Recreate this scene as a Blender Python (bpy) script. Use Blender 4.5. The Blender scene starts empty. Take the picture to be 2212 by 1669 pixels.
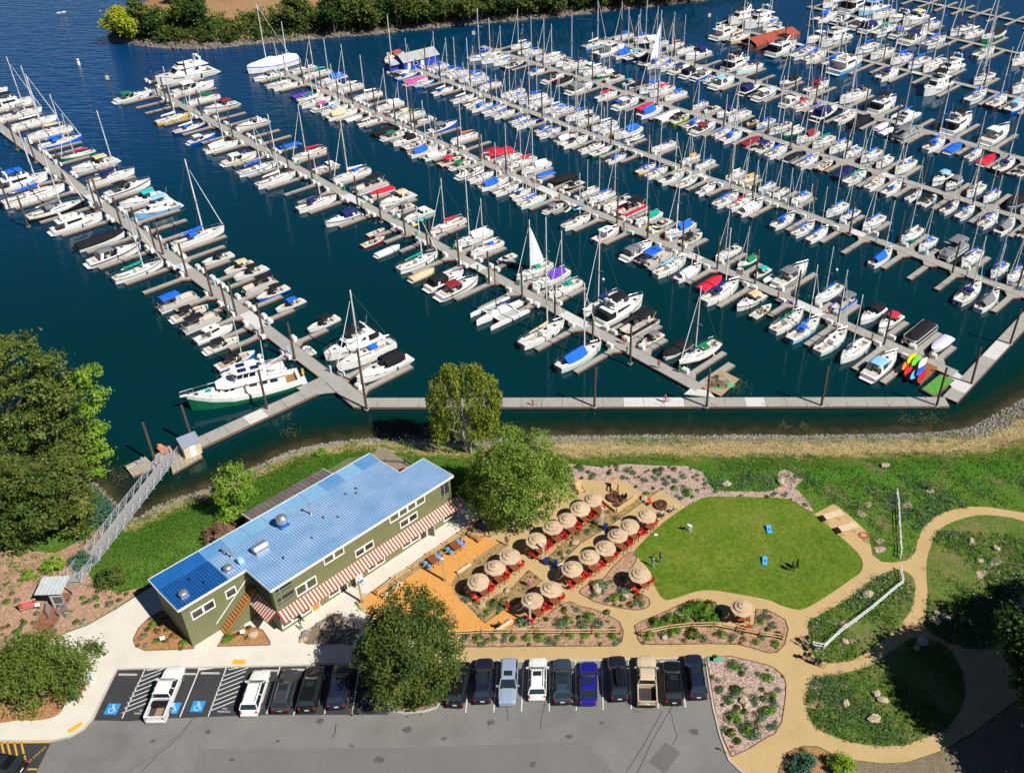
import bpy,bmesh,math,random
import numpy as np
from mathutils import Vector,Matrix
R=math.radians
rnd=random.Random(7)
scene=bpy.context.scene
COL=scene.collection
# camera, sky, sun, exposure
CAMH,PITCH,ROLL,FPX,PPX,PPY=87.0,R(33.5),R(0.6),2010.0,1280.0,720.0
cam=bpy.data.cameras.new('camera')
cam.sensor_fit='HORIZONTAL'
cam.sensor_width=36.0
cam.lens=36.0*FPX/2212.0
cam.shift_x=(1106.0-PPX)/2212.0
cam.shift_y=-(834.5-PPY)/2212.0
cam.clip_start,cam.clip_end=1.0,3000.0
camo=bpy.data.objects.new('camera',cam)
COL.objects.link(camo)
camo.matrix_world=(Matrix.Translation((0,0,CAMH))@Matrix.Rotation(R(90)-PITCH,4,'X')@Matrix.Rotation(ROLL,4,'Z'))
scene.camera=camo
SUN_AZ,SUN_EL=R(-33),R(47)
world=bpy.data.worlds.new('World')
scene.world=world
world.use_nodes=True
wn=world.node_tree
bg=wn.nodes['Background']
sky=wn.nodes.new('ShaderNodeTexSky')
sky.sky_type='NISHITA'
sky.sun_disc=False
sky.sun_elevation=SUN_EL
sky.sun_rotation=R(90)-SUN_AZ
sky.air_density,sky.dust_density,sky.ozone_density=0.45,0.0,6.0
wn.links.new(sky.outputs[0],bg.inputs[0])
bg.inputs[1].default_value=0.06
sl=bpy.data.lights.new('sun','SUN')
sl.energy,sl.angle,sl.color=5.0,R(0.53),(1.0,0.955,0.88)
so=bpy.data.objects.new('sun',sl)
COL.objects.link(so)
so.rotation_euler=Vector((math.cos(SUN_EL)*math.cos(SUN_AZ),math.cos(SUN_EL)*math.sin(SUN_AZ),math.sin(SUN_EL))).to_track_quat('Z','Y').to_euler()
so.location=(60,-30,120)
scene.view_settings.view_transform='Standard'
scene.view_settings.look='None'
scene.view_settings.gamma=1.0
scene.view_settings.exposure=0.26
scene.cycles.max_bounces=6
# survey helpers: plan points read off the photograph
LAND=4.0
def ray(x,y):
 a,b=(x-PPX)/FPX,-(y-PPY)/FPX
 c,s=math.cos(ROLL),math.sin(ROLL)
 a,b=c*a-s*b,s*a+c*b
 return(a,math.cos(PITCH)+b*math.sin(PITCH),-math.sin(PITCH)+b*math.cos(PITCH))
def G(x,y,z=LAND):
 d=ray(x,y)
 t=(z-CAMH)/d[2]
 return Vector((t*d[0],t*d[1],z))
def AT(x,y,Y):
 d=ray(x,y)
 t=Y/d[1]
 return Vector((t*d[0],Y,CAMH+t*d[2]))
OFFY=(0.0,417.65,835.3,1251.2)
def T(i,j,u,v):
 return(553.0*i+u*0.25023,OFFY[j]+v*0.25018)
def TG(i,j,u,v,z=LAND):
 return G(*T(i,j,u,v),z)
# objects
def link(o,parent=None):
 COL.objects.link(o)
 if parent is not None:
  o.parent=parent
 return o
def tag(o,label=None,cat=None,group=None,kind=None):
 if label:o['label']=label
 if cat:o['category']=cat
 if group:o['group']=group
 if kind:o['kind']=kind
 return o
def empty(name,loc=(0,0,0),rz=0.0,scale=None):
 o=bpy.data.objects.new(name,None)
 o.empty_display_size=0.2
 COL.objects.link(o)
 o.location=loc
 o.rotation_euler=(0,0,rz)
 if scale is not None:
  o.scale=scale if not isinstance(scale,(int,float)) else(scale,)*3
 return o
def ob(name,me,parent=None,mats=None,loc=None,rot=None,scale=None):
 o=bpy.data.objects.new(name,me)
 COL.objects.link(o)
 if parent is not None:o.parent=parent
 if loc is not None:o.location=loc
 if rot is not None:o.rotation_euler=rot
 if scale is not None:o.scale=scale if not isinstance(scale,(int,float)) else(scale,)*3
 if mats is not None:
  for i,m in enumerate(mats):
   if m is not None and i<len(o.material_slots):
    o.material_slots[i].link='OBJECT'
    o.material_slots[i].material=m
 return o
def copy_tree(o,parent=None):
 c=o.copy()
 COL.objects.link(c)
 c.parent=parent
 for ch in o.children:
  copy_tree(ch,c)
 return c
class MB:
 def __init__(s):
  s.v,s.f,s.m=[],[],[]
 def add(s,vs,fs,m=0):
  o=len(s.v)
  s.v+=[tuple(p) for p in vs]
  for f in fs:
   s.f.append(tuple(i+o for i in f))
   s.m.append(m)
  return s
 def box(s,c,d,rz=0.0,m=0,taper=1.0,tilt=None):
  x,y,z=d[0]/2,d[1]/2,d[2]/2
  vs=[(-x,-y,-z),(x,-y,-z),(x,y,-z),(-x,y,-z)]+[(a*taper,b*taper,z) for a,b in((-x,-y),(x,-y),(x,y),(-x,y))]
  M=Matrix.Rotation(rz,3,'Z')
  if tilt:M=M@Matrix.Rotation(tilt[1],3,tilt[0])
  C=Vector(c)
  return s.add([M@Vector(p)+C for p in vs],[(3,2,1,0),(4,5,6,7),(0,1,5,4),(1,2,6,5),(2,3,7,6),(3,0,4,7)],m)
 def tube(s,a,b,r0,r1=None,n=6,m=0,cap=True):
  a,b=Vector(a),Vector(b)
  r1=r0 if r1 is None else r1
  d=(b-a)
  if d.length<1e-6: return s
  q=d.to_track_quat('Z','Y').to_matrix()
  vs=[]
  for p,r in((a,r0),(b,r1)):
   for k in range(n):
    t=2*math.pi*k/n
    vs.append(p+q@Vector((r*math.cos(t),r*math.sin(t),0)))
  fs=[(k,(k+1)%n,n+(k+1)%n,n+k) for k in range(n)]
  if cap:fs+=[tuple(range(n-1,-1,-1)),tuple(range(n,2*n))]
  return s.add(vs,fs,m)
 def path(s,pts,r,n=5,m=0):
  for a,b in zip(pts[:-1],pts[1:]):
   s.tube(a,b,r,n=n,m=m)
  return s
 def loft(s,secs,m=0,closed=False,cap0=False,cap1=False,strips=None):
  n=len(secs[0])
  o=len(s.v)
  for sec in secs:s.v+=[tuple(p) for p in sec]
  for i in range(len(secs)-1):
   for k in range(n if closed else n-1):
    a,b=o+i*n+k,o+i*n+(k+1)%n
    s.f.append((a,b,b+n,a+n))
    s.m.append(strips[k] if strips else m)
  if cap0:s.f.append(tuple(o+k for k in range(n-1,-1,-1)));s.m.append(strips[0] if strips else m)
  if cap1:s.f.append(tuple(o+(len(secs)-1)*n+k for k in range(n)));s.m.append(strips[0] if strips else m)
  return s
 def prism(s,poly,z0,z1,m=0,mtop=None):
  n=len(poly)
  a=sum(poly[i][0]*poly[(i+1)%n][1]-poly[(i+1)%n][0]*poly[i][1] for i in range(n))
  if a<0:poly=poly[::-1]
  o=len(s.v)
  s.v+=[(p[0],p[1],z0) for p in poly]+[(p[0],p[1],z1) for p in poly]
  for k in range(n):
   j=(k+1)%n
   s.f.append((o+k,o+j,o+n+j,o+n+k));s.m.append(m)
  s.f.append(tuple(o+n+k for k in range(n)));s.m.append(m if mtop is None else mtop)
  s.f.append(tuple(o+n-1-k for k in range(n)));s.m.append(m)
  return s
 def sheet(s,poly,z,m=0):
  n=len(poly)
  a=sum(poly[i][0]*poly[(i+1)%n][1]-poly[(i+1)%n][0]*poly[i][1] for i in range(n))
  if a<0:poly=poly[::-1]
  o=len(s.v)
  s.v+=[(p[0],p[1],z) for p in poly]
  s.f.append(tuple(o+k for k in range(n)));s.m.append(m)
  return s
 def ball(s,c,r,seg=8,rings=5,m=0,sq=(1,1,1),jit=0.0,top=False):
  o=len(s.v)
  c=Vector(c)
  r0=0
  for i in range(rings+1):
   th=math.pi*i/rings*(0.5 if top else 1.0)
   for k in range(seg):
    ph=2*math.pi*k/seg
    q=r*(1+rnd.uniform(-jit,jit))
    s.v.append((c.x+q*sq[0]*math.sin(th)*math.cos(ph),c.y+q*sq[1]*math.sin(th)*math.sin(ph),c.z+q*sq[2]*math.cos(th)))
  for i in range(rings):
   for k in range(seg):
    a,b=o+i*seg+k,o+i*seg+(k+1)%seg
    s.f.append((a,a+seg,b+seg,b));s.m.append(m)
  return s
 def mesh(s,name,mats,smooth=False):
  me=bpy.data.meshes.new(name)
  me.from_pydata(s.v,[],s.f)
  for m in mats:me.materials.append(m)
  if len(mats)>1:
   me.polygons.foreach_set('material_index',s.m)
  if smooth:
   me.polygons.foreach_set('use_smooth',[True]*len(s.f))
  me.update()
  return me
 def build(s,name,mats,parent=None,smooth=False,loc=None,rot=None,scale=None):
  if not isinstance(mats,(list,tuple)):mats=[mats]
  return ob(name,s.mesh(name,mats,smooth),parent,None,loc,rot,scale)
def smooth_poly(pts,n=5,closed=True):
 P=[Vector((p[0],p[1])) for p in pts]
 out=[]
 N=len(P)
 for i in range(N if closed else N-1):
  if closed:a,b,c,d=P[i-1],P[i],P[(i+1)%N],P[(i+2)%N]
  else:a,b,c,d=P[max(i-1,0)],P[i],P[i+1],P[min(i+2,N-1)]
  for k in range(n):
   t=k/n
   out.append(0.5*((2*b)+(c-a)*t+(2*a-5*b+4*c-d)*t*t+(3*b-a-3*c+d)*t**3))
 if not closed:out.append(P[-1])
 return out
def in_poly(x,y,poly):
 r=False
 j=len(poly)-1
 for i in range(len(poly)):
  xi,yi,xj,yj=poly[i][0],poly[i][1],poly[j][0],poly[j][1]
  if(yi>y)!=(yj>y) and x<(xj-xi)*(y-yi)/(yj-yi)+xi:
   r=not r
  j=i
 return r
def in_poly_np(X,Y,poly):
 r=np.zeros(X.shape,bool)
 j=len(poly)-1
 for i in range(len(poly)):
  xi,yi,xj,yj=poly[i][0],poly[i][1],poly[j][0],poly[j][1]
  if yi!=yj:
   r^=((yi>Y)!=(yj>Y))&(X<(xj-xi)*(Y-yi)/(yj-yi)+xi)
  j=i
 return r
# materials
MATS={}
def mat(name,col,rough=0.6,col2=None,scale=3.0,detail=4.0,bump=0.0,bscale=None,metal=0.0,spec=0.5,col3=None,contrast=(0.35,0.65),voro=False,coat=0.0,rand=0.0,trans=0.0):
 if name in MATS: return MATS[name]
 m=bpy.data.materials.new(name)
 m.use_nodes=True
 nt=m.node_tree
 N,L=nt.nodes,nt.links
 b=N['Principled BSDF']
 b.inputs['Base Color'].default_value=(*col,1)
 b.inputs['Roughness'].default_value=rough
 b.inputs['Metallic'].default_value=metal
 b.inputs['Specular IOR Level'].default_value=spec
 if coat:b.inputs['Coat Weight'].default_value=coat
 out=None
 geo=N.new('ShaderNodeNewGeometry')
 if col2 is not None:
  n=N.new('ShaderNodeTexVoronoi' if voro else 'ShaderNodeTexNoise')
  n.inputs['Scale'].default_value=scale
  if not voro:
   n.inputs['Detail'].default_value=detail
   n.inputs['Roughness'].default_value=0.65
  L.new(geo.outputs['Position'],n.inputs['Vector'])
  r=N.new('ShaderNodeValToRGB')
  e=r.color_ramp.elements
  e[0].position,e[1].position=contrast
  e[0].color,e[1].color=(*col,1),(*col2,1)
  if col3 is not None:
   q=r.color_ramp.elements.new(sum(contrast)/2)
   q.color=(*col3,1)
  src=n.outputs['Color'] if voro else n.outputs['Fac']
  L.new(src,r.inputs[0])
  out=r.outputs[0]
 if rand:
  oi=N.new('ShaderNodeObjectInfo')
  hv=N.new('ShaderNodeHueSaturation')
  mr=N.new('ShaderNodeMapRange')
  mr.inputs[3].default_value,mr.inputs[4].default_value=1-rand,1+rand
  L.new(oi.outputs['Random'],mr.inputs[0])
  L.new(mr.outputs[0],hv.inputs['Value'])
  if out:L.new(out,hv.inputs['Color'])
  else:hv.inputs['Color'].default_value=(*col,1)
  out=hv.outputs[0]
 if out:L.new(out,b.inputs['Base Color'])
 if bump:
  n2=N.new('ShaderNodeTexNoise')
  n2.inputs['Scale'].default_value=bscale or scale*3
  n2.inputs['Detail'].default_value=5
  L.new(geo.outputs['Position'],n2.inputs['Vector'])
  bp=N.new('ShaderNodeBump')
  bp.inputs['Strength'].default_value=1.0
  bp.inputs['Distance'].default_value=bump
  L.new(n2.outputs['Fac'],bp.inputs['Height'])
  L.new(bp.outputs[0],b.inputs['Normal'])
 MATS[name]=m
 return m
def multi_noise(name,stops,scale,rough=0.9,fine=None,finescale=25.0,bump=0.03,bscale=8.0,detail=6.0,finefac=0.35,pos=None):
 """ramp over a coarse noise, mottled by a fine noise"""
 m=bpy.data.materials.new(name)
 m.use_nodes=True
 N,L=m.node_tree.nodes,m.node_tree.links
 b=N['Principled BSDF']
 b.inputs['Roughness'].default_value=rough
 b.inputs['Specular IOR Level'].default_value=0.2
 geo=N.new('ShaderNodeNewGeometry')
 n=N.new('ShaderNodeTexNoise')
 n.inputs['Scale'].default_value=scale
 n.inputs['Detail'].default_value=detail
 n.inputs['Roughness'].default_value=0.7
 L.new(geo.outputs['Position'],n.inputs['Vector'])
 r=N.new('ShaderNodeValToRGB')
 while len(r.color_ramp.elements)<len(stops):r.color_ramp.elements.new(0.5)
 for e,(p,c) in zip(r.color_ramp.elements,stops):
  e.position=p
  e.color=(*c,1)
 L.new(n.outputs['Fac'],r.inputs[0])
 out=r.outputs[0]
 if fine:
  n2=N.new('ShaderNodeTexNoise')
  n2.inputs['Scale'].default_value=finescale
  n2.inputs['Detail'].default_value=3
  L.new(geo.outputs['Position'],n2.inputs['Vector'])
  r2=N.new('ShaderNodeValToRGB')
  while len(r2.color_ramp.elements)<len(fine):r2.color_ramp.elements.new(0.5)
  for e,(p,c) in zip(r2.color_ramp.elements,fine):
   e.position=p
   e.color=(*c,1)
  L.new(n2.outputs['Fac'],r2.inputs[0])
  mx=N.new('ShaderNodeMix')
  mx.data_type='RGBA'
  mx.inputs[0].default_value=finefac
  L.new(out,mx.inputs[6])
  L.new(r2.outputs[0],mx.inputs[7])
  out=mx.outputs[2]
 L.new(out,b.inputs['Base Color'])
 if bump:
  n3=N.new('ShaderNodeTexNoise')
  n3.inputs['Scale'].default_value=bscale
  n3.inputs['Detail'].default_value=5
  L.new(geo.outputs['Position'],n3.inputs['Vector'])
  bp=N.new('ShaderNodeBump')
  bp.inputs['Distance'].default_value=bump
  L.new(n3.outputs['Fac'],bp.inputs['Height'])
  L.new(bp.outputs[0],b.inputs['Normal'])
 MATS[name]=m
 return m
def leaf_mat(name,c0,c1,c2=None,split=0.6):
 """leaf colour varies from leaf to leaf (stored per face)"""
 m=bpy.data.materials.new(name)
 m.use_nodes=True
 N,L=m.node_tree.nodes,m.node_tree.links
 b=N['Principled BSDF']
 b.inputs['Roughness'].default_value=0.55
 b.inputs['Specular IOR Level'].default_value=0.25
 a=N.new('ShaderNodeAttribute')
 a.attribute_name='leaf'
 r=N.new('ShaderNodeValToRGB')
 e=r.color_ramp.elements
 e[0].color,e[1].color=(*c0,1),(*(c2 or c1),1)
 q=e.new(split)
 q.color=(*c1,1)
 L.new(a.outputs['Fac'],r.inputs[0])
 L.new(r.outputs[0],b.inputs['Base Color'])
 tr=N.new('ShaderNodeBsdfTranslucent')
 L.new(r.outputs[0],tr.inputs['Color'])
 mx=N.new('ShaderNodeMixShader')
 mx.inputs[0].default_value=0.3
 L.new(b.outputs[0],mx.inputs[1])
 L.new(tr.outputs[0],mx.inputs[2])
 L.new(mx.outputs[0],N['Material Output'].inputs[0])
 MATS[name]=m
 return m
PAL=dict(w=(0.80,0.80,0.78),b=(0.012,0.115,0.62),n=(0.012,0.022,0.11),k=(0.012,0.013,0.016),e=(0.16,0.165,0.18),g=(0.01,0.16,0.07),G=(0.005,0.27,0.20),r=(0.62,0.018,0.045),R=(0.22,0.02,0.03),t=(0.62,0.45,0.27),c=(0.02,0.42,0.42),l=(0.22,0.47,0.75),y=(0.72,0.42,0.03),o=(0.70,0.17,0.05),p=(0.10,0.04,0.42),v=(0.60,0.56,0.74),m=(0.55,0.74,0.68),P=(0.7,0.08,0.3),T=(0.30,0.07,0.045),L=(0.35,0.62,0.85),Y=(0.55,0.68,0.03),d=(0.10,0.035,0.02))
WORD=dict(w='white',b='royal blue',n='navy',k='black',e='grey',g='dark green',G='teal green',r='red',R='maroon',t='tan',c='turquoise',l='light blue',y='yellow',o='orange',p='purple',v='lavender',m='pale mint',P='pink',T='brick red',L='pale blue',Y='lime yellow',d='dark red')
def paint(k): return mat('gelcoat_'+WORD[k].replace(' ','_'),PAL[k],0.25,spec=0.5,rand=0.06 if k=='w' else 0.0)
def cloth(k): return mat('canvas_'+WORD[k].replace(' ','_'),PAL[k],0.85,tuple(min(1,x*1.25+0.004) for x in PAL[k]),1.6,bump=0.06,bscale=2.2,spec=0.15)
M_white=paint('w')
M_deck=mat('deck_white',(0.74,0.735,0.70),0.5,(0.66,0.655,0.62),1.5)
M_glass=mat('dark_glass',(0.012,0.016,0.02),0.06,spec=0.6)
M_alu=mat('aluminium',(0.66,0.67,0.68),0.35,metal=0.35)
M_steel=mat('stainless',(0.55,0.56,0.58),0.25,metal=0.8)
M_black=mat('black_plastic',(0.012,0.012,0.013),0.4)
M_tan=mat('tan_vinyl',(0.52,0.36,0.2),0.6)
M_cream=mat('cream_vinyl',(0.62,0.56,0.46),0.6)
M_rope=mat('wire_rigging',(0.25,0.25,0.26),0.4,metal=0.5)
M_cock=mat('cockpit_sole',(0.50,0.48,0.44),0.7,(0.36,0.33,0.29),3)
M_anti=mat('antifouling',(0.03,0.045,0.09),0.8)
M_teak=mat('teak',(0.36,0.19,0.08),0.6,(0.26,0.13,0.05),6)
# the lie of the land
SHORE_F=[(-120,900),(0,960),(100,1000),(190,1035),(235,1075),(288,1120),(330,1098),(380,1078),(458,1053),(505,1030),(553,1008),(628,975),(703,958),(768,950),(803,948),(928,950),(1053,951),(1188,943),(1356,941),(1481,941),(1659,940),(1734,941),(1909,938),(2009,935),(2084,928),(2134,908),(2172,885),(2212,863),(2300,810),(2450,700)]
SHORE=[G(x,y,0).xy for x,y in SHORE_F]
SHORE=smooth_poly(SHORE,4,False)
LANDPOLY=list(SHORE)+[Vector((260,150)),Vector((260,10)),Vector((-220,10)),Vector((-220,SHORE[0].y))]
ISL_F=[(236,76),(241,84),(250,90),(288,96),(350,104),(425,106),(475,104),(550,96),(653,87),(728,80),(778,77),(828,72),(928,62),(1028,52),(1103,46),(1206,37),(1306,25),(1406,15),(1506,3),(1620,-14),(1760,-36)]
ISL=smooth_poly([G(x,y,0).xy for x,y in ISL_F],3,False)
ISLPOLY=list(ISL)+[Vector((190,640)),Vector((-60,640)),Vector((-120,480)),G(330,-6,0).xy,G(292,15,0).xy,G(262,38,0).xy,G(244,58,0).xy]
def dist_np(X,Y,line,closed=False):
 D=np.full(X.shape,1e9)
 n=len(line)
 for i in range(n if closed else n-1):
  a,b=line[i],line[(i+1)%n]
  dx,dy=b[0]-a[0],b[1]-a[1]
  t=np.clip(((X-a[0])*dx+(Y-a[1])*dy)/(dx*dx+dy*dy+1e-12),0,1)
  D=np.minimum(D,np.hypot(X-a[0]-t*dx,Y-a[1]-t*dy))
 return D
def land_np(X,Y):
 d=dist_np(X,Y,SHORE)
 return np.where(in_poly_np(X,Y,LANDPOLY),d,-d)
def prof(d):
 return np.interp(d,[-30,-6,0,1.5,2.6,12,400],[-3,-1.6,-0.02,0.75,1.2,LAND,LAND])
def H(x,y):
 return float(prof(land_np(np.array([x],float),np.array([y],float)))[0])
def GL(x,y):
 z=LAND
 for _ in range(14):
  p=G(x,y,z)
  z+=0.6*(H(p.x,p.y)-z)
 return G(x,y,z)
def vattr(me,name,vals):
 a=me.attributes.new(name,'FLOAT','POINT')
 a.data.foreach_set('value',np.asarray(vals,np.float32))
def grid_mesh(name,x0,x1,y0,y1,st,zf,keep=None):
 xs,ys=np.arange(x0,x1+st*0.5,st),np.arange(y0,y1+st*0.5,st)
 X,Y=np.meshgrid(xs,ys)
 Z=zf(X,Y)
 nx,ny=len(xs),len(ys)
 idx=np.arange(nx*ny).reshape(ny,nx)
 q=np.stack([idx[:-1,:-1],idx[:-1,1:],idx[1:,1:],idx[1:,:-1]],-1).reshape(-1,4)
 if keep is not None:
  k=keep(X,Y).ravel()
  q=q[k[q].any(1)]
 me=bpy.data.meshes.new(name)
 me.from_pydata(np.stack([X.ravel(),Y.ravel(),Z.ravel()],1).tolist(),[],q.tolist())
 me.polygons.foreach_set('use_smooth',[True]*len(q))
 me.update()
 return me,X.ravel(),Y.ravel()
def water_mat():
 m=bpy.data.materials.new('river_water')
 m.use_nodes=True
 N,L=m.node_tree.nodes,m.node_tree.links
 b=N['Principled BSDF']
 b.inputs['Roughness'].default_value=0.05
 b.inputs['IOR'].default_value=1.33
 geo=N.new('ShaderNodeNewGeometry')
 at=N.new('ShaderNodeAttribute');at.attribute_name='depth'
 n0=N.new('ShaderNodeTexNoise');n0.inputs['Scale'].default_value=0.5;n0.inputs['Detail'].default_value=6
 L.new(geo.outputs['Position'],n0.inputs['Vector'])
 ad=N.new('ShaderNodeMath');ad.operation='MULTIPLY_ADD';ad.inputs[1].default_value=0.35;ad.inputs[2].default_value=-0.17
 L.new(n0.outputs['Fac'],ad.inputs[0])
 a2=N.new('ShaderNodeMath');a2.operation='ADD'
 L.new(at.outputs['Fac'],a2.inputs[0]);L.new(ad.outputs[0],a2.inputs[1])
 r=N.new('ShaderNodeValToRGB')
 st=[(0.0,(0.075,0.06,0.03)),(0.22,(0.016,0.022,0.0095)),(0.5,(0.0012,0.021,0.0145)),(1.0,(0.0004,0.026,0.0315))]
 while len(r.color_ramp.elements)<4:r.color_ramp.elements.new(0.5)
 for e,(p,c) in zip(r.color_ramp.elements,st):
  e.position=p;e.color=(*c,1)
 L.new(a2.outputs[0],r.inputs[0])
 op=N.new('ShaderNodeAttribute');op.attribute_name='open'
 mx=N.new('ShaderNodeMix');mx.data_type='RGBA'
 mx.inputs[7].default_value=(0.0003,0.042,0.135,1)  # blue of the reflected sky, mixed into the base colour
 rc=N.new('ShaderNodeAttribute');rc.attribute_name='sky_tint'
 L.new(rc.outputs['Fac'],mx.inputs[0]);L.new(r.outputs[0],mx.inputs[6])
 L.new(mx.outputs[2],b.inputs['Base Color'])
 mp=N.new('ShaderNodeMapping');mp.inputs['Rotation'].default_value=(0,0,R(-14));mp.inputs['Scale'].default_value=(0.16,0.75,1)
 L.new(geo.outputs['Position'],mp.inputs[0])
 n1=N.new('ShaderNodeTexNoise');n1.inputs['Scale'].default_value=1.0;n1.inputs['Detail'].default_value=5;n1.inputs['Distortion'].default_value=0.6
 L.new(mp.outputs[0],n1.inputs['Vector'])
 n2=N.new('ShaderNodeTexNoise');n2.inputs['Scale'].default_value=1.7;n2.inputs['Detail'].default_value=3
 L.new(geo.outputs['Position'],n2.inputs['Vector'])
 m1=N.new('ShaderNodeMath');m1.operation='MULTIPLY_ADD';m1.inputs[1].default_value=0.85;m1.inputs[2].default_value=0.05
 L.new(op.outputs['Fac'],m1.inputs[0])
 h1=N.new('ShaderNodeMath');h1.operation='MULTIPLY'
 L.new(n1.outputs['Fac'],h1.inputs[0]);L.new(m1.outputs[0],h1.inputs[1])
 h2=N.new('ShaderNodeMath');h2.operation='MULTIPLY_ADD';h2.inputs[1].default_value=0.022
 L.new(n2.outputs['Fac'],h2.inputs[0]);L.new(h1.outputs[0],h2.inputs[2])
 bp=N.new('ShaderNodeBump');bp.inputs['Distance'].default_value=0.42
 L.new(h2.outputs[0],bp.inputs['Height'])
 L.new(bp.outputs[0],b.inputs['Normal'])
 return m
me,X,Y=grid_mesh('water',-440,330,35,700,3.0,lambda X,Y:X*0)
dl=-land_np(X,Y)
di=dist_np(X,Y,ISL)
vattr(me,'depth',np.clip(np.minimum(dl/9.0,(di+4)/9.0),0,1))
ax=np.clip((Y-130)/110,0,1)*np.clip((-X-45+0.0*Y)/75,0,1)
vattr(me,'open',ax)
vattr(me,'sky_tint',np.clip(np.maximum(ax,.5*np.clip((Y-135)/150,0,1)),0,1))  # painted sky reflection: water tinted bluer far off and on the open river
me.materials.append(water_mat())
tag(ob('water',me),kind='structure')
far=MB().sheet([(-2500,35),(2500,35),(2500,2600),(-2500,2600)],-3.2).build('river_bed',mat('river_bed_mud',(0.01,0.03,0.035),0.3))
tag(far,kind='structure')
def bank_mat():
 m=bpy.data.materials.new('bank_grass')
 m.use_nodes=True
 N,L=m.node_tree.nodes,m.node_tree.links
 b=N['Principled BSDF'];b.inputs['Roughness'].default_value=0.95;b.inputs['Specular IOR Level'].default_value=0.1
 geo=N.new('ShaderNodeNewGeometry')
 at=N.new('ShaderNodeAttribute');at.attribute_name='shore'
 n0=N.new('ShaderNodeTexNoise');n0.inputs['Scale'].default_value=0.45;n0.inputs['Detail'].default_value=7;n0.inputs['Roughness'].default_value=0.7
 L.new(geo.outputs['Position'],n0.inputs['Vector'])
 ad=N.new('ShaderNodeMath');ad.operation='MULTIPLY_ADD';ad.inputs[1].default_value=0.34;ad.inputs[2].default_value=-0.17
 L.new(n0.outputs['Fac'],ad.inputs[0])
 a2=N.new('ShaderNodeMath');a2.operation='ADD'
 L.new(at.outputs['Fac'],a2.inputs[0]);L.new(ad.outputs[0],a2.inputs[1])
 r=N.new('ShaderNodeValToRGB')
 st=[(0.0,(0.10,0.085,0.06)),(0.10,(0.27,0.25,0.21)),(0.17,(0.40,0.34,0.17)),(0.24,(0.50,0.385,0.185)),(0.36,(0.45,0.35,0.16)),(0.44,(0.12,0.18,0.022)),(0.58,(0.06,0.165,0.014)),(1.0,(0.09,0.17,0.022))]
 while len(r.color_ramp.elements)<len(st):r.color_ramp.elements.new(0.5)
 for e,(p,c) in zip(r.color_ramp.elements,st):
  e.position=p;e.color=(*c,1)
 L.new(a2.outputs[0],r.inputs[0])
 n2=N.new('ShaderNodeTexNoise');n2.inputs['Scale'].default_value=0.32;n2.inputs['Detail'].default_value=8;n2.inputs['Roughness'].default_value=0.72
 mp=N.new('ShaderNodeMapping');mp.inputs['Location'].default_value=(31,7,0)
 L.new(geo.outputs['Position'],mp.inputs[0]);L.new(mp.outputs[0],n2.inputs['Vector'])
 r2=N.new('ShaderNodeValToRGB');r2.color_ramp.elements[0].position=0.52;r2.color_ramp.elements[1].position=0.66
 L.new(n2.outputs['Fac'],r2.inputs[0])
 dm=N.new('ShaderNodeAttribute');dm.attribute_name='dry'
 mu=N.new('ShaderNodeMath');mu.operation='MULTIPLY'
 L.new(r2.outputs[0],mu.inputs[0]);L.new(dm.outputs['Fac'],mu.inputs[1])
 mx=N.new('ShaderNodeMix');mx.data_type='RGBA';mx.inputs[7].default_value=(0.19,0.145,0.075,1)
 L.new(mu.outputs[0],mx.inputs[0]);L.new(r.outputs[0],mx.inputs[6])
 n3=N.new('ShaderNodeTexNoise');n3.inputs['Scale'].default_value=5;n3.inputs['Detail'].default_value=4
 L.new(geo.outputs['Position'],n3.inputs['Vector'])
 hv=N.new('ShaderNodeHueSaturation')
 mr=N.new('ShaderNodeMapRange');mr.inputs[1].default_value,mr.inputs[2].default_value,mr.inputs[3].default_value,mr.inputs[4].default_value=0.3,0.7,0.4,1.75
 L.new(n3.outputs['Fac'],mr.inputs[0]);L.new(mr.outputs[0],hv.inputs['Value']);L.new(mx.outputs[2],hv.inputs['Color'])
 L.new(hv.outputs[0],b.inputs['Base Color'])
 bp=N.new('ShaderNodeBump');bp.inputs['Distance'].default_value=0.25
 L.new(n3.outputs['Fac'],bp.inputs['Height']);L.new(bp.outputs[0],b.inputs['Normal'])
 return m
me,X,Y=grid_mesh('ground',-170,170,14,160,1.0,lambda X,Y:prof(land_np(X,Y)),lambda X,Y:land_np(X,Y)>-9)
dd=land_np(X,Y)
wid=np.interp(X,[-60,-30,-12,10],[9.5,11.0,17.5,19.0])
vattr(me,'shore',np.clip(dd/wid,0,1))
vattr(me,'dry',np.clip((X+10)/30,0.15,1))
me.materials.append(bank_mat())
tag(ob('ground',me),kind='structure')
M_asph=multi_noise('asphalt',[(0.28,(0.128,0.122,0.113)),(0.46,(0.185,0.178,0.166)),(0.56,(0.212,0.204,0.19)),(0.75,(0.25,0.237,0.217))],0.16,0.9,[(0.3,(0.13,0.127,0.12)),(0.7,(0.25,0.24,0.225))],30,0.01,40,finefac=0.35)
M_asph2=multi_noise('fresh_asphalt',[(0.3,(0.037,0.037,0.042)),(0.7,(0.055,0.054,0.059))],0.6,0.85,[(0.3,(0.03,0.03,0.034)),(0.7,(0.07,0.07,0.075))],30,0.01,40)
M_asph3=multi_noise('patched_asphalt',[(0.3,(0.115,0.112,0.108)),(0.7,(0.16,0.155,0.147))],0.3,0.9,[(0.3,(0.08,0.08,0.08)),(0.7,(0.2,0.19,0.18))],30,0.01,40)
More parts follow.
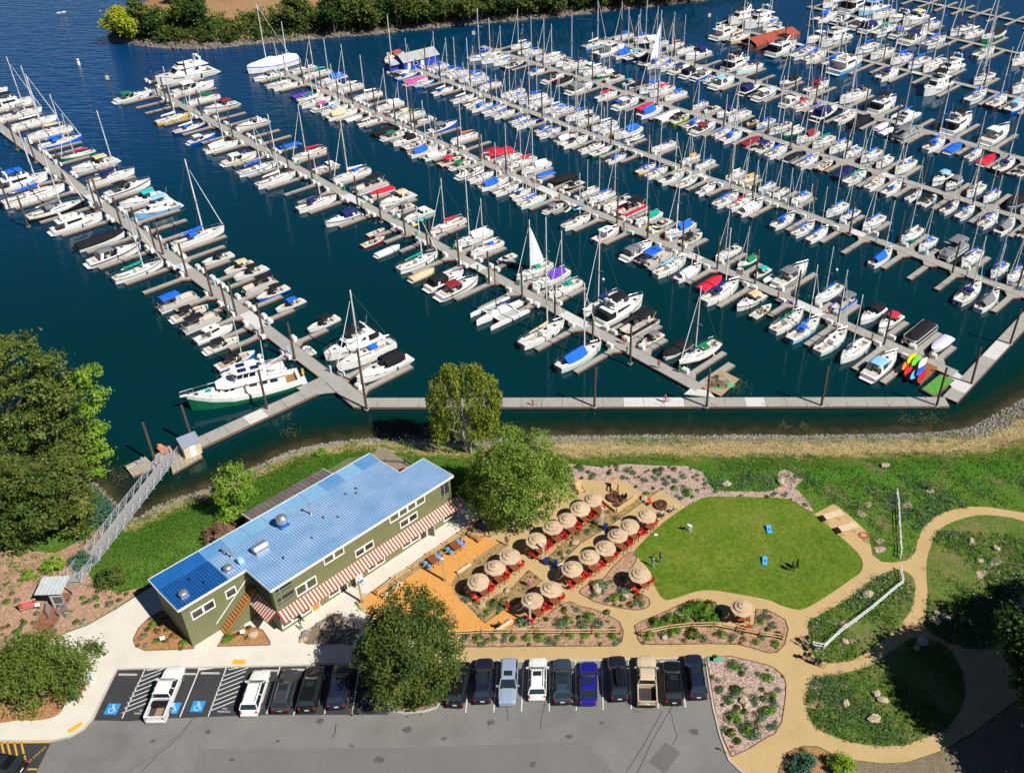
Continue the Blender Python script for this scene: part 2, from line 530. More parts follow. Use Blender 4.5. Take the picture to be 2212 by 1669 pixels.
M_conc=multi_noise('concrete',[(0.3,(0.60,0.55,0.48)),(0.55,(0.70,0.65,0.58)),(0.75,(0.65,0.59,0.52))],0.35,0.85,[(0.3,(0.48,0.43,0.36)),(0.7,(0.72,0.66,0.57))],9,0.01,20,finefac=0.25)
M_kerb=multi_noise('kerb_concrete',[(0.3,(0.42,0.39,0.35)),(0.7,(0.55,0.51,0.46))],0.9,0.9,bump=0.01)
M_dg=multi_noise('decomposed_granite',[(0.3,(0.43,0.30,0.135)),(0.55,(0.52,0.37,0.18)),(0.75,(0.46,0.33,0.155))],0.3,0.95,[(0.3,(0.33,0.22,0.09)),(0.7,(0.60,0.44,0.23))],14,0.02,16,finefac=0.3)
M_sand=multi_noise('orange_sand',[(0.3,(0.58,0.26,0.065)),(0.55,(0.66,0.32,0.085)),(0.75,(0.62,0.28,0.07))],0.5,0.95,[(0.35,(0.42,0.17,0.04)),(0.65,(0.75,0.40,0.13))],5,0.06,6,finefac=0.3)
M_mulch=multi_noise('wood_mulch',[(0.3,(0.25,0.125,0.075)),(0.5,(0.40,0.235,0.15)),(0.7,(0.50,0.32,0.22))],1.3,1.0,[(0.32,(0.11,0.055,0.035)),(0.5,(0.42,0.25,0.16)),(0.62,(0.66,0.47,0.33))],9,0.1,9,finefac=0.62)
M_mulch2=multi_noise('grey_mulch',[(0.3,(0.29,0.19,0.15)),(0.5,(0.45,0.31,0.26)),(0.7,(0.55,0.40,0.34))],1.1,1.0,[(0.34,(0.12,0.075,0.055)),(0.5,(0.45,0.31,0.25)),(0.62,(0.70,0.55,0.48))],7,0.12,7,finefac=0.65)
M_bark=multi_noise('bark_chips',[(0.3,(0.27,0.12,0.05)),(0.5,(0.40,0.20,0.085)),(0.7,(0.45,0.25,0.12))],1.3,1.0,[(0.35,(0.16,0.065,0.03)),(0.5,(0.42,0.21,0.1)),(0.64,(0.60,0.36,0.19))],9,0.1,9,finefac=0.55)
M_straw=multi_noise('straw_ground',[(0.3,(0.22,0.15,0.065)),(0.5,(0.36,0.24,0.11)),(0.7,(0.30,0.22,0.12))],0.9,1.0,[(0.3,(0.11,0.09,0.03)),(0.5,(0.38,0.26,0.12)),(0.65,(0.55,0.40,0.2))],6,0.1,8,finefac=0.5)
M_mead=multi_noise('meadow_soil',[(0.3,(0.05,0.12,0.015)),(0.46,(0.10,0.17,0.025)),(0.56,(0.20,0.17,0.065)),(0.7,(0.27,0.21,0.12))],0.4,1.0,[(0.3,(0.03,0.08,0.012)),(0.55,(0.13,0.19,0.035)),(0.7,(0.26,0.2,0.1))],4,0.15,6,finefac=0.5,detail=8)
M_dirt=multi_noise('bare_dirt',[(0.3,(0.15,0.115,0.075)),(0.55,(0.23,0.185,0.125)),(0.75,(0.20,0.17,0.12))],0.5,1.0,[(0.3,(0.09,0.07,0.04)),(0.7,(0.32,0.27,0.2))],6,0.08,8,finefac=0.4,detail=8)
M_lawn=multi_noise('lawn',[(0.28,(0.065,0.135,0.006)),(0.45,(0.10,0.18,0.010)),(0.58,(0.17,0.22,0.022)),(0.72,(0.27,0.255,0.07))],0.16,0.95,[(0.3,(0.028,0.075,0.003)),(0.5,(0.09,0.16,0.01)),(0.68,(0.19,0.235,0.035))],2.6,0.1,9,finefac=0.5,detail=7)
def sheet(name,pts,k,m,smooth=3,pix=True,kind='structure'):
 P=[G(x,y).xy for x,y in pts] if pix else[Vector(p) for p in pts]
 if smooth:P=smooth_poly(P,smooth)
 o=MB().sheet(P,LAND+0.012*k).build(name,m)
 tag(o,kind=kind)
 return P
CONC=[(335,1262),(250,1316),(188,1351),(140,1368),(100,1395),(0,1420),(-60,1430),(-60,1599),(0,1599),(113,1599),(150,1591),(180,1574),(200,1551),(226,1498),(253,1445),(400,1442),(553,1439),(760,1434),(905,1430),(905,1395),(860,1350),(800,1330),(778,1318),(763,1298),(803,1273),(853,1245),(930,1190),(1000,1140),(1050,1105),(1010,1085),(900,1150),(607,1360),(418,1390),(360,1300)]
P_conc=sheet('pavement',CONC,3,M_conc,0)
_c,_s=math.cos(R(47)),math.sin(R(47))
sheet('pavement',[(-33.6+a*_c-b*_s,66.4+a*_s+b*_c) for a,b in((-8.6,8),(-8.6,1.5),(-3,-2.6),(24.6,-2.6),(24.6,8))],2.6,M_conc,0,False)
ASPH=[(-200,1603),(0,1601),(113,1601),(151,1593),(182,1575),(202,1552),(228,1499),(255,1446),(400,1443),(553,1440),(760,1434),(1000,1428),(1281,1426),(1522,1419),(1530,1470),(1540,1530),(1555,1590),(1574,1641),(1597,1662),(1640,1690),(1700,1800),(1700,2300),(-500,2300),(-500,1610)]
P_asph=sheet('car_park',ASPH,1,M_asph,0)
sheet('fresh_tarmac',[(255,1447),(400,1444),(553,1441),(838,1434),(838,1543),(560,1544),(333,1552),(280,1557),(203,1555),(229,1499)],2,M_asph2,0)
sheet('fresh_tarmac',[(-40,1603),(110,1604),(75,1674),(-40,1680)],2,M_asph2,0)
sheet('tarmac_patch',[(1439,1603),(1470,1625),(1436,1669),(1401,1644)],3,M_asph3,0)
M_asph4=multi_noise('worn_asphalt',[(0.3,(0.158,0.153,0.146)),(0.7,(0.192,0.186,0.176))],0.2,0.9,[(0.3,(0.115,0.112,0.106)),(0.7,(0.215,0.207,0.195))],30,0.01,40)
sheet('tarmac_patch',[(430,1617),(900,1614),(1262,1601),(1300,1640),(1345,1690),(1345,1800),(380,1800)],2,M_asph4,0)
PATH=[(1100,1028),(1223,1033),(1356,1040),(1391,1068),(1427,1058),(1482,1091),(1560,1075),(1700,1078),(1759,1110),(1801,1088),(1819,1100),(1851,1128),(1877,1153),(1884,1198),(1904,1213),(1929,1215),(1959,1210),(1977,1193),(1982,1168),(1994,1140),(2017,1118),(2049,1102),(2097,1094),(2134,1095),(2212,1107),(2280,1120),(2320,1250),(2320,1560),(2212,1500),(2097,1584),(2069,1599),(2049,1614),(2009,1629),(1959,1645),(1909,1648),(1847,1641),(1797,1626),(1767,1611),(1734,1610),(1704,1621),(1684,1651),(1670,1700),(1640,1690),(1597,1664),(1576,1643),(1557,1592),(1542,1530),(1532,1470),(1524,1421),(1281,1427),(1000,1429),(905,1431),(860,1400),(790,1335),(768,1296),(850,1240),(1000,1132),(1050,1090)]
sheet('path',PATH,2,M_dg,0)
SAND=[(1030,1150),(1060,1165),(1080,1170),(1050,1190),(990,1235),(975,1262),(985,1288),(1048,1347),(1095,1312),(1122,1335),(1090,1360),(985,1370),(880,1370),(800,1330),(783,1300),(800,1282),(870,1245),(950,1190)]
sheet('sand_yard',SAND,4,M_sand,0)
LAWN=[(1531,1073),(1504,1082),(1481,1095),(1431,1130),(1381,1178),(1371,1193),(1381,1206),(1406,1236),(1410,1254),(1419,1274),(1429,1289),(1441,1296),(1469,1289),(1506,1277),(1544,1275),(1594,1283),(1659,1295),(1684,1306),(1714,1315),(1734,1316),(1759,1304),(1799,1279),(1839,1251),(1857,1238),(1864,1220),(1854,1195),(1809,1153),(1771,1120),(1734,1095),(1709,1080),(1679,1075),(1659,1074),(1581,1073)]
P_lawn=sheet('lawn',LAWN,5,M_lawn,3)
BEDS={}
def bed(key,pts,m,smooth=3,k=4,name='mulch_bed'):
 BEDS[key]=sheet(name,pts,k,m,smooth)
 return BEDS[key]
bed('band',[(1223,1001),(1290,1008),(1356,1002),(1420,1006),(1481,1006),(1519,1020),(1530,1045),(1545,1060),(1660,1062),(1700,1045),(1725,1060),(1745,1085),(1760,1108),(1735,1096),(1709,1081),(1660,1075),(1531,1074),(1505,1083),(1482,1093),(1427,1058),(1391,1068),(1356,1041),(1223,1033)],M_mulch2,0,3)
bed('B1',[(998,1397),(1331,1395),(1344,1386),(1347,1364),(1339,1344),(1314,1329),(1281,1316),(1251,1309),(1231,1299),(1216,1304),(1188,1324),(1156,1349),(1120,1336),(1106,1352),(1090,1362),(1000,1369)],M_mulch,0)
bed('B2',[(1379,1381),(1371,1351),(1389,1341),(1431,1324),(1469,1306),(1506,1300),(1546,1300),(1562,1351),(1590,1358),(1630,1351),(1634,1316),(1659,1319),(1674,1326),(1696,1339),(1703,1359),(1696,1391),(1679,1409),(1659,1410),(1631,1401),(1594,1392),(1531,1390),(1456,1392),(1401,1392),(1384,1388)],M_mulch,0)
bed('B3',[(1252,1277),(1281,1256),(1304,1250),(1324,1225),(1361,1193),(1376,1204),(1366,1225),(1350,1250),(1352,1271),(1396,1289),(1404,1304),(1394,1314),(1371,1317),(1331,1311),(1289,1301),(1266,1289)],M_mulch)
bed('B4',[(1181,1206),(1271,1128),(1300,1105),(1330,1100),(1391,1068),(1424,1060),(1369,1098),(1311,1140),(1256,1172),(1209,1218)],M_straw,0)
bed('B5',[(1048,1345),(1012,1308),(1040,1306),(1110,1268),(1143,1232),(1170,1255),(1120,1300),(1095,1312)],M_straw,0,5)
bed('B6',[(985,1285),(975,1262),(990,1235),(1050,1190),(1080,1172),(1095,1180),(1000,1266),(1012,1308)],M_straw,0,5)
bed('B7',[(835,1263),(862,1241),(990,1156),(1030,1128),(1040,1138),(985,1172),(868,1257),(846,1276)],M_straw,0,5)
bed('R1',[(1526,1419),(1581,1418),(1656,1436),(1674,1444),(1691,1459),(1698,1476),(1697,1506),(1689,1559),(1674,1584),(1659,1591),(1619,1616),(1581,1634),(1576,1624),(1565,1601),(1550,1561),(1540,1506),(1532,1451)],M_mulch2,0)
bed('L2',[(288,1381),(300,1356),(323,1334),(350,1319),(420,1393),(420,1401),(375,1403),(313,1405),(293,1396)],M_bark,0)
bed('L3',[(470,1396),(488,1371),(525,1354),(553,1356),(568,1361),(584,1386),(584,1393),(553,1394)],M_bark,0)
bed('L4',[(648,1374),(673,1356),(723,1324),(753,1344),(775,1365),(761,1389),(663,1391),(651,1384)],M_dirt,0,5,'boulder_bed')
bed('L5',[(842,1436),(952,1433),(950,1508),(940,1524),(915,1531),(862,1534),(844,1526)],M_bark,0,12)
bed('L6',[(-40,1420),(60,1405),(130,1420),(160,1450),(150,1500),(140,1524),(125,1544),(88,1555),(38,1556),(-40,1552)],M_bark,3,5)
bed('M1',[(1919,1411),(1947,1391),(1972,1378),(2009,1381),(2047,1401),(2074,1439),(2084,1476),(2082,1514),(2064,1549),(2039,1575),(1997,1594),(1947,1609),(1897,1611),(1847,1604),(1799,1589),(1764,1571),(1747,1546),(1742,1521),(1744,1496),(1752,1471),(1772,1463),(1809,1456),(1859,1444),(1897,1429)],M_mead,3,4,'meadow')
bed('M2',[(1757,1414),(1747,1370),(1747,1344),(1769,1329),(1809,1307),(1854,1279),(1884,1251),(1922,1233),(1947,1231),(1967,1241),(1976,1256),(1977,1276),(1969,1314),(1957,1334),(1934,1359),(1909,1381),(1877,1404),(1844,1424),(1814,1430),(1781,1430)],M_mead,3,4,'meadow')
bed('M3',[(2212,1126),(2159,1114),(2109,1113),(2064,1125),(2034,1140),(2017,1163),(2009,1186),(2002,1211),(2002,1251),(2004,1276),(2002,1314),(1997,1346),(2004,1361),(2022,1374),(2059,1391),(2109,1401),(2147,1397),(2168,1370),(2188,1330),(2204,1290),(2230,1255),(2250,1160)],M_mead,2,4,'meadow')
bed('M4',[(1684,1652),(1704,1623),(1734,1612),(1767,1613),(1797,1628),(1847,1643),(1909,1650),(1959,1647),(2009,1631),(2049,1616),(2097,1588),(2212,1504),(2320,1560),(2400,1900),(1690,1900),(1672,1690)],M_dirt,0,3,'bare_ground')
bed('M5',[(1688,1655),(1706,1625),(1734,1614),(1767,1615),(1797,1630),(1840,1645),(1850,1680),(1840,1720),(1690,1720)],M_bark,2,4)
for key,cx,cy,rr in(('m1',1765,1520,20),('m2',1705,1035,26),('m3',1960,1090,9),('m4',1860,1110,10),('m5',1900,1170,9),('m6',2010,1060,9),('m7',1900,1188,12),('m8',1876,1090,8),('m9',1765,1480,12),('ma',1775,1395,13),('mb',1842,1385,9),('mc',1822,1347,8),('md',2150,1215,12),('me',2120,1240,12),('mf',1912,1005,9)):
 pts=[(cx+rr*(1+0.25*math.sin(3*t+cx))*math.cos(t),cy+0.7*rr*(1+0.25*math.cos(2*t+cy))*math.sin(t)) for t in[k*2*math.pi/12 for k in range(12)]]
 bed(key,pts,M_mulch2 if key!='m1' else M_mulch,2,6,'mulch_patch')
def drape(name,pts,m,off=0.07,st=1.0):
 P=[GL(x,y) for x,y in pts]
 bm=bmesh.new()
 vs=[bm.verts.new((p.x,p.y,0)) for p in P]
 bm.faces.new(vs)
 xs,ys=[p.x for p in P],[p.y for p in P]
 for ax,lo,hi in((0,min(xs),max(xs)),(1,min(ys),max(ys))):
  t=lo+st
  while t<hi:
   co=(t,0,0) if ax==0 else(0,t,0)
   no=(1,0,0) if ax==0 else(0,1,0)
   bmesh.ops.bisect_plane(bm,geom=bm.verts[:]+bm.edges[:]+bm.faces[:],plane_co=co,plane_no=no)
   t+=st
 for v in bm.verts:v.co.z=H(v.co.x,v.co.y)+off
 bm.normal_update()
 if sum(f.normal.z for f in bm.faces)<0:bmesh.ops.reverse_faces(bm,faces=bm.faces[:])
 me=bpy.data.meshes.new(name)
 bm.to_mesh(me);bm.free()
 me.materials.append(m)
 tag(ob(name,me),kind='structure')
drape('mulch_bed',[(-60,1190),(120,1195),(190,1160),(230,1115),(262,1118),(240,1160),(205,1205),(190,1240),(215,1272),(270,1278),(325,1264),(250,1314),(188,1349),(140,1366),(100,1393),(-60,1432)],M_mulch)
BEDS['L1']=[G(x,y).xy for x,y in[(0,1290),(60,1260),(215,1276),(270,1282),(318,1268),(250,1312),(188,1347),(140,1362),(100,1390),(0,1410)]]
def strip(name,pts,w,z0,z1,m,parent=None,pix=True):
 P=[G(x,y).xy for x,y in pts] if pix else[Vector(p) for p in pts]
 b=MB()
 secs=[]
 for i,p in enumerate(P):
  d=(P[min(i+1,len(P)-1)]-P[max(i-1,0)]).normalized()
  n=Vector((-d.y,d.x))*w/2
  secs.append([(p.x+n.x,p.y+n.y,z0),(p.x+n.x,p.y+n.y,z1),(p.x-n.x,p.y-n.y,z1),(p.x-n.x,p.y-n.y,z0)])
 b.loft(secs,cap0=True,cap1=True)
 return b.build(name,m,parent)
def kerb(pts):tag(strip('kerb',pts,0.17,LAND-0.1,LAND+0.13,M_kerb),kind='structure')
kerb([(-60,1600),(113,1600),(150,1592),(181,1574.5),(201,1551.5),(227,1498.5),(254,1445.5),(400,1442.5),(553,1439.5),(760,1433.5),(838,1432.5)])
kerb([(838,1434),(838,1527),(850,1537),(872,1540),(916,1537),(942,1529),(953,1513),(957,1434)])
kerb([(960,1430),(1281,1426.5),(1523,1420),(1531,1470),(1541,1530),(1556,1591),(1575,1642),(1597,1663),(1640,1690)])
M_paint=mat('road_paint_white',(0.74,0.74,0.72),0.7,(0.60,0.60,0.58),6)
M_payel=mat('road_paint_yellow',(0.72,0.40,0.03),0.7,(0.60,0.32,0.03),6)
M_pablu=mat('road_paint_blue',(0.02,0.30,0.72),0.7,(0.02,0.26,0.62),5)
M_tar=mat('crack_sealant',(0.045,0.044,0.042),0.8)
M_oil=mat('oil_stain',(.075,.072,.068),.7,(.12,.116,.11),3)
mk=empty('parking_markings',G(700,1500))
tag(mk,'painted white stall lines, blue squares and yellow hatching on the car park','road markings')
def line(p,q,w=0.11,m=None,k=4,name='painted_line'):
 a,b=G(*p).xy,G(*q).xy
 d=(b-a).normalized();n=Vector((-d.y,d.x))*w/2
 o=MB().sheet([a+n,b+n,b-n,a-n],LAND+0.012*k).build(name,m or M_paint)
 o.parent=mk;o.matrix_parent_inverse=Matrix.Translation(-mk.location)
 return o
for a,b in(((314,1444),(264,1551)),((432,1442),(389,1548)),((489,1442),(450,1547)),((605,1440),(576,1542)),((664,1440),(634,1545)),((722,1440),(701,1542)),((776,1440),(761,1541)),((1017,1433),(1006,1539)),((1075,1431),(1066.5,1538)),((1131.5,1429),(1126.5,1536)),((1187.5,1428),(1186.5,1536)),((1243.5,1428),(1245,1534)),((1300.5,1428),(1303,1533)),((1357.5,1427),(1364,1531)),((1413,1426),(1422.5,1530)),((1468,1425),(1481,1528))):
 line(a,b)
def hatch(x0,x1,yt,yb,sl):
 (a,b),(c,d)=x0,x1
 n=9
 for i in range(n):
  t=i/(n-1)
  y=yt+(yb-yt)*t
  xl=a+(b-a)*(y+9-yt)/(yb-yt)
  xr=c+(d-c)*(y-9-yt)/(yb-yt)
  if i==0:line((xl+8,y+4),(xl+30,yt),0.1)
  else:line((xl,y+8),(min(xr,xl+55),max(yt,y-14)),0.1)
hatch((314,268),(355,320),1444,1532,0)
hatch((489,455),(548,515),1442,1528,0)
for x in(277,405,455,587,650,1389,1437):
 pass
for c in((276.5,1457.5),(454.5,1454.5),(404,1456)):
 p=G(*c)
 MB().prism([(p.x+s*0.95,p.y+t*0.09) for s,t in((-1,-1),(1,-1),(1,1),(-1,1))],LAND+0.02,LAND+0.14).build('wheel_stop',M_kerb,mk).matrix_parent_inverse=Matrix.Translation(-mk.location)
for c in((1389,1431),(1443,1430),(585,1449),(648,1447)):
 p=G(*c)
 MB().prism([(p.x+s*0.9,p.y+t*0.09) for s,t in((-1,-1),(1,-1),(1,1),(-1,1))],LAND+0.02,LAND+0.14).build('wheel_stop',M_kerb,mk).matrix_parent_inverse=Matrix.Translation(-mk.location)
def wheelchair(px,py,s=1.0,blue=True):
 c=G(px,py)
 def put(o):o.parent=mk;o.matrix_parent_inverse=Matrix.Translation(-mk.location)
 if blue:put(MB().sheet([(c.x-.62,c.y-.62),(c.x+.62,c.y-.62),(c.x+.62,c.y+.62),(c.x-.62,c.y+.62)],LAND+.05).build('blue_square',M_pablu))
 b=MB();z=LAND+.062
 def seg(x0,y0,x1,y1,w=.09):
  a,e=Vector((c.x+x0,c.y+y0)),Vector((c.x+x1,c.y+y1));d=(e-a).normalized();n=Vector((-d.y,d.x))*w/2
  b.sheet([a+n,e+n,e-n,a-n],z)
 b.sheet([(c.x-.06+.085*math.cos(t),c.y+.45+.085*math.sin(t)) for t in[k*math.pi/5 for k in range(10)]],z)
 seg(-.05,.36,-.02,.02);seg(-.04,.2,.2,.2);seg(-.02,.02,.25,.02);seg(.22,.04,.34,-.28);seg(.31,-.28,.44,-.24)
 pts=[(-.03+.27*math.cos(t),-.16+.27*math.sin(t)) for t in[R(125+k*20) for k in range(13)]]
 for p,q in zip(pts[:-1],pts[1:]):seg(p[0],p[1],q[0],q[1],.07)
 put(b.build('wheelchair_symbol',M_paint))
wheelchair(243,1531);wheelchair(427.5,1525.5);wheelchair(374,1529);wheelchair(787,1511,1,False)
def text(body,px,py,size,m,rz=0.0,parent=None,name='lettering',xs=1.0):
 cu=bpy.data.curves.new(name,'FONT')
 cu.body,cu.size,cu.align_x,cu.align_y=body,size,'CENTER','CENTER'
 cu.space_character=1.05
 tmp=bpy.data.objects.new('t',cu)
 me=bpy.data.meshes.new_from_object(tmp)
 bpy.data.objects.remove(tmp);bpy.data.curves.remove(cu)
 me.materials.clear();me.materials.append(m)
 return me
def ground_text(body,px,py,size,m,rz=0.0):
 p=G(px,py)
 o=ob('painted_lettering',text(body,0,0,size,m),mk,loc=(p.x-mk.location.x,p.y-mk.location.y,0.055),rot=(0,0,rz))
for px,py in((306,1541),(486,1537)):
 ground_text('NO',px,py-6.5,0.3,M_paint);ground_text('PARKING',px-2,py,0.3,M_paint)
ground_text('NO PARKING',80,1630,0.32,M_payel,R(62))
for a,b in(((0,1603),(110,1602)),):line(a,b,0.22,M_payel)
for a,b in(((3,1603),(12,1640)),((16,1603),(26,1645)),((31,1603),(41,1648)),((46,1603),(57,1650)),((60,1661),(80,1661))):line(a,b,0.16,M_payel)
M_tact=mat('tactile_yellow',(0.78,0.44,0.03),0.7,(0.68,0.36,0.02),8)
def pad(pts):
 P=[G(*p).xy for p in pts]
 a,b,c,d=P
 me=MB().prism(P,LAND+.04,LAND+.055)
 for i in range(1,8):
  for j in range(1,5):
   u,v=i/8,j/5
   q=a.lerp(b,u).lerp(d.lerp(c,u),v)
   me.box((q.x,q.y,LAND+.06),(.04,.04,.012))
 o=me.build('tactile_pad',M_tact)
 return o
tag(pad([(145,1577),(176,1558),(179,1565),(150,1584)]),'yellow tactile paving pad at the kerb corner near the shady tree','tactile pad','yellow tactile pads')
tag(pad([(502,1434.5),(530,1434.5),(530.5,1424.5),(504,1424.5)]),'yellow tactile paving pad above the hatched parking bay','tactile pad','yellow tactile pads')
def crack(pts,w=.05):
 w*=.6
 P=[]
 for(x,y),(x2,y2) in zip(pts[:-1],pts[1:]):
  for k in range(4):
   t=k/4
   P.append((x+(x2-x)*t+rnd.uniform(-1.2,1.2),y+(y2-y)*t))
 P.append(pts[-1])
 o=strip('tarmac_crack',P,w,LAND+.03,LAND+.046,M_tar)
 o.parent=mk;o.matrix_parent_inverse=Matrix.Translation(-mk.location)
for cx,cy,rr in((1060,1560,.5),(880,1575,.6),(1230,1590,.35),(690,1556,.5),(330,1600,.3),(500,1640,.4),(820,1640,.6),(1150,1650,.4),(1500,1580,.5),(960,1595,.3),(450,1580,.35),(760,1610,.25),(600,1600,.22),(1300,1560,.3)):
 c=G(cx,cy)
 o=MB().sheet([(c.x+rr*rnd.uniform(.5,1.2)*math.cos(t),c.y+rr*.7*rnd.uniform(.5,1.2)*math.sin(t)) for t in[k*math.pi/6 for k in range(12)]],LAND+.041).build('oil_stain',M_oil)
 o.parent=mk;o.matrix_parent_inverse=Matrix.Translation(-mk.location)
crack([(462,1505),(420,1545),(390,1590),(340,1630),(302,1669)],.07)
crack([(425,1550),(380,1590),(320,1640),(270,1669)],.03)
crack([(1432,1535),(1390,1610),(1352,1669)],.06);crack([(1455,1520),(1410,1600),(1376,1669)],.06)
crack([(1448,1533),(1455,1565),(1463,1590),(1452,1608)],.05);crack([(1177,1430+85),(1172,1540),(1168,1575)],.05);crack([(1343,1512),(1372,1535),(1388,1540)],.04)
crack([(1095,1524),(1098,1558)],.04);crack([(727,1562),(722,1585),(717,1592)],.12)
me,X,Y=grid_mesh('island',-190,210,215,560,3.0,lambda X,Y:np.where(in_poly_np(X,Y,ISLPOLY),np.interp(dist_np(X,Y,ISLPOLY,True),[0,2,5,14,200],[-0.1,0.9,1.8,3.4,4.0]),-np.interp(dist_np(X,Y,ISLPOLY,True),[0,8,500],[0.1,2.5,3]).clip(0)),lambda X,Y:in_poly_np(X,Y,ISLPOLY)|(dist_np(X,Y,ISLPOLY,True)<6))
vattr(me,'shore',np.clip(dist_np(X,Y,ISLPOLY,True)/30,0,1))
M_isl=multi_noise('dry_field',[(0.3,(0.24,0.12,0.05)),(0.5,(0.36,0.20,0.10)),(0.62,(0.33,0.235,0.10)),(0.75,(0.15,0.16,0.035))],0.07,1.0,[(0.3,(0.18,0.10,0.045)),(0.7,(0.46,0.29,0.16))],0.9,0.1,3,detail=8)
me.materials.append(M_isl)
tag(ob('island',me),kind='structure')
def stones(name,line,n,w,z_of,smin,smax,m,jitter=0.3,label=None):
 b=MB()
 L=[0.0]
 for p,q in zip(line[:-1],line[1:]):L.append(L[-1]+(q-p).length)
 for _ in range(n):
  s=rnd.uniform(0,L[-1])
  i=next(k for k in range(len(L)-1) if L[k+1]>=s)
  t=(s-L[i])/max(1e-6,L[i+1]-L[i])
  p=line[i].lerp(line[i+1],t)
  d=(line[i+1]-line[i]).normalized()
  nn=Vector((-d.y,d.x))
  o=rnd.uniform(*w)
  x,y=p.x+nn.x*o,p.y+nn.y*o
  r=rnd.uniform(smin,smax)
  b.ball((x,y,z_of(x,y,o)+r*.2),r,5,3,sq=(rnd.uniform(.8,1.4),rnd.uniform(.8,1.4),rnd.uniform(.5,.8)),jit=jitter)
 o=b.build(name,m)
 tag(o,label,None,None,'stuff')
M_riprap=mat('riprap_stone',(0.40,0.37,0.32),0.9,(0.2,0.18,0.15),1.7,bump=0.05)
M_riprap2=mat('wet_riprap',(0.24,0.21,0.175),0.9,(0.13,0.115,0.095),1.0,bump=0.05)
near_shore=[p for p in SHORE if-70<p.x<95]
stones('shore_stones',near_shore,5200,(-1.7,0.4),lambda x,y,o:float(prof(np.array([max(-o,-1.0)]))[0]),.06,.17,M_riprap,label='grey riprap stones along the waterline')
stones('shore_stones',[p for p in SHORE if 52<p.x<95],1500,(-3.8,0.5),lambda x,y,o:float(prof(np.array([max(-o,-1.0)]))[0]),.09,.23,M_riprap,label='broad grey riprap stones at the dock bend')
stones('island_stones',ISL,2600,(-0.3,3.0),lambda x,y,o:float(np.interp(o,[-1,0,2,4],[-.1,-.1,.9,1.5])),.3,.75,M_riprap2,label='dark stones along the island shore')
# boats: one set of shapes per kind, scaled and painted per boat
def hull_mb(st,stripe=.16,bot=-.28,mid=.9):
 """st: (x, half beam, sheer height); strips: 0 topsides, 1 sheer stripe, 2 bottom"""
 b=MB();secs=[]
 for x,w,zs in st:
  wl=w*mid if w>.1 else w*.3
  p=[(x,w,zs),(x,w*.995,zs-stripe),(x-(.0 if w>.2 else .25),wl,.1),(x-(.05 if w>.2 else .35),wl*.86,-.02),(x-(.05 if w>.2 else .5),0,bot)]
  secs.append(p+[(a,-c,d) for a,c,d in p[-2::-1]])
 b.loft(secs,strips=[1,0,2,2,2,2,0,1],cap0=True)
 b.m[-1]=0
 return b
def lerp_st(st,x):
 for(a,w,z),(a2,w2,z2) in zip(st[:-1],st[1:]):
  if a<=x<=a2:
   t=(x-a)/(a2-a)
   return(x,w+(w2-w)*t,z+(z2-z)*t)
 return(x,st[-1][1],st[-1][2])
def deck_mb(st,xa,xb,c0,depth,crown=.07,rail=.03):
 """deck with a sunk cockpit between xa and xb; 0 deck, 1 sole"""
 b=MB()
 xs=sorted(set([s[0] for s in st]+[xa,xb]))
 S=[lerp_st(st,x) for x in xs]
 def pts(x,w,z):
  c=min(c0,w*.74)
  return[(x,w*.985,z-rail),(x,c,z-rail+crown),(x,-c,z-rail+crown),(x,-w*.985,z-rail)]
 for s0,s1 in zip(S[:-1],S[1:]):
  A,B=pts(*s0),pts(*s1)
  inside=s0[0]>=xa-1e-6 and s1[0]<=xb+1e-6
  for k in range(3):
   if k==1 and inside: continue
   b.add([A[k],B[k],B[k+1],A[k+1]],[(3,2,1,0)],0)
  if inside:
   zf=min(s0[2],s1[2])-depth
   a1,a2,b1,b2=A[1],A[2],B[1],B[2]
   fl=[(a1[0],a1[1]*.93,zf),(b1[0],b1[1]*.93,zf),(b2[0],b2[1]*.93,zf),(a2[0],a2[1]*.93,zf)]
   b.add([a1,b1,fl[1],fl[0]],[(0,1,2,3)],0)
   b.add([a2,b2,fl[2],fl[3]],[(3,2,1,0)],0)
   b.add(fl,[(3,2,1,0)],1)
   if abs(s0[0]-xa)<1e-6:b.add([a1,a2,fl[3],fl[0]],[(0,3,2,1)],0)
   if abs(s1[0]-xb)<1e-6:b.add([b1,b2,fl[2],fl[1]],[(0,1,2,3)],0)
 return b
def house_mb(x0,x1,w0,w1,z0,z1,rake_f=.4,rake_b=.1,tum=.86,zf=None):
 """tapered coachroof / wheelhouse"""
 b=MB()
 zf=z0 if zf is None else zf
 lo=[(x0,w0,z0),(x1,w1,zf),(x1,-w1,zf),(x0,-w0,z0)]
 hi=[(x0+rake_b,w0*tum,z1),(x1-rake_f,w1*tum,z1),(x1-rake_f,-w1*tum,z1),(x0+rake_b,-w0*tum,z1)]
 xm=(x0+x1)/2
 b.add(lo+hi+[(x0+rake_b+.1,0,z1+.06),(x1-rake_f-.05,0,z1+.06)],[(0,1,5,4)[::-1],(1,2,6,5)[::-1],(2,3,7,6)[::-1],(3,0,4,7)[::-1],(4,5,9,8),(8,9,6,7),(4,8,7),(5,6,9)])
 b.f=b.f[:4]+[tuple(reversed(f)) for f in b.f[4:]]
 return b
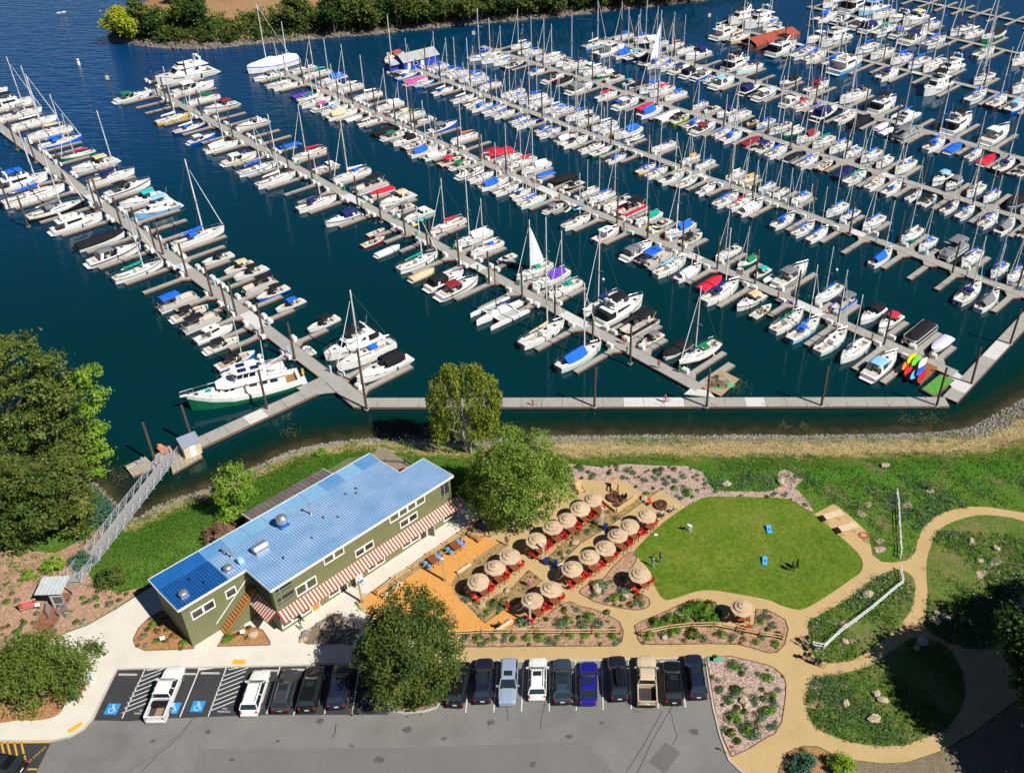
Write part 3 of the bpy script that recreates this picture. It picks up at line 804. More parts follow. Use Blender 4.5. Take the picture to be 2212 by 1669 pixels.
def win_mb(x0,x1,w0,w1,z0,z1,rake_f,tum,za,zb,side,xa=.1,xb=.9,zf=None,rake_b=.1,out=.012):
 """a pane lying on the side of house_mb between heights za..zb (0..1) and lengths xa..xb"""
 def P(u,v):
  lx,hx=x0+(x1-x0)*u,(x0+rake_b)+(x1-rake_f-x0-rake_b)*u
  lw=w0+(w1-w0)*u
  zl=z0+((zf if zf is not None else z0)-z0)*u
  return(lx+(hx-lx)*v,side*(lw+(lw*tum-lw)*v+out),zl+(z1-zl)*v)
 q=[P(xa,za),P(xb,za),P(xb,zb),P(xa,zb)]
 return MB().add(q,[(0,1,2,3) if side<0 else(3,2,1,0)])
def front_win_mb(x1,w1,z0,z1,rake_f,tum,za,zb,ya=-.88,yb=.88,out=.012):
 def P(y,v): return(x1-rake_f*v+out,y*(w1+(w1*tum-w1)*v),z0+(z1-z0)*v+out)
 return MB().add([P(ya,za),P(yb,za),P(yb,zb),P(ya,zb)],[(0,1,2,3)])
def canopy_mb(x0,x1,w,z0,sag=.22,n=4,skirt=0.0,fwd=0.0):
 b=MB();secs=[]
 for i in range(n+1):
  x=x0+(x1-x0)*i/n
  e=.10*(1-abs(2*i/n-1))-.05
  zz=z0+e
  p=[(x,w,zz-sag-skirt),(x,w,zz-sag),(x,w*.7,zz-sag*.25),(x,0,zz),(x,-w*.7,zz-sag*.25),(x,-w,zz-sag),(x,-w,zz-sag-skirt)]
  if not skirt:p=p[1:-1]
  secs.append(p)
 b.loft(secs)
 if skirt:
  k=len(secs[0])
  b.f.append(tuple(range(k)));b.m.append(0)
 b2=MB()
 return b
def frame_mb(x0,x1,w,z0,zb,r=.03):
 b=MB()
 for x in(x0,x1):
  for s in(1,-1):
   b.tube((x,s*w,z0),((x0+x1)/2,s*w,zb),r,n=4)
  b.tube((x,-w,z0),(x,w,z0),r,n=4)
 return b
def cover_mb(st,h,over=.06,ridge=True,x0=None):
 """fitted tarpaulin over a small boat"""
 b=MB();secs=[]
 n=len(st)
 xs0,xs1=st[0][0],st[-1][0]
 for i,(x,w,z) in enumerate(st):
  u=(x-xs0)/(xs1-xs0)
  hh=h*(math.sin(math.pi*min(1,max(0,u*.9+.12)))**.8)
  ww=w+over
  secs.append([(x,ww,z-.18),(x,ww,z+.03),(x,ww*.55,z+hh*.7),(x,0,z+hh),(x,-ww*.55,z+hh*.7),(x,-ww,z+.03),(x,-ww,z-.18)])
 b.loft(secs)
 b.f.append(tuple(range(7)));b.m.append(0)
 return b
def outboard_mb(x,z):
 return MB().box((x-.28,0,z+.42),(.62,.42,.55),taper=.8).box((x-.32,0,z-.15),(.22,.14,.75)).box((x-.05,0,z+.1),(.3,.3,.12))
def rail_mb(pts,zr,r=.025,posts=True):
 b=MB()
 up=[(x,y,z+zr) for x,y,z in pts]
 b.path(up,r,4)
 if posts:
  for a,c in zip(pts,up):b.tube(a,c,r*.9,n=4)
 return b
def toe_mb(st,r=.035,dz=.02):
 pts=[(x,w*1.01,z+dz) for x,w,z in st]+[(x,-w*1.01,z+dz) for x,w,z in st[::-1]]
 return MB().path(pts,r,4)
def pads_mb(L_,z):
 b=MB()
 for x0,x1,w0,w1 in L_:b.add([(x0,-w0,z(x0)),(x1,-w1,z(x1)),(x1,w1,z(x1)),(x0,w0,z(x0))],[(0,1,2,3)])
 return b
M_pad=mat('nonskid_pad',(.52,.50,.46),.8,(.45,.43,.39),3)
M_toe=mat('rub_rail',(.16,.12,.09),.6)
FEND=MB().tube((0,0,.15),(0,0,.75),.13,.13,7).ball((0,0,.78),.12,7,4).mesh('fender',[paint('n')])
SHAPES={}
def shp(key,fn,mats,smooth=False):
 if key not in SHAPES:
  SHAPES[key]=fn().mesh(key.split(':')[-1],mats,smooth)
 return SHAPES[key]
# sailboat, 10 m
ST_S=[(-5,.98,1.0),(-4,1.28,.98),(-2.5,1.52,.97),(-.5,1.62,1.0),(1.5,1.42,1.06),(3.2,.86,1.16),(4.4,.34,1.25),(5.0,.03,1.3)]
def bare(m,n=1): return[m]*n
def sail_parts(var):
 c0=(.85,.8,.9)[var]
 cx0,cx1=((-1.1,2.6),(-.7,2.2),(-1.4,3.0))[var]
 hz=(1.42,1.36,1.48)[var]
 P={}
 P['hull']=shp('s:hull',lambda:hull_mb(ST_S),[M_white]*3)
 P['deck']=shp('s%d:deck'%var,lambda:deck_mb(ST_S,-4.1,cx0-.1,.72,.5),[M_deck,M_cock])
 P['cabin']=shp('s%d:cabin'%var,lambda:house_mb(cx0,cx1,c0*1.05,.55,1.0,hz,.55,.05,.82,1.12),[M_white])
 for s in(1,-1):
  P['win%d'%s]=shp('s%d%d:window'%(var,s),lambda:win_mb(cx0,cx1,c0*1.05,.55,1.0,hz,.55,.82,.35,.75,s,.12,.8,1.12,.05),[M_glass])
 P['hatch']=[shp('s%d:hatch'%var,lambda:MB().box((cx1+.45,0,1.19),(.5,.5,.08)),[M_glass]),shp('s%d:hatch'%(var+5),lambda:MB().box((cx0+1.2,0,hz+.07),(.55,.5,.05)),[M_glass])]
 P['mast']=shp('s:mast',lambda:MB().tube((1.0,0,1.1),(.9,0,14.8),.13,.1,6),[M_white])
 P['spreader']=shp('s:spreader',lambda:MB().tube((1.0,-1.0,7.6),(.95,1.0,7.6),.035,n=4),[M_alu])
 P['boom']=shp('s:boom',lambda:MB().tube((.95,0,2.25),(-3.1,0,2.2),.07,n=5),[M_alu])
 def cov():
  b=MB();secs=[]
  for i,(x,r,dz) in enumerate(((1.12,.16,.55),(.9,.26,.42),(.1,.24,.2),(-1.0,.2,.12),(-2.1,.16,.08),(-3.2,.09,.03))):
   secs.append([(x,r*math.cos(t)*.75,2.3+dz*.6+r*1.25*math.sin(t)) for t in[k*math.pi/4 for k in range(8)]])
  return b.loft(secs,closed=True,cap0=True,cap1=True)
 P['cover']=shp('s:sail_cover',cov,[M_white])
 def rig():
  b=MB()
  tp=(.92,0,14.6)
  for q in((-4.85,0,1.0),(.8,1.45,1.0),(.8,-1.45,1.0)):b.tube(tp,q,.016,n=3,cap=False)
  for s in(1,-1):b.tube((.98,0,7.6),(.5,s*1.4,1.0),.014,n=3,cap=False)
  return b
 P['rigging']=shp('s:rigging',rig,[M_rope])
 P['toe']=shp('s:toe_rail',lambda:toe_mb(ST_S),[M_toe])
 P['pad']=shp('s%d:foredeck_pad'%var,lambda:pads_mb([(cx1+.85,4.1,.5,.2)],lambda x:lerp_st(ST_S,x)[2]+.065),[M_pad])
 P['grab']=shp('s%d:handrail'%var,lambda:MB().tube((cx0+.3,.5,hz+.1),(cx1-.9,.3,hz+.1),.035,n=4),[M_teak])
 P['jib']=shp('s:furled_jib',lambda:MB().tube((4.75,0,1.55),(1.2,0,12.8),.075,.035,5),[M_white])
 def rails():
  b=MB()
  bow=[(3.1,.8,1.16),(4.3,.33,1.25),(4.95,0,1.3),(4.3,-.33,1.25),(3.1,-.8,1.16)]
  b.path([(x,y,z+.6) for x,y,z in bow],.022,4)
  for x,y,z in bow:b.tube((x,y,z),(x,y,z+.6),.02,n=4)
  st=[(-3.9,1.2,1.0),(-4.9,.95,1.0),(-4.9,-.95,1.0),(-3.9,-1.2,1.0)]
  b.path([(x,y,z+.62) for x,y,z in st],.022,4)
  for x,y,z in st:b.tube((x,y,z),(x,y,z+.62),.02,n=4)
  for s in(1,-1):b.path([(-3.9,s*1.2,1.6),(-.5,s*1.55,1.58),(3.1,s*.8,1.76)],.009,3)
  for s in(1,-1):b.tube((-.5,s*1.55,1.0),(-.5,s*1.55,1.6),.018,n=4)
  return b
 P['rails']=shp('s:railing',rails,[M_steel])
 P['dodger']=shp('s%d:dodger'%var,lambda:canopy_mb(cx0-.7,cx0+.6,.82,hz+.72,.2,3,.3),[M_white])
 P['wheel']=shp('s:tiller',lambda:MB().box((-4.35,0,1.15),(.5,.4,.35)).tube((-4.3,0,1.3),(-3.3,0,1.2),.035,n=4),[M_teak])
 P['bench']=shp('s:bench',lambda:MB().box((-2.7,0,.82),(2.2,.36,.1)),[M_cream])
 def tent():
  b=MB();secs=[]
  for x,rz,w,wz in((-3.6,2.2,1.05,1.35),(-2.2,2.45,1.3,1.3),(-.6,2.5,1.35,1.3),(.75,2.6,1.15,1.4)):
   secs.append([(x,w,wz),(x,w*.5,(rz+wz)/2+.16),(x,0,rz),(x,-w*.5,(rz+wz)/2+.16),(x,-w,wz)])
  return b.loft(secs)
 P['tent']=shp('s:boom_tent',tent,[M_white])
 def sail():
  b=MB();secs=[]
  for i in range(9):
   t=i/8
   z=2.4+9.3*t
   ln=3.9*(1-t)**.9+.08
   row=[]
   for k in range(6):
    u=k/5
    row.append((.9-ln*u,.38*math.sin(math.pi*u)*(1-t*.6),z-u*.25*(1-t)))
   secs.append(row)
  return b.loft(secs)
 P['sail']=shp('s:raised_sail',sail,[M_white],True)
 P['outb']=shp('s:outboard',lambda:outboard_mb(-4.95,.35),[M_black])
 return P
SAILP=[sail_parts(v) for v in range(3)]
def make_sail(root,cover,hull,kind,i):
 P=SAILP[i%3]
 hm=paint(hull)
 st=hm if hull!='w' else(paint(cover) if cover in 'bngrGR' and i%3==1 else hm)
 ob('hull',P['hull'],root,[hm,paint('w') if hull!='w' else st,M_anti])
 dk=ob('deck',P['deck'],root)
 cb=ob('cabin',P['cabin'],root)
 for s in(1,-1):ob('window',P['win%d'%s],cb)
 for h in P['hatch']:ob('hatch',h,cb)
 for s in(1,-1):ob('bench',P['bench'],dk,None,(0,s*.52,0))
 ms=ob('mast',P['mast'],root,scale=(1,1,rnd.uniform(.82,1.08)))
 ob('spreader',P['spreader'],ms)
 bo=ob('boom',P['boom'],root)
 ob('rigging',P['rigging'],root,scale=(1,1,ms.scale.z))
 ob('railing',P['rails'],root);ob('toe_rail',P['toe'],root)
 if i%2:ob('foredeck_pad',P['pad'],dk)
 for t in(1,-1):ob('handrail',P['grab'],cb,None,None,None,(1,t,1))
 for x,t in((-1.8,1.68),(.9,-1.62),(-2.6,-1.62))[:1+i%3]:ob('fender',FEND,root,[paint('wnw'[i%3])],(x,t,0))
 if kind=='S':ob('boom_tent',P['tent'],root,[cloth(cover)])
 elif kind=='U':ob('raised_sail',P['sail'],root,[mat('sail_cloth',(0.72,0.76,0.80),0.8)])
 elif cover!='k' or i%2:ob('sail_cover',P['cover'],bo,[cloth(cover)])
 if i%3!=2:ob('furled_jib',P['jib'],root,[cloth(cover if cover in 'bn' and i%4==1 else 'w')],scale=(1,1,ms.scale.z))
 if i%3==0 or cover in 'nR' or kind=='U':ob('dodger',P['dodger'],root,[cloth(cover if cover!='w' else 'b')])
 if i%2:ob('tiller',P['wheel'],root)
 else:ob('outboard_motor',P['outb'],root)
# express cruiser, 10 m
ST_X=[(-5,1.5,.98),(-3.5,1.62,1.02),(-1.5,1.68,1.12),(.8,1.6,1.26),(2.6,1.2,1.4),(4.0,.6,1.5),(5.0,.04,1.58)]
XP={}
def xparts():
 P=XP
 P['hull']=shp('x:hull',lambda:hull_mb(ST_X,.3,-.3,.86),[M_white]*3)
 P['deck']=shp('x:deck',lambda:deck_mb(ST_X,-4.2,-.3,1.3,.7,.1),[M_deck,M_cock])
 P['fore']=shp('x:cabin',lambda:house_mb(-.3,3.3,1.32,.62,1.22,1.78,1.1,.0,.78,1.46),[M_white])
 P['hatch']=shp('x:hatch',lambda:MB().box((1.5,0,1.84),(.55,.55,.06)),[M_glass])
 def ws():
  b=MB()
  lo=[(-.9,1.36,1.3),(.15,1.2,1.5),(.75,.5,1.72),(.75,-.5,1.72),(.15,-1.2,1.5),(-.9,-1.36,1.3)]
  hi=[(-1.0,1.26,1.95),(-.45,1.08,2.15),(-.05,.45,2.25),(-.05,-.45,2.25),(-.45,-1.08,2.15),(-1.0,-1.26,1.95)]
  return b.loft([lo,hi])
 P['ws']=shp('x:windscreen',ws,[M_glass])
 P['canopy']=shp('x:canopy',lambda:canopy_mb(-3.0,-.2,1.28,2.75,.28,4),[M_white])
 P['encl']=shp('x:enclosure',lambda:canopy_mb(-3.9,-.15,1.34,2.7,.3,4,.95),[M_white])
 P['frame']=shp('x:canopy_frame',lambda:frame_mb(-2.9,-.4,1.27,2.45,1.1),[M_steel])
 def arch():
  b=MB()
  s=[]
  for y,z,x in((1.5,1.05,-3.3),(1.42,1.9,-2.95),(1.1,2.5,-2.7),(-1.1,2.5,-2.7),(-1.42,1.9,-2.95),(-1.5,1.05,-3.3)):
   s.append([(x,y,z),(x+.55,y,z),(x+.55,y*.94,z-.1),(x,y*.94,z-.1)])
  return b.loft(s,closed=True)
 P['arch']=shp('x:radar_arch',arch,[M_white])
 P['plat']=shp('x:swim_platform',lambda:MB().prism([(-5.75,-1.2),(-5.75,1.2),(-4.95,1.42),(-4.95,-1.42)],.3,.42),[M_white])
 P['seat']=[shp('x%d:seat'%k,(lambda q: lambda:MB().box(*q))(q),[M_cream]) for k,q in enumerate((((-1.2,.55,.85),(.6,.7,.75)),((-1.4,-.55,.9),(.7,.7,.8)),((-3.7,0,.75),(.7,2.1,.6))))]
 for s in(1,-1):
  P['hw%d'%s]=shp('x%d:port_light'%s,lambda:MB().add([(.2,s*1.655,.93),(2.3,s*1.31,1.08),(2.2,s*1.33,1.2),(.3,s*1.66,1.1)],[(0,1,2,3) if s<0 else(3,2,1,0)]),[M_glass])
  P['fw%d'%s]=shp('x%d:window'%s,lambda:win_mb(-.3,3.3,1.32,.62,1.22,1.78,1.1,.78,.3,.75,s,.12,.62,1.46,0),[M_glass])
 P['toe']=shp('x:rub_rail',lambda:toe_mb(ST_X,.045,-.12),[M_toe])
 P['pad']=shp('x:sun_pad',lambda:pads_mb([(.75,2.0,.62,.5)],lambda x:1.87-.03*x),[M_pad])
 P['rail']=shp('x:bow_rail',lambda:rail_mb([(.6,1.5,1.25),(2.6,1.1,1.4),(4.0,.52,1.5),(4.95,0,1.6),(4.0,-.52,1.5),(2.6,-1.1,1.4),(.6,-1.5,1.25)],.5,.025),[M_steel])
xparts()
def hullmats(hull):
 return[M_white,paint(hull),M_anti]
def make_express(root,cover,hull,i):
 P=XP
 ob('hull',P['hull'],root,[M_white if hull in 'wry' else paint(hull),paint(hull) if hull!='w' else paint('wwnk'[i%4]),M_anti])
 dk=ob('deck',P['deck'],root)
 fc=ob('cabin',P['fore'],root)
 ob('hatch',P['hatch'],fc)
 for s in(1,-1):
  ob('port_light',P['hw%d'%s],root)
  if i%2:ob('window',P['fw%d'%s],fc)
 ob('windscreen',P['ws'],root)
 for q in P['seat']:ob('seat',q,dk)
 ob('swim_platform',P['plat'],root)
 ob('bow_rail',P['rail'],root);ob('rub_rail',P['toe'],root)
 if i%3==1:ob('sun_pad',P['pad'],fc)
 for x,t in((-2,1.75),(1.2,-1.62))[:1+i%2]:ob('fender',FEND,root,[paint('knw'[i%3])],(x,t,.1))
 if cover=='w' and i%2:ob('radar_arch',P['arch'],root)
 else:
  if cover in 'ken' and i%2:ob('enclosure',P['encl'],root,[cloth(cover)])
  else:
   ob('canopy',P['canopy'],root,[cloth(cover)])
   ob('canopy_frame',P['frame'],root)
  if i%3==0:ob('radar_arch',P['arch'],root)
# flybridge yacht, 12 m
ST_F=[(-6,1.85,1.15),(-4,1.98,1.2),(-1.5,2.05,1.3),(1.2,1.95,1.5),(3.4,1.45,1.75),(5.0,.72,1.95),(6.0,.05,2.1)]
FP={}
def fparts():
 P=FP
 P['hull']=shp('f:hull',lambda:hull_mb(ST_F,.35,-.4,.86),[M_white]*3)
 P['deck']=shp('f:deck',lambda:deck_mb(ST_F,-5.3,-3.3,1.55,.6,.08),[M_deck,M_teak])
 HW=(-3.2,2.9,1.6,1.2,1.3,2.75,1.5,.1,.88,1.6)
 P['house']=shp('f:cabin',lambda:house_mb(*HW),[M_white])
 for s in(1,-1):
  P['w%d'%s]=shp('f%d:window'%s,lambda:win_mb(-3.2,2.9,1.6,1.2,1.3,2.75,1.5,.88,.42,.84,s,.12,.82,1.6,.1),[M_glass])
  P['h%d'%s]=shp('f%d:port_light'%s,lambda:MB().add([(1.0,s*1.97,1.0),(3.2,s*1.52,1.2),(3.1,s*1.55,1.38),(1.1,s*1.98,1.2)],[(0,1,2,3) if s<0 else(3,2,1,0)]),[M_glass])
 P['fw']=shp('f:windscreen',lambda:front_win_mb(2.9,1.2,1.6,2.75,1.5,.88,.3,.86),[M_glass])
 P['fly']=shp('f:flybridge',lambda:MB().prism([(-4.6,-1.65),(-4.6,1.65),(1.0,1.5),(1.9,.8),(1.9,-.8),(1.0,-1.5)],2.76,2.9),[M_white])
 def coam():
  b=MB()
  pl=[(-3.0,1.5),(.6,1.38),(1.5,.75),(1.5,-.75),(.6,-1.38),(-3.0,-1.5)]
  return b.loft([[(x,y,2.9) for x,y in pl],[(x-.12,y*.95,3.4) for x,y in pl],[(x-.3,y*.86,3.4) for x,y in pl],[(x-.3,y*.86,2.92) for x,y in pl]])
 P['coam']=shp('f:coaming',coam,[M_white])
 P['fws']=shp('f:fly_windscreen',lambda:MB().loft([[(.45,1.25,3.4),(1.3,.65,3.4),(1.3,-.65,3.4),(.45,-1.25,3.4)],[(.2,1.18,3.75),(.95,.6,3.78),(.95,-.6,3.78),(.2,-1.18,3.75)]]),[M_glass])
 P['seat']=[shp('f%d:seat'%k,(lambda q: lambda:MB().box(*q))(q),[M_cream]) for k,q in enumerate((((-.4,.5,3.2),(.7,.7,.6)),((-2.3,0,3.1),(.7,2.2,.45))))]
 P['canopy']=shp('f:canopy',lambda:canopy_mb(-2.9,.7,1.35,4.85,.25,4),[M_white])
 P['frame']=shp('f:canopy_frame',lambda:frame_mb(-2.7,.5,1.33,4.6,3.3),[M_steel])
 P['encl']=shp('f:aft_enclosure',lambda:canopy_mb(-5.4,-3.1,1.6,2.85,.2,3,1.1),[M_white])
 P['arch']=shp('f:radar_mast',lambda:MB().box((-3.2,1.3,3.6),(.4,.12,1.5)).box((-3.2,-1.3,3.6),(.4,.12,1.5)).box((-3.2,0,4.4),(.5,2.75,.14)).ball((-3.2,0,4.65),.32,8,4,sq=(1,1,.6)).tube((-3.2,.9,4.4),(-3.6,1.0,7.0),.025,n=4),[M_white])
 P['plat']=shp('f:swim_platform',lambda:MB().prism([(-6.9,-1.5),(-6.9,1.5),(-5.95,1.75),(-5.95,-1.75)],.35,.48),[M_white])
 P['rail']=shp('f:bow_rail',lambda:rail_mb([(.4,1.9,1.48),(2.2,1.68,1.62),(3.8,1.2,1.8),(5.0,.66,1.95),(5.95,0,2.1),(5.0,-.66,1.95),(3.8,-1.2,1.8),(2.2,-1.68,1.62),(.4,-1.9,1.48)],.65,.03),[M_steel])
 P['toe']=shp('f:rub_rail',lambda:toe_mb(ST_F,.05,-.1),[M_toe])
 P['hatch']=shp('f:hatch',lambda:MB().box((3.7,0,1.86),(.6,.6,.08)),[M_glass])
fparts()
def make_fly(root,cover,hull,i):
 P=FP
 ob('hull',P['hull'],root,[M_white if hull=='w' else paint(hull),paint('w') if hull=='w' else paint(hull),M_anti])
 ob('deck',P['deck'],root)
 h=ob('cabin',P['house'],root)
 for s in(1,-1):
  ob('window',P['w%d'%s],h);ob('port_light',P['h%d'%s],root)
 ob('windscreen',P['fw'],h);ob('hatch',P['hatch'],root)
 f=ob('flybridge',P['fly'],root)
 ob('coaming',P['coam'],f);ob('fly_windscreen',P['fws'],f)
 for q in P['seat']:ob('seat',q,f)
 ob('rub_rail',P['toe'],root)
 for x,t in((-2.5,2.1),(.5,-2.05)):ob('fender',FEND,root,[paint('n')],(x,t,.1),None,1.3)
 if cover!='w':
  ob('canopy',P['canopy'],root,[cloth(cover)]);ob('canopy_frame',P['frame'],root)
 if cover=='k':ob('aft_enclosure',P['encl'],root,[cloth(cover)])
 if i%3 or cover=='w':ob('radar_mast',P['arch'],root)
 ob('swim_platform',P['plat'],root);ob('bow_rail',P['rail'],root)
# pilothouse boat, 8 m
ST_O=[(-4,1.25,.85),(-2,1.35,.88),(.5,1.3,1.0),(2.3,.9,1.15),(3.4,.4,1.25),(4.0,.04,1.32)]
OP={}
def oparts():
 P=OP
 P['hull']=shp('o:hull',lambda:hull_mb(ST_O,.25,-.3,.86),[M_white]*3)
 P['deck']=shp('o:deck',lambda:deck_mb(ST_O,-3.4,-1.0,1.0,.5,.08),[M_deck,M_cock])
 P['house']=shp('o:cabin',lambda:house_mb(-1.0,1.7,1.08,.8,.9,2.25,.75,.0,.9,1.08),[M_white])
 for s in(1,-1):
  P['w%d'%s]=shp('o%d:window'%s,lambda:win_mb(-1.0,1.7,1.08,.8,.9,2.25,.75,.9,.5,.9,s,.08,.9,1.08,0),[M_glass])
 P['fw']=shp('o:windscreen',lambda:front_win_mb(1.7,.8,1.08,2.25,.75,.9,.4,.92),[M_glass])
 P['top']=shp('o:hardtop',lambda:MB().prism([(-2.0,-1.0),(-2.0,1.0),(.9,.9),(1.25,.5),(1.25,-.5),(.9,-.9)],2.26,2.36),[M_white])
 P['hat']=shp('o:hatch',lambda:MB().box((-.4,0,2.38),(.55,.7,.04)),[M_glass])
 P['fore']=shp('o:foredeck',lambda:house_mb(1.3,3.1,.72,.35,1.08,1.42,.5,0,.8,1.22),[M_white])
 P['rail']=shp('o:bow_rail',lambda:rail_mb([(.9,1.15,1.05),(2.3,.82,1.15),(3.4,.36,1.25),(3.95,0,1.32),(3.4,-.36,1.25),(2.3,-.82,1.15),(.9,-1.15,1.05)],.5,.025),[M_steel])
 P['ob']=shp('o:outboard',lambda:outboard_mb(-4.0,.3),[M_black])
oparts()
def make_pilot(root,cover,hull,i):
 P=OP
 ob('hull',P['hull'],root,[M_white if hull in 'wr' else paint(hull),paint(hull),M_anti])
 ob('deck',P['deck'],root);ob('foredeck',P['fore'],root)
 h=ob('cabin',P['house'],root)
 for s in(1,-1):ob('window',P['w%d'%s],h)
 ob('windscreen',P['fw'],h)
 t=ob('hardtop',P['top'],root,[paint(cover)])
 ob('hatch',P['hat'],t);ob('bow_rail',P['rail'],root);ob('outboard_motor',P['ob'],root)
# runabout, 7 m
ST_R=[(-3.5,1.12,.72),(-2,1.2,.74),(0,1.22,.8),(1.6,1.05,.88),(2.7,.62,.95),(3.25,.3,.98),(3.5,.06,1.0)]
RP={}
def rparts():
 P=RP
 P['hull']=shp('r:hull',lambda:hull_mb(ST_R,.22,-.25,.84),[M_white]*3)
 P['deck']=shp('r:deck',lambda:deck_mb(ST_R,-2.9,2.3,.95,.42,.05),[M_deck,M_cock])
 P['ws']=shp('r:windscreen',lambda:MB().loft([[(-.3,1.1,.82),(.65,.95,.86),(.95,.4,.88),(.95,-.4,.88),(.65,-.95,.86),(-.3,-1.1,.82)],[(-.4,1.02,1.15),(.3,.86,1.3),(.5,.38,1.33),(.5,-.38,1.33),(.3,-.86,1.3),(-.4,-1.02,1.15)]]),[M_glass])
 P['dash']=shp('r:dash',lambda:MB().box((.45,0,.68),(.5,.62,.5)),[M_white])
 P['seat']=[shp('r%d:seat'%k,(lambda q: lambda:MB().box(*q))(q),[M_tan]) for k,q in enumerate((((-2.45,0,.6),(.75,1.8,.42)),((-.6,.55,.65),(.55,.55,.6)),((-.6,-.55,.65),(.55,.55,.6)),((1.6,.52,.6),(1.2,.34,.3)),((1.6,-.52,.6),(1.2,.34,.3))))]
 P['bim']=shp('r:bimini',lambda:canopy_mb(-1.9,.4,1.05,2.15,.2,4),[M_white])
 P['frame']=shp('r:bimini_frame',lambda:frame_mb(-1.8,.3,1.04,1.95,.8,.022),[M_steel])
 P['ob']=shp('r:outboard',lambda:outboard_mb(-3.5,.3),[M_black])
 P['plat']=shp('r:swim_platform',lambda:MB().prism([(-4.0,-.9),(-4.0,.9),(-3.45,1.05),(-3.45,-1.05)],.25,.34),[M_white])
 P['toe']=shp('r:rub_rail',lambda:toe_mb(ST_R,.035,-.05),[M_black])
 P['cover']=shp('r:boat_cover',lambda:cover_mb(ST_R,.42),[M_white])
 P['towr']=shp('r:tow_tower',lambda:MB().path([(-.5,1.1,.8),(-.7,.95,1.9),(-.7,-.95,1.9),(-.5,-1.1,.8)],.04,5),[M_black])
rparts()
def make_run(root,cover,hull,i):
 P=RP
 ob('hull',P['hull'],root,[paint(hull) if hull not in 'w' else M_white,M_white if hull in 'wrb' else paint(hull),M_anti])
 dk=ob('deck',P['deck'],root);ob('rub_rail',P['toe'],root)
 ob('windscreen',P['ws'],root);[ob('dash',P['dash'],dk,None,(0,t,0)) for t in(.62,-.62)]
 for q in P['seat']:ob('seat',q,dk,[M_tan if i%2 else M_cream])
 if cover!='-':
  ob('bimini',P['bim'],root,[cloth(cover)]);ob('bimini_frame',P['frame'],root)
 elif i%2:ob('tow_tower',P['towr'],root)
 ob('outboard_motor' if i%3 else 'swim_platform',P['ob' if i%3 else 'plat'],root)
def make_cov(root,cover,hull,i):
 P=RP
 ob('hull',P['hull'],root,[paint(hull) if hull!='w' else M_white,M_white if hull!='k' else paint('k'),M_anti])
 ob('boat_cover',P['cover'],root,[cloth(cover)],scale=(1,1,1+.12*(i%3)))
 ob('outboard_motor' if i%2 else 'swim_platform',P['ob' if i%2 else 'plat'],root)
# pontoon boat, 7.5 m
PP={}
def pparts():
 P=PP
 def tubes(): return MB().tube((-3.75,0,.15),(3.2,0,.15),.36,n=8).tube((3.2,0,.15),(3.9,0,.4),.36,.08,n=8)
 P['tub']=shp('p:pontoon_tube',tubes,[M_alu])
 P['deck']=shp('p:deck',lambda:MB().prism([(-3.8,-1.25),(3.5,-1.25),(3.7,-1.0),(3.7,1.0),(3.5,1.25),(-3.8,1.25)],.5,.6),[M_cock])
 def fence():
  b=MB();pl=[(-3.3,-1.2),(2.9,-1.2),(3.5,-.8),(3.5,.8),(2.9,1.2),(-3.3,1.2),(-3.3,-.4)]
  for a,c in zip(pl[:-1],pl[1:]):
   d=Vector((c[0]-a[0],c[1]-a[1],0));m=Vector(((a[0]+c[0])/2,(a[1]+c[1])/2,.93))
   b.box(m,(d.length,.05,.62),math.atan2(d.y,d.x))
  return b
 P['fen']=shp('p:fence',fence,[M_cream])
 P['seat']=[shp('p%d:seat'%k,(lambda q: lambda:MB().box(*q))(q),[M_cream]) for k,q in enumerate((((2.0,.9,.8),(2.2,.5,.4)),((2.0,-.9,.8),(2.2,.5,.4)),((-2.4,.85,.8),(1.5,.55,.45)),((-2.7,-.6,.8),(.6,1.1,.45)),((-.3,-.7,.95),(.6,.5,.8))))]
 P['bim']=shp('p:bimini',lambda:canopy_mb(-2.9,.6,1.2,2.75,.2,4),[M_white])
 P['frame']=shp('p:bimini_frame',lambda:frame_mb(-2.8,.5,1.19,2.55,1.2,.025),[M_alu])
 P['ob']=shp('p:outboard',lambda:outboard_mb(-3.75,.45),[M_black])
 def cov():
  b=MB()
  lo=[(-3.4,1.25,1.0),(3.0,1.25,1.0),(3.6,0,1.0),(3.0,-1.25,1.0),(-3.4,-1.25,1.0),(-3.4,0,1.0)]
  hi=[(-2.6,.7,1.75),(2.2,.7,1.6),(2.7,0,1.6),(2.2,-.7,1.6),(-2.6,-.7,1.75),(-2.6,0,1.85)]
  b.loft([[(x,y,z-.5) for x,y,z in lo],lo,hi],closed=True)
  b.f.append(tuple(range(12,18)));b.m.append(0)
  return b
 P['cover']=shp('p:mooring_cover',cov,[M_white])
pparts()
def make_pont(root,cover,hull,i,covered=False):
 P=PP
 for t in(1,-1):ob('pontoon_tube',P['tub'],root,None,(0,t*.85,0))
 ob('deck',P['deck'],root);ob('fence',P['fen'],root,[paint(hull)] if hull!='w' else[mat('pontoon_fence',(0.5,0.48,0.46),.5)])
 if covered:ob('mooring_cover',P['cover'],root,[cloth(cover)])
 else:
  for q in P['seat']:ob('seat',q,root)
 if not covered or cover=='e':
  ob('bimini',P['bim'],root,[cloth(cover)],scale=(1,1,1.0));ob('bimini_frame',P['frame'],root)
 ob('outboard_motor',P['ob'],root)
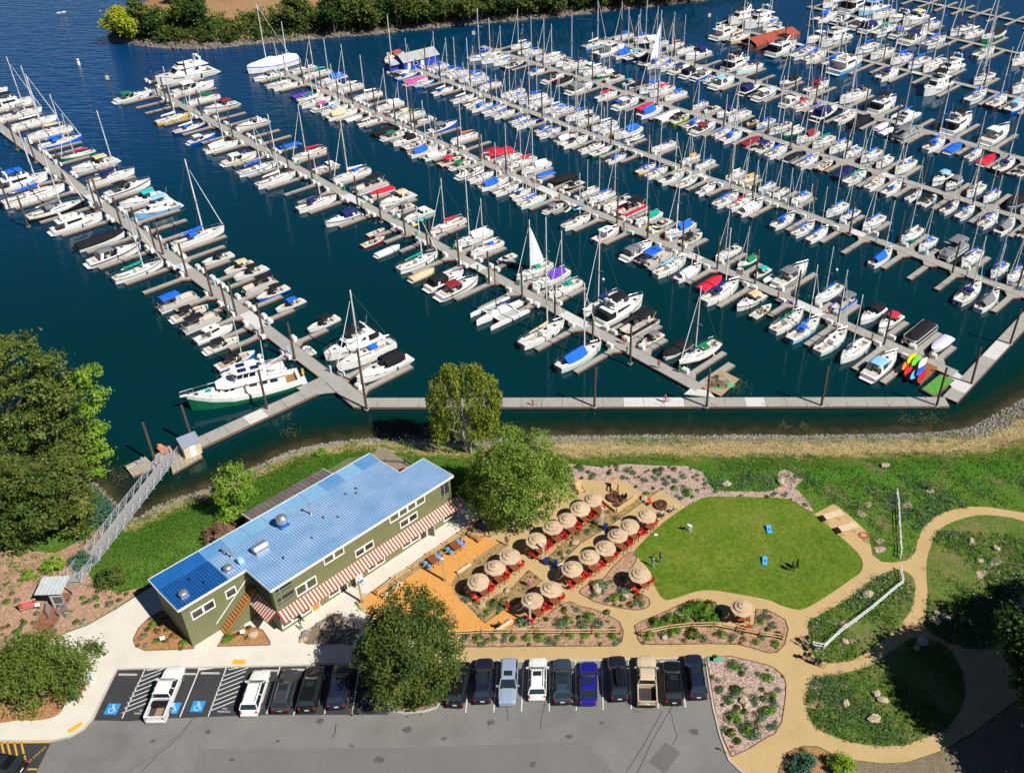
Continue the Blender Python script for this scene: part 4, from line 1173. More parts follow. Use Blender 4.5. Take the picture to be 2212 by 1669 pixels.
# dinghy, kayak, jet ski
def ring_mb(L,w,r):
 b=MB();pts=[(-L/2,w/2),(L*.2,w/2),(L*.42,w*.32),(L/2,0),(L*.42,-w*.32),(L*.2,-w/2),(-L/2,-w/2)]
 for a,c in zip(pts[:-1],pts[1:]):b.tube((a[0],a[1],r),(c[0],c[1],r),r,n=7)
 b.prism(pts,r*.35,r*.55,1)
 return b.box((-L*.1,0,r*1.2),(.3,w*.9,.06),m=1)
D_ME=ring_mb(2.8,1.2,.22).mesh('inflated_tube',[M_white,M_cock],True)
def kay_mb():
 b=MB();secs=[]
 for x,w,h in((-1.7,.03,.2),(-1.2,.22,.22),(-.5,.34,.24),(.4,.34,.25),(1.2,.2,.25),(1.75,.03,.26)):
  secs.append([(x,w,h*.6),(x,w*.7,h),(x,0,h+.05),(x,-w*.7,h),(x,-w,h*.6),(x,-w*.5,.0),(x,w*.5,.0)])
 return b.loft(secs,closed=True,cap0=True,cap1=True)
K_ME=kay_mb().mesh('kayak',[M_white],True)
def ski_mb():
 b=MB();secs=[]
 for x,w,h in((-1.4,.48,.4),(-.6,.55,.45),(.3,.52,.55),(1.0,.36,.6),(1.5,.05,.55)):
  secs.append([(x,w,.3),(x,w*.6,h),(x,-w*.6,h),(x,-w,.3),(x,0,-.1)])
 b.loft(secs,closed=True,cap0=True,cap1=True)
 return b
J_HULL=ski_mb().mesh('hull',[M_white])
J_SEAT=MB().box((-.5,0,.68),(1.3,.34,.4),taper=.8).box((.35,0,.85),(.3,.3,.5)).tube((.3,-.4,1.05),(.3,.4,1.05),.035,n=4).mesh('seat',[M_black])
# piers
DOCKZ=0.5
PIERS=[((-70,222),(742,838),'first',1),((330,193),(1512,838),'second',1),((608,155),(2064,807),'third',1),((893,148),(2260,654),'fourth',0),((1040,100),(2280,494),'fifth',0),((1310,86),(2270,360),'sixth',0),((1556,54),(2260,226),'seventh',0),((1745,14),(2260,128),'eighth',0),((1955,-4),(2260,57),'ninth',0)]
M_dock=multi_noise('dock_concrete',[(0.3,(0.29,0.285,0.26)),(0.55,(0.37,0.36,0.33)),(0.75,(0.33,0.315,0.285))],0.4,0.9,[(0.3,(0.24,0.23,0.2)),(0.7,(0.44,0.43,0.39))],5,0.01,12,finefac=0.3)
M_dockw=mat('new_dock_panel',(0.62,0.62,0.60),0.8,(0.55,0.55,0.53),2)
M_waler=mat('dock_timber',(0.20,0.12,0.08),0.85,(0.13,0.085,0.06),3)
M_wred=mat('red_timber',(0.30,0.10,0.06),0.8,(0.22,0.07,0.045),3)
M_pile=mat('piling_timber',(0.115,0.085,0.062),0.9,(0.06,0.045,0.035),2.5,bump=0.03)
M_cleat=mat('hinge_steel',(0.2,0.2,0.2),.5,metal=.6)
PANEL=MB().box((0,0,-.06),(1,1,.12)).mesh('panel',[M_dock])
def walkway(root,a,b,w,z=DOCKZ,step=3.05,whites=(),name='panel'):
 """concrete deck units laid end to end between two timber walers"""
 d=b-a;L=d.length;d=d.normalized();n=Vector((-d.y,d.x));rz=math.atan2(d.y,d.x)
 k=max(1,round(L/step));st=L/k
 O=Vector((root.location.x,root.location.y))
 for i in range(k):
  c=a+d*(st*(i+.5))-O
  ob(name,PANEL,root,[M_dockw if i in whites else M_dock],(c.x,c.y,z-root.location.z+rnd.uniform(-.004,.004)),(0,0,rz),(st-.05,w,1))
 m=(a+b)/2-O
 for s in(1,-1):
  e=m+n*s*(w/2+.06)
  ob('waler',WALER,root,None,(e.x,e.y,z-root.location.z-.02),(0,0,rz),(L,.11,.34))
 ob('float',FLOAT,root,None,(m.x,m.y,-root.location.z),(0,0,rz),(L*.995,w*.92,.62))
WALER=MB().box((0,0,-.5),(1,1,1)).mesh('waler',[M_waler])
FLOAT=MB().box((0,0,.05),(1,1,1)).mesh('float',[mat('float_shell',(0.05,0.05,0.05),.8)])
PIER=[]
for i,(p,q,word,shore) in enumerate(PIERS):
 a,b=G(*p,DOCKZ).xy,G(*q,DOCKZ).xy
 d=(a-b).normalized()
 PIER.append(dict(a=a,b=b,d=d,n=Vector((d.y,-d.x)),L=(a-b).length,word=word,shore=shore,i=i))
 if PIER[-1]['n'].x<0:PIER[-1]['n']=-PIER[-1]['n']
# berth list: kind, canvas, hull, one end, other end, bow side
BOATS={(0,0):'''r - w 487 97 562 84 >;x w w -150 815 45 745 >;f k w -90 960 250 850 >;s e w -40 1022 335 945 >;s k w 65 1100 465 1015 >;s t w 190 1195 580 1100 <;s b b 315 1268 695 1182 >;s r g 525 1370 815 1290 <;x t w 565 1458 990 1398 <
s n w 705 1602 1100 1478 >;x k w 890 1690 1300 1562 >;f b w -40 1640 420 1510 >;f w w 1055 745 1640 690 <;x g w 1000 872 1305 792 >;s w y 1340 1050 1635 982 >;s w n 1500 1140 1770 1062 >;x w b 1615 1226 1865 1155 >;S w w 1780 1298 2065 1208 >
x w y 1910 1404 2230 1322 >;s b w 2060 1495 2395 1395 >;x w w 1480 822 1805 715 >;s g w 1610 880 1885 822 <;x R w 1715 948 2035 895 <;x w w 2020 1085 2325 1042 <''',(0,1):'''x c w 1030 122 1385 -15 <;f l l 1090 188 1525 115 <;s b w 20 92 565 -58 >;s e k 235 215 730 68 >;f w w 468 312 930 178 >;c k w 650 470 1085 332 >;x e w 800 588 1275 428 >;s G w 990 733 1430 582 >;p b w 1350 980 1705 872 >;r k w 1470 1078 1805 958 >
p k w 1560 1160 1897 1050 >;o w w 1665 1258 2025 1138 >;r k w 1765 1358 2060 1222 >;r k b 1855 1500 2215 1358 >;s R w 1905 1560 2240 1425 >;s b w 1475 466 1910 298 >;r k w 1720 577 2025 522 <;r t w 1915 658 2200 585 <;r k w 1990 706 2310 640 <;p k w 2085 825 2390 742 <;r k b 2190 890 2505 802 <''',(1,1):'''r b w 150 988 415 905 <;r k w 415 1152 732 1065 <;f k w 500 1390 1060 1268 <;s w w 640 1492 1185 1312 <;x k w 775 1622 1292 1440 <;s n w 350 132 700 25 >;x n w 570 252 915 170 <;r - o 950 345 1120 287 >;r - r 905 440 1115 365 >;c w w 1025 520 1250 440 >
s G w 1218 648 1580 515 >;c t t 1330 735 1540 640 >;x k w 1470 815 1800 670 >;x R w 1585 898 1910 720 >;r e b 1140 145 1360 92 <;x w w 1275 208 1530 132 <;s r w 1530 330 1780 200 <;S w w 1665 465 1980 335 <;s w w 1795 532 2090 428 <;r - w 2058 570 2255 515 <;x t w 1030 92 1355 5 <''',(2,1):'''S b m 415 1510 755 1285 >;U G w 15 742 312 602 <;S p w 115 822 445 682 <;s G w 300 908 540 752 <;s n w 560 1075 870 885 <;f k w 705 1165 1040 930 >;p k k 880 1240 1190 1092 <;r e w 1090 1275 1320 1202 <;c k w 1270 1402 1540 1282 <;s g k 1350 1528 1712 1335 <
s w w 0 45 180 -15 >;s b m 75 95 310 0 >;r e m 275 150 450 78 >;s k w 490 278 700 160 >;o w r 720 388 960 288 >;x e w 1010 528 1265 400 >;p b w 1145 592 1382 480 >;s l w 1303 672 1545 522 >;S w w 1423 733 1640 608 >;c r b 1610 820 1820 712 >;s n w 1743 903 1995 715 >;x t w 1930 973 2205 855 <
r - t 2075 1058 2240 945 >;s b w 665 60 880 -25 <;s k w 808 138 1005 20 <;p k r 900 190 1130 92 <;S G w 1070 248 1285 152 <;r - w 1185 280 1385 222 <;S b w 1310 370 1558 252 <;r k w 1430 418 1660 348 >;s k w 1755 558 1965 452 <;S g g 1940 618 2125 532 <;r c w 2065 690 2250 640 <;c w w 2135 770 2270 722 <
s t w 92 1310 440 1098 >''',(3,1):'''s g w 95 1160 330 982 >;s b L 245 1232 475 1042 >;s w m 470 1332 715 1152 >;s w w 640 1402 915 1245 <;x l w 850 1560 1150 1372 >;x e w 8 795 305 628 >;s b w 413 930 620 782 <;p e b 540 990 762 902 <;x k w 745 1120 988 992 <;x r w 930 1160 1165 1040 <;q k w 1175 1270 1442 1132 <;c v w 1385 1330 1608 1240 <
s r w -300 60 -70 -20 >;s b w 60 290 215 170 >;s b w 225 352 400 247 >;s b w 365 405 505 287 >;S b w 885 605 1085 482 >;s n w 1640 920 1860 762 >;S e w 1810 990 2000 842 >;s b w 170 82 350 0 <;s k w -40 45 120 -15 <;s b w 480 200 650 92 <;s b n 610 230 780 142 <;s b w 795 320 960 202 <;s w G 1115 430 1310 312 <
s b m 1275 480 1450 388 <;q e w 1455 572 1672 462 <;s b w 1615 630 1825 518 <;s b w 1925 708 2057 592 <;s b w 2060 750 2215 632 <;s b w -405 122 -195 15 >;S w w -265 165 -65 55 >;s k w 1200 50 1330 -30 >;r k w 1305 95 1460 12 >;s n w 1520 153 1655 52 >;s b w 1655 195 1795 92 >;s b w 1855 260 2015 152 >;S e w 1990 320 2155 202 >
r k w 2170 362 2300 290 >;c k e 2045 142 2200 32 <;s w w 2165 158 2290 92 <;s w w 1700 22 1850 -72 <;s b w 1845 62 1990 -22 <''',(1,0):'''x e w -10 685 200 628 <;s g w 92 742 300 680 >;s w w 165 770 342 702 >;c p n 310 832 465 780 >;s G w 385 868 590 800 >;s w w 435 905 670 822 >;x P w 530 942 740 862 >;s l w 602 972 800 890 >;S t w 668 1012 905 925 >;c w w 780 1036 905 982 >;s w w 902 1070 1060 1012 >;c k k 1035 1152 1240 1082 >;r g w 1095 1198 1275 1128 >
x k w 1170 1232 1415 1180 <;r - r 1285 1280 1462 1206 >;S b w 1360 1330 1590 1242 >;S w w 1460 1368 1635 1292 >;r r r 1575 1415 1780 1347 >;r g w 1695 1446 1855 1376 >;x w w 1750 1515 2000 1432 >;s w w 1845 1562 2040 1472 >;S b w 1975 1612 2200 1512 >;s w w 2060 1668 2265 1585 >
s w w 20 1598 350 1482 >;c b b 195 1268 372 1215 <;s r w 285 1372 570 1282 <;x w w 485 1467 690 1402 <;s w w 655 1556 965 1456 <;p k w 830 1655 1110 1565 <;c r w 985 1680 1182 1602 <;x n w 265 630 455 572 <;s c w 360 670 590 612 <;S b w 520 722 745 652 <;x n w 580 758 800 708 <;s w w 680 792 880 722 <;s w w 820 866 1025 792 <
S w w 1035 932 1270 872 <;S t w 1180 985 1340 935 <;s g w 1210 1025 1430 962 <;x w w 1385 1047 1542 1000 <;x e b 1490 1140 1730 1055 >;s o w 1680 1220 1902 1142 <;c R w 1945 1300 2095 1255 <;c r r 1990 1335 2210 1272 <;s r w 2080 1395 2280 1318 <;s w b 1220 682 1382 620 >;c P w 1290 722 1485 662 >;s w b 1365 742 1532 688 >
s w w 1525 806 1700 748 >;s w w 1700 877 1872 810 >;s w w 1810 915 1972 850 >;s b w 1865 952 2030 882 >;s b w 1965 982 2155 910 >;s b w 2065 1015 2215 940 >;s b w 1470 600 1642 552 <;s b w 1560 642 1732 588 <;s b w 1635 667 1802 605 <;s b w 1715 715 1895 640 <;s b w 1805 722 1978 660 <;s b w 1880 772 2057 715 <;s n w 2090 850 2235 772 <
s b w 1915 492 2130 430 <;s w w 2010 522 2192 458 <;s w w 2090 542 2250 488 <;r - w 1115 608 1222 590 <;S T w 1110 525 1258 448 <''',(2,0):'''s r w 0 1425 192 1342 <;S w w 85 1482 320 1390 <;c b b 200 1510 368 1472 <;c k k 330 1585 530 1490 <;r k k 420 1622 622 1558 <;s w w 580 1670 752 1612 <;s w w 50 1690 215 1612 >;s b w 0 1062 142 990 >;s b w 45 1102 190 1030 >;s b w 205 1132 342 1075 >;s b w 245 1180 402 1095 >;S w w 375 1222 562 1150 >;s k w 450 1262 645 1165 >
s k w 585 1305 770 1232 >;s w g 685 1337 862 1255 >;s b w 820 1392 985 1325 >;s b y 1080 1482 1242 1410 >;s b w 1175 1525 1332 1432 >;s k m 1310 1577 1475 1470 >;s w n 1415 1607 1617 1530 >;s w w 1608 1668 1750 1585 >;s b w 0 845 92 790 <;s b w 25 912 205 822 <;s w w 105 922 302 850 <;s w w 250 962 437 900 <;s b w 320 992 497 920 <;s b w 430 1052 622 962 <
s k w 525 1082 687 1005 <;s w w 635 1152 790 1062 <;s b w 750 1142 902 1080 <;S b w 830 1207 1052 1112 <;s w n 955 1227 1112 1165 <;s n w 1170 1312 1377 1232 <;s y w 1470 1382 1617 1325 <;s b m 1600 1447 1732 1370 <;s w w 1825 1542 1985 1470 <;s y y 1920 1592 2092 1520 <;s b w 2120 1642 2260 1570 <;r e n 0 572 150 512 >;s b w 185 622 312 575 >
x k r 308 692 492 630 >;c k w 410 722 542 652 >;c k w 515 742 622 690 >;x e w 580 777 757 690 >;s r w 780 842 932 770 >;c b b 890 872 1012 830 >;x w w 965 912 1147 822 >;c r w 1110 942 1258 882 >;S b w 1175 977 1352 882 >;c w w 1275 1037 1457 952 >;r k Y 1405 1047 1552 972 >;s b w 1510 1092 1692 1020 >;x R w 1610 1132 1797 1040 >;s b w 1770 1167 1907 1090 >
s b w 1865 1202 2017 1110 >;c R w 1985 1247 2152 1180 >;r n w 2105 1307 2270 1215 >;s w w 0 412 142 360 <;s w w 50 450 172 412 <;s b w 115 472 255 420 <;s n w 215 512 380 450 <;s w w 280 532 437 470 <;x e w 375 562 522 510 <;s n w 445 587 625 520 <;x w w 580 612 718 555 <;s w w 630 642 782 570 <;S w g 735 662 882 610 <;r k w 785 692 967 650 <
r c w 940 722 1062 690 <;c k w 1000 747 1137 700 <;s b w 1115 802 1282 715 <;s r w 1160 827 1372 755 <;s b w 1325 857 1487 785 <;s b w 1560 932 1672 870 <;r k w 1650 962 1787 910 <;x n w 1775 1002 1907 930 <;s k w 1860 1042 2027 960 <;r k y 2010 1062 2135 1028 <;s b L 2105 1092 2265 1025 <;s w l 675 402 837 340 >;o w w 835 462 1027 370 >;S b w 940 492 1070 415 >
s c n 1015 512 1167 440 >;x k w 1145 542 1292 480 >;U b w 1195 567 1362 490 >;s b w 1315 592 1452 520 >;x n w 1405 622 1542 550 >;x k w 1475 662 1642 590 >;x e b 1580 677 1742 610 >;x w w 1700 702 1852 640 >;x l w 1760 742 1952 660 >;x n k 1985 802 2152 730 >;x w w 2105 852 2290 772 >;s b w 870 332 1032 290 <;s b w 1060 342 1172 295 <;S w k 1080 392 1242 330 <
s b w 1190 402 1332 350 <;s o w 1340 412 1467 362 <;s n w 1425 452 1562 400 <;x n w 1480 512 1667 440 <;f k w 1805 617 2002 530 >;s n m 1920 642 2107 560 <;f w w 1775 315 1985 245 >;s t t 1885 362 2042 290 >;f k w 1800 232 1985 150 <;f w w 1985 252 2197 160 <;x e w 2120 295 2230 235 <''',(3,0):'''s b w 50 1330 207 1232 >;c k w 145 1372 272 1310 >;s b w 290 1422 462 1330 >;r - o 430 1457 557 1380 >;c n k 600 1532 747 1440 >;s G w 700 1552 877 1450 >;s t w 885 1612 1027 1510 >;s w w 1010 1662 1167 1565 >;s n w 5 1147 190 1060 <;s w g 130 1172 302 1100 <;S R w 255 1222 417 1130 <;s G w 370 1262 567 1180 <;s b w 515 1307 702 1220 <;s w w 645 1347 797 1270 <
s b w 815 1387 957 1290 <;s w w 930 1432 1072 1350 <;s w w 1075 1492 1257 1390 <;x l w 1400 1602 1547 1500 <;x e w 1520 1622 1667 1540 <;x w w 130 902 300 830 >;s r w 260 927 417 850 >;s b w 385 972 507 900 >;x n k 450 1002 652 900 >;s w w 620 1047 772 960 >;c k k 730 1092 862 1000 >;c v w 930 1102 1047 1050 >;c w w 970 1152 1087 1100 >;q e w 1120 1192 1300 1110 >
s b w 1385 1282 1547 1180 >;c b w 1540 1307 1672 1235 >;s b w 1725 1367 1842 1280 >;c r w 1840 1412 1952 1330 >;s n d 1990 1457 2152 1350 >;r k w 2130 1502 2260 1440 >;S k e 70 747 237 680 <;s R w 295 802 522 720 >;s n w 590 892 827 790 <;f k w 885 962 1102 870 >;f k w 1500 1152 1735 1040 >;x w w 1840 1242 2067 1120 >;f k w 55 457 282 370 >;s b w 225 502 397 420 >
s b w 345 517 522 430 >;s b w 515 562 702 480 >;f w l 625 602 852 495 >;s n w 970 667 1167 590 >;f k w 1435 772 1627 660 <;s b w 1750 862 1907 770 >;s b d 1940 897 2097 810 >;s l b 2090 947 2240 855 >;s b w 0 257 127 200 <;x w w 330 357 502 300 <;f w w 420 402 657 310 <;s b w 755 452 937 380 <;s e w 895 502 1057 420 <;s b w 1055 542 1227 470 <;s b w 1205 592 1362 510 <
s k w 1335 617 1512 520 <;f w w 1475 632 1662 550 <;s n w 1760 712 1952 640 <;s w w 2110 792 2260 710 <;s b w 495 172 607 95 >;x w n 610 192 712 130 >;x w w 765 242 882 170 >;x n w 865 267 1002 190 >;s G w 975 292 1117 210 >;x b w 1115 307 1252 240 >;x n w 1280 342 1432 250 >;s b w 1420 382 1567 300 >;s g w 1840 482 1962 400 >;s w w 435 117 607 20 <;f k w 680 102 802 10 >
o l L 755 137 952 60 <;s w w 910 162 1042 90 <;x w w 1045 192 1187 120 <;x t w 1170 212 1327 130 <;s w w 1330 252 1447 190 <;s n w 1580 312 1722 230 <;s w w 1700 322 1827 260 <;S k g 1820 362 2017 280 <;s w w 2130 542 2260 470 <;s b w 500 90 640 20 <'''}
ORD='first second third fourth fifth sixth seventh eighth ninth tenth eleventh twelfth thirteenth fourteenth fifteenth sixteenth seventeenth eighteenth nineteenth twentieth'.split()
TENS={2:'twenty',3:'thirty',4:'forty',5:'fifty',6:'sixty',7:'seventy'}
def ordinal(n):
 if n<=20: return ORD[n-1]
 return TENS[n//10]+('-'+ORD[n%10-1] if n%10 else 'th').replace('tyth','tieth')
boats=[]
for(ti,tj),txt in BOATS.items():
 for e in txt.replace('\n',';').split(';'):
  f=e.split()
  if len(f)!=8: continue
  kind,cov,hull=f[:3]
  u1,v1,u2,v2=map(float,f[3:7])
  zz=.9
  A,B=TG(ti,tj,u1,v1,zz).xy,TG(ti,tj,u2,v2,zz).xy
  bow,stern=(B,A) if f[7]=='>' else(A,B)
  boats.append(dict(kind=kind,cov=cov,hull=hull,bow=bow,stern=stern,c=(A+B)/2,L=max(3.2,(bow-stern).length)))
L0=dict(s=10.,S=10.,U=10.,x=10.6,f=12.6,o=8.4,r=7.4,c=7.4,p=7.6,q=7.6)
BEAM=dict(s=3.25,S=3.25,U=3.25,x=3.4,f=4.1,o=2.7,r=2.45,c=2.5,p=2.6,q=2.6)
for b in boats:
 best=None
 for P in PIER:
  r=b['c']-P['b']
  s,q=r.dot(P['d']),r.dot(P['n'])
  if-6<s<P['L']+8 and abs(q)<11 and(best is None or abs(abs(q)-(1.6+b['L']/2))<best[0]):
   best=(abs(abs(q)-(1.6+b['L']/2)),P,s,q)
 if best and b['L']>3:
  _,P,s,q=best
  sd=1 if q>0 else-1
  b.update(P=P,s=s,side=sd)
  rel=(b['bow']-b['stern']).dot(P['n'])
  q=sd*max(abs(q),1.75+b['L']/2*1.04)
  b['c']=P['b']+P['d']*s+P['n']*q
  ax=P['n'] if rel>0 else-P['n']
  b['ang']=math.atan2(ax.y,ax.x)+R(rnd.uniform(-1.5,1.5))
  b['q']=q
 else:
  v=b['bow']-b['stern']
  b.update(P=None,ang=math.atan2(v.y,v.x))
 b['w']=BEAM[b['kind']]*b['L']/L0[b['kind']]*rnd.uniform(.94,1.05)
berths={}
for b in boats:
 if b['P']:berths.setdefault((b['P']['i'],b['side']),[]).append(b)
for key,bs in berths.items():
 bs.sort(key=lambda b:b['s'])
 for _ in range(6):
  for a,c in zip(bs[:-1],bs[1:]):
   need=(a['w']+c['w'])/2+.35-(c['s']-a['s'])
   if need>0:
    a['s']-=min(need/2,.4);c['s']+=min(need/2,.4)
 for a,c in zip(bs[:-1],bs[1:]):
  need=(a['w']+c['w'])/2+.15-(c['s']-a['s'])
  if need>0:
   k=max(.7,1-need/(a['w']+c['w'])*2)
   a['w']*=k;c['w']*=k
 for b in bs:b['c']=b['P']['b']+b['P']['d']*b['s']+b['P']['n']*b['q']
 order=bs if PIERS[key[0]][3] else bs[::-1]
 for n,b in enumerate(order):b['n']=n+1
KW=dict(s='sailboat',S='sailboat',U='sailboat',x='cabin cruiser',f='flybridge motor yacht',o='pilothouse boat',r='open motorboat',c='motorboat',p='pontoon boat',q='pontoon boat')
def describe(b):
 k,c,h=b['kind'],WORD.get(b['cov'],''),WORD[b['hull']]
 t=dict(s='%s sailboat with %s sail cover'%(h,c) if b['cov'] not in 'wk' else '%s-hulled sailboat with bare mast'%h.replace(' ','-'),S='%s sailboat under %s tent'%(h,c),U='%s sailboat with its mainsail raised'%h,x='%s cruiser with %s canopy'%(h,c) if b['cov']!='w' else '%s cabin cruiser'%h,f='%s flybridge yacht with %s canopy'%(h,c) if b['cov']!='w' else 'large %s flybridge yacht'%h,o='%s pilothouse boat'%h,r='%s motorboat with %s bimini'%(h,c) if c else '%s open motorboat'%h,c='%s motorboat under %s cover'%(h,c),p='pontoon boat with %s bimini'%c,q='pontoon boat under %s cover'%c)[k]
 if b['P'] is None: return t
 end='from shore' if b['P']['shore'] else 'from river'
 return '%s, %s %s, %s side of %s pier'%(t,ordinal(b['n']),end,'far' if b['side']>0 else 'near',b['P']['word'])
names=dict(s='sailboat',S='sailboat',U='sailboat',x='cabin_cruiser',f='motor_yacht',o='pilothouse_boat',r='motorboat',c='covered_motorboat',p='pontoon_boat',q='pontoon_boat')
extra={0:'small white motorboat alone on the open river'}
for i,b in enumerate(boats):
 k=b['kind']
 sc=b['L']/L0[k]
 sy=b['w']/BEAM[k]
 root=empty(names[k],(b['c'].x,b['c'].y,0),b['ang'],(sc,sy,min(sc,sc**.8*1.02)))
 lab=describe(b)
 if b['P'] is None:lab=extra.get(i,lab+' away from the piers')
 tag(root,lab,'sailboat' if k in 'sSU' else 'motorboat' if k in 'rc' else 'pontoon boat' if k in 'pq' else 'motor yacht','sailboats in the marina' if k in 'sSU' else 'motorboats in the marina')
 if k in 'sSU':make_sail(root,b['cov'],b['hull'],k,i)
 elif k=='x':make_express(root,b['cov'],b['hull'],i)
 elif k=='f':make_fly(root,b['cov'],b['hull'],i)
 elif k=='o':make_pilot(root,b['cov'],b['hull'],i)
 elif k=='r':make_run(root,b['cov'],b['hull'],i)
 elif k=='c':make_cov(root,b['cov'],b['hull'],i)
 else:make_pont(root,b['cov'],b['hull'],i,k=='q')
# build the piers with fingers between the berths
M_box=mat('dock_box_white',(0.72,0.72,0.70),0.5)
BOXM=MB().box((0,0,.28),(1.15,.62,.56)).add([(-.6,-.34,.56),(.6,-.34,.56),(.6,.34,.56),(-.6,.34,.56),(-.5,-.3,.72),(.5,-.3,.72),(.5,.1,.78),(-.5,.1,.78)],[(0,1,5,4),(1,2,6,5),(2,3,7,6),(3,0,4,7),(4,5,6,7)]).mesh('dock_box',[M_box])
def pedestal_mesh(col,name):
 return MB().box((0,0,.5),(.26,.2,1.0),taper=.85).box((0,0,1.08),(.34,.28,.22)).box((.16,0,.75),(.06,.3,.2)).mesh('power_pedestal',[mat(name,col,.5)])
PED=[pedestal_mesh((0.35,0.55,0.72),'pedestal_blue'),pedestal_mesh((0.03,0.30,0.10),'pedestal_green'),pedestal_mesh((0.36,0.12,0.05),'pedestal_rust'),pedestal_mesh((0.25,0.45,0.7),'pedestal_blue_b')]
GUS=MB().prism([(0,-1.5),(0,1.5),(1.4,.5),(1.4,-.5)],-.14,-.02).mesh('gusset',[M_dock])
GUSR=MB().prism([(1.4,-.5),(1.5,-.5),(.1,-1.55),(0,-1.5)],-.3,-.01).prism([(1.4,.5),(1.5,.5),(.1,1.55),(0,1.5)],-.3,-.01).mesh('gusset_edge',[M_wred])
finger_n=0
boxes=[]
for P in PIER:
 i=P['i']
 org=(P['a']+P['b'])/2
 root=empty('floating_pier',(org.x,org.y,0))
 tag(root,'%s long floating pier counted from the gangway, lined with boats'%P['word'],'pier','floating piers of the marina')
 if i==8:root['label']='ninth floating pier with empty fingers in the far corner of the marina'
 W=2.1 if i<7 else 1.9
 walkway(root,P['b'],P['a'],W,whites=(8,9,17,30,31) if i<3 else(12,25))
 for sd in(1,-1):
  bs=berths.get((i,sd),[])
  F=[]
  if bs:
   first,last=bs[0],bs[-1]
   F.append((first['s']-first['w']/2-.75,first['L']))
   for a,c in zip(bs[:-1],bs[1:]):
    e0,e1=a['s']+a['w']/2,c['s']-c['w']/2
    g=e1-e0
    ln=max(a['L'],c['L']) if g<3.2 else None
    if g<1.25: continue
    if g<2.6:F.append(((e0+e1)/2,max(a['L'],c['L'])))
    else:
     F.append((e1-.75,c['L']))
     if g>7.5:F.append((e1-.75-min(5.5,g*.5),8.5))
     if g>13:F.append((e1-.75-11,8.5))
   F.append((last['s']+last['w']/2+.75,last['L']))
  if i==8:
   F=[(s,8.0) for s in np.arange(4,P['L']-3,6.5)]
  for s,ln in F:
   if s<1.5 and i<3 and sd<0: continue
   ln=min(13.5,max(5.5,ln*.97))
   fw=.95
   n=P['n']*sd
   a=P['b']+P['d']*s+n*(W/2+.12)-org
   rz=math.atan2(n.y,n.x)
   fr=empty('finger',(a.x,a.y,0),rz);fr.parent=root
   k=max(2,round(ln/3.2));st=ln/k
   for q in range(k):
    ob('panel',PANEL,fr,None,(st*(q+.5),0,DOCKZ-.03),None,(st-.04,fw,1))
   for t in(1,-1):ob('waler',WALER,fr,None,(ln/2,t*(fw/2+.05),DOCKZ-.04),None,(ln,.09,.3))
   ob('float',FLOAT,fr,None,(ln/2,0,0),None,(ln*.99,fw*.9,.6))
   if i<6:
    ob('gusset',GUS,fr,None,(0,0,DOCKZ));ob('gusset_edge',GUSR,fr,None,(0,0,DOCKZ))
   finger_n+=1
   c=P['b']+P['d']*(s+.95)+n*(W/2+.62)
   boxes.append((c,rz+math.pi/2+rnd.uniform(-.1,.1),i,sd,s))
   if rnd.random()<.45:boxes.append((P['b']+P['d']*(s-.95)+n*(W/2+.62),rz-math.pi/2,i,sd,s-1))
byk={}
for bx in boxes:byk.setdefault((bx[2],bx[3]),[]).append(bx)
nbox=0
for(i,sd),L in byk.items():
 L.sort(key=lambda t:t[4])
 if not PIERS[i][3]:L=L[::-1]
 for n,(c,rz,_,_,s) in enumerate(L):
  if nbox>=300: break
  nbox+=1
  end='from shore' if PIERS[i][3] else 'from river end'
  o=ob('dock_box',BOXM,None,None,(c.x,c.y,DOCKZ-.02),(0,0,rz))
  tag(o,'%s white dock box %s on %s side of %s pier'%(ordinal(n+1),end,'far' if sd>0 else 'near',PIERS[i][2]),'dock box','white dock boxes on the piers')
for P in PIER[:6]:
 i=P['i']
 n=0
 s=5.0
 while s<P['L']-3:
  n+=1
  c=P['b']+P['d']*s+P['n']*(.95 if n%2 else-.95)
  o=ob('power_pedestal',PED[min(i,3)],None,None,(c.x,c.y,DOCKZ),(0,0,math.atan2(P['n'].y,P['n'].x)))
  tag(o,'%s %s power pedestal %s along %s pier'%(ordinal(n),('pale blue','green','rust brown','blue')[min(i,3)],'from shore' if 1 else '',PIERS[i][2]),'power pedestal','power pedestals on the piers')
  s+=9.5
sw=empty('shore_walkway',(G(1300,866,.5).x,G(1300,866,.5).y,0))
tag(sw,'long grey floating walkway running parallel to the grassy bank','floating dock')
SW=[(778,868),(1200,868),(1600,867),(2040,867)]
a,b=G(772,869,.5).xy,G(2046,867,.5).xy
walkway(sw,a,b,2.2,whites=(13,14,15,19,30))
c1=G(2052,862,.5).xy
c2=G(2290,610,.5).xy
walkway(sw,c1,c2,2.2,whites=(1,5,6))
j=G(728,822,.5).xy
walkway(sw,G(718,818,.5).xy,G(781,872,.5).xy,2.5,z=DOCKZ+.01)
tag(MB().prism([G(x,y,.5).xy for x,y in((640,838),(690,815),(735,845),(700,848),(668,853))],.3,.49).build('dock_junction',M_dock),'angled concrete dock junction at the stern of the green yacht','floating dock')
tag(MB().prism([G(x,y,.5).xy for x,y in((1478,850),(1492,838),(1530,842),(1545,858))],.3,.488).build('dock_junction',M_dockw),'pale dock junction plate where the second pier meets the walkway','floating dock')
tag(MB().prism([G(x,y,.5).xy for x,y in((2040,820),(2064,800),(2092,822),(2074,850))],.3,.492).build('dock_junction',M_dockw),'white dock junction plate where the third pier meets the walkway','floating dock')
lw=empty('landing_walkway',(G(560,890,.5).x,G(560,890,.5).y,0))
tag(lw,'grey floating walkway beside the green yacht leading to the gangway','floating dock')
walkway(lw,G(402,968,.5).xy,G(690,836,.5).xy,2.4,whites=(3,9))
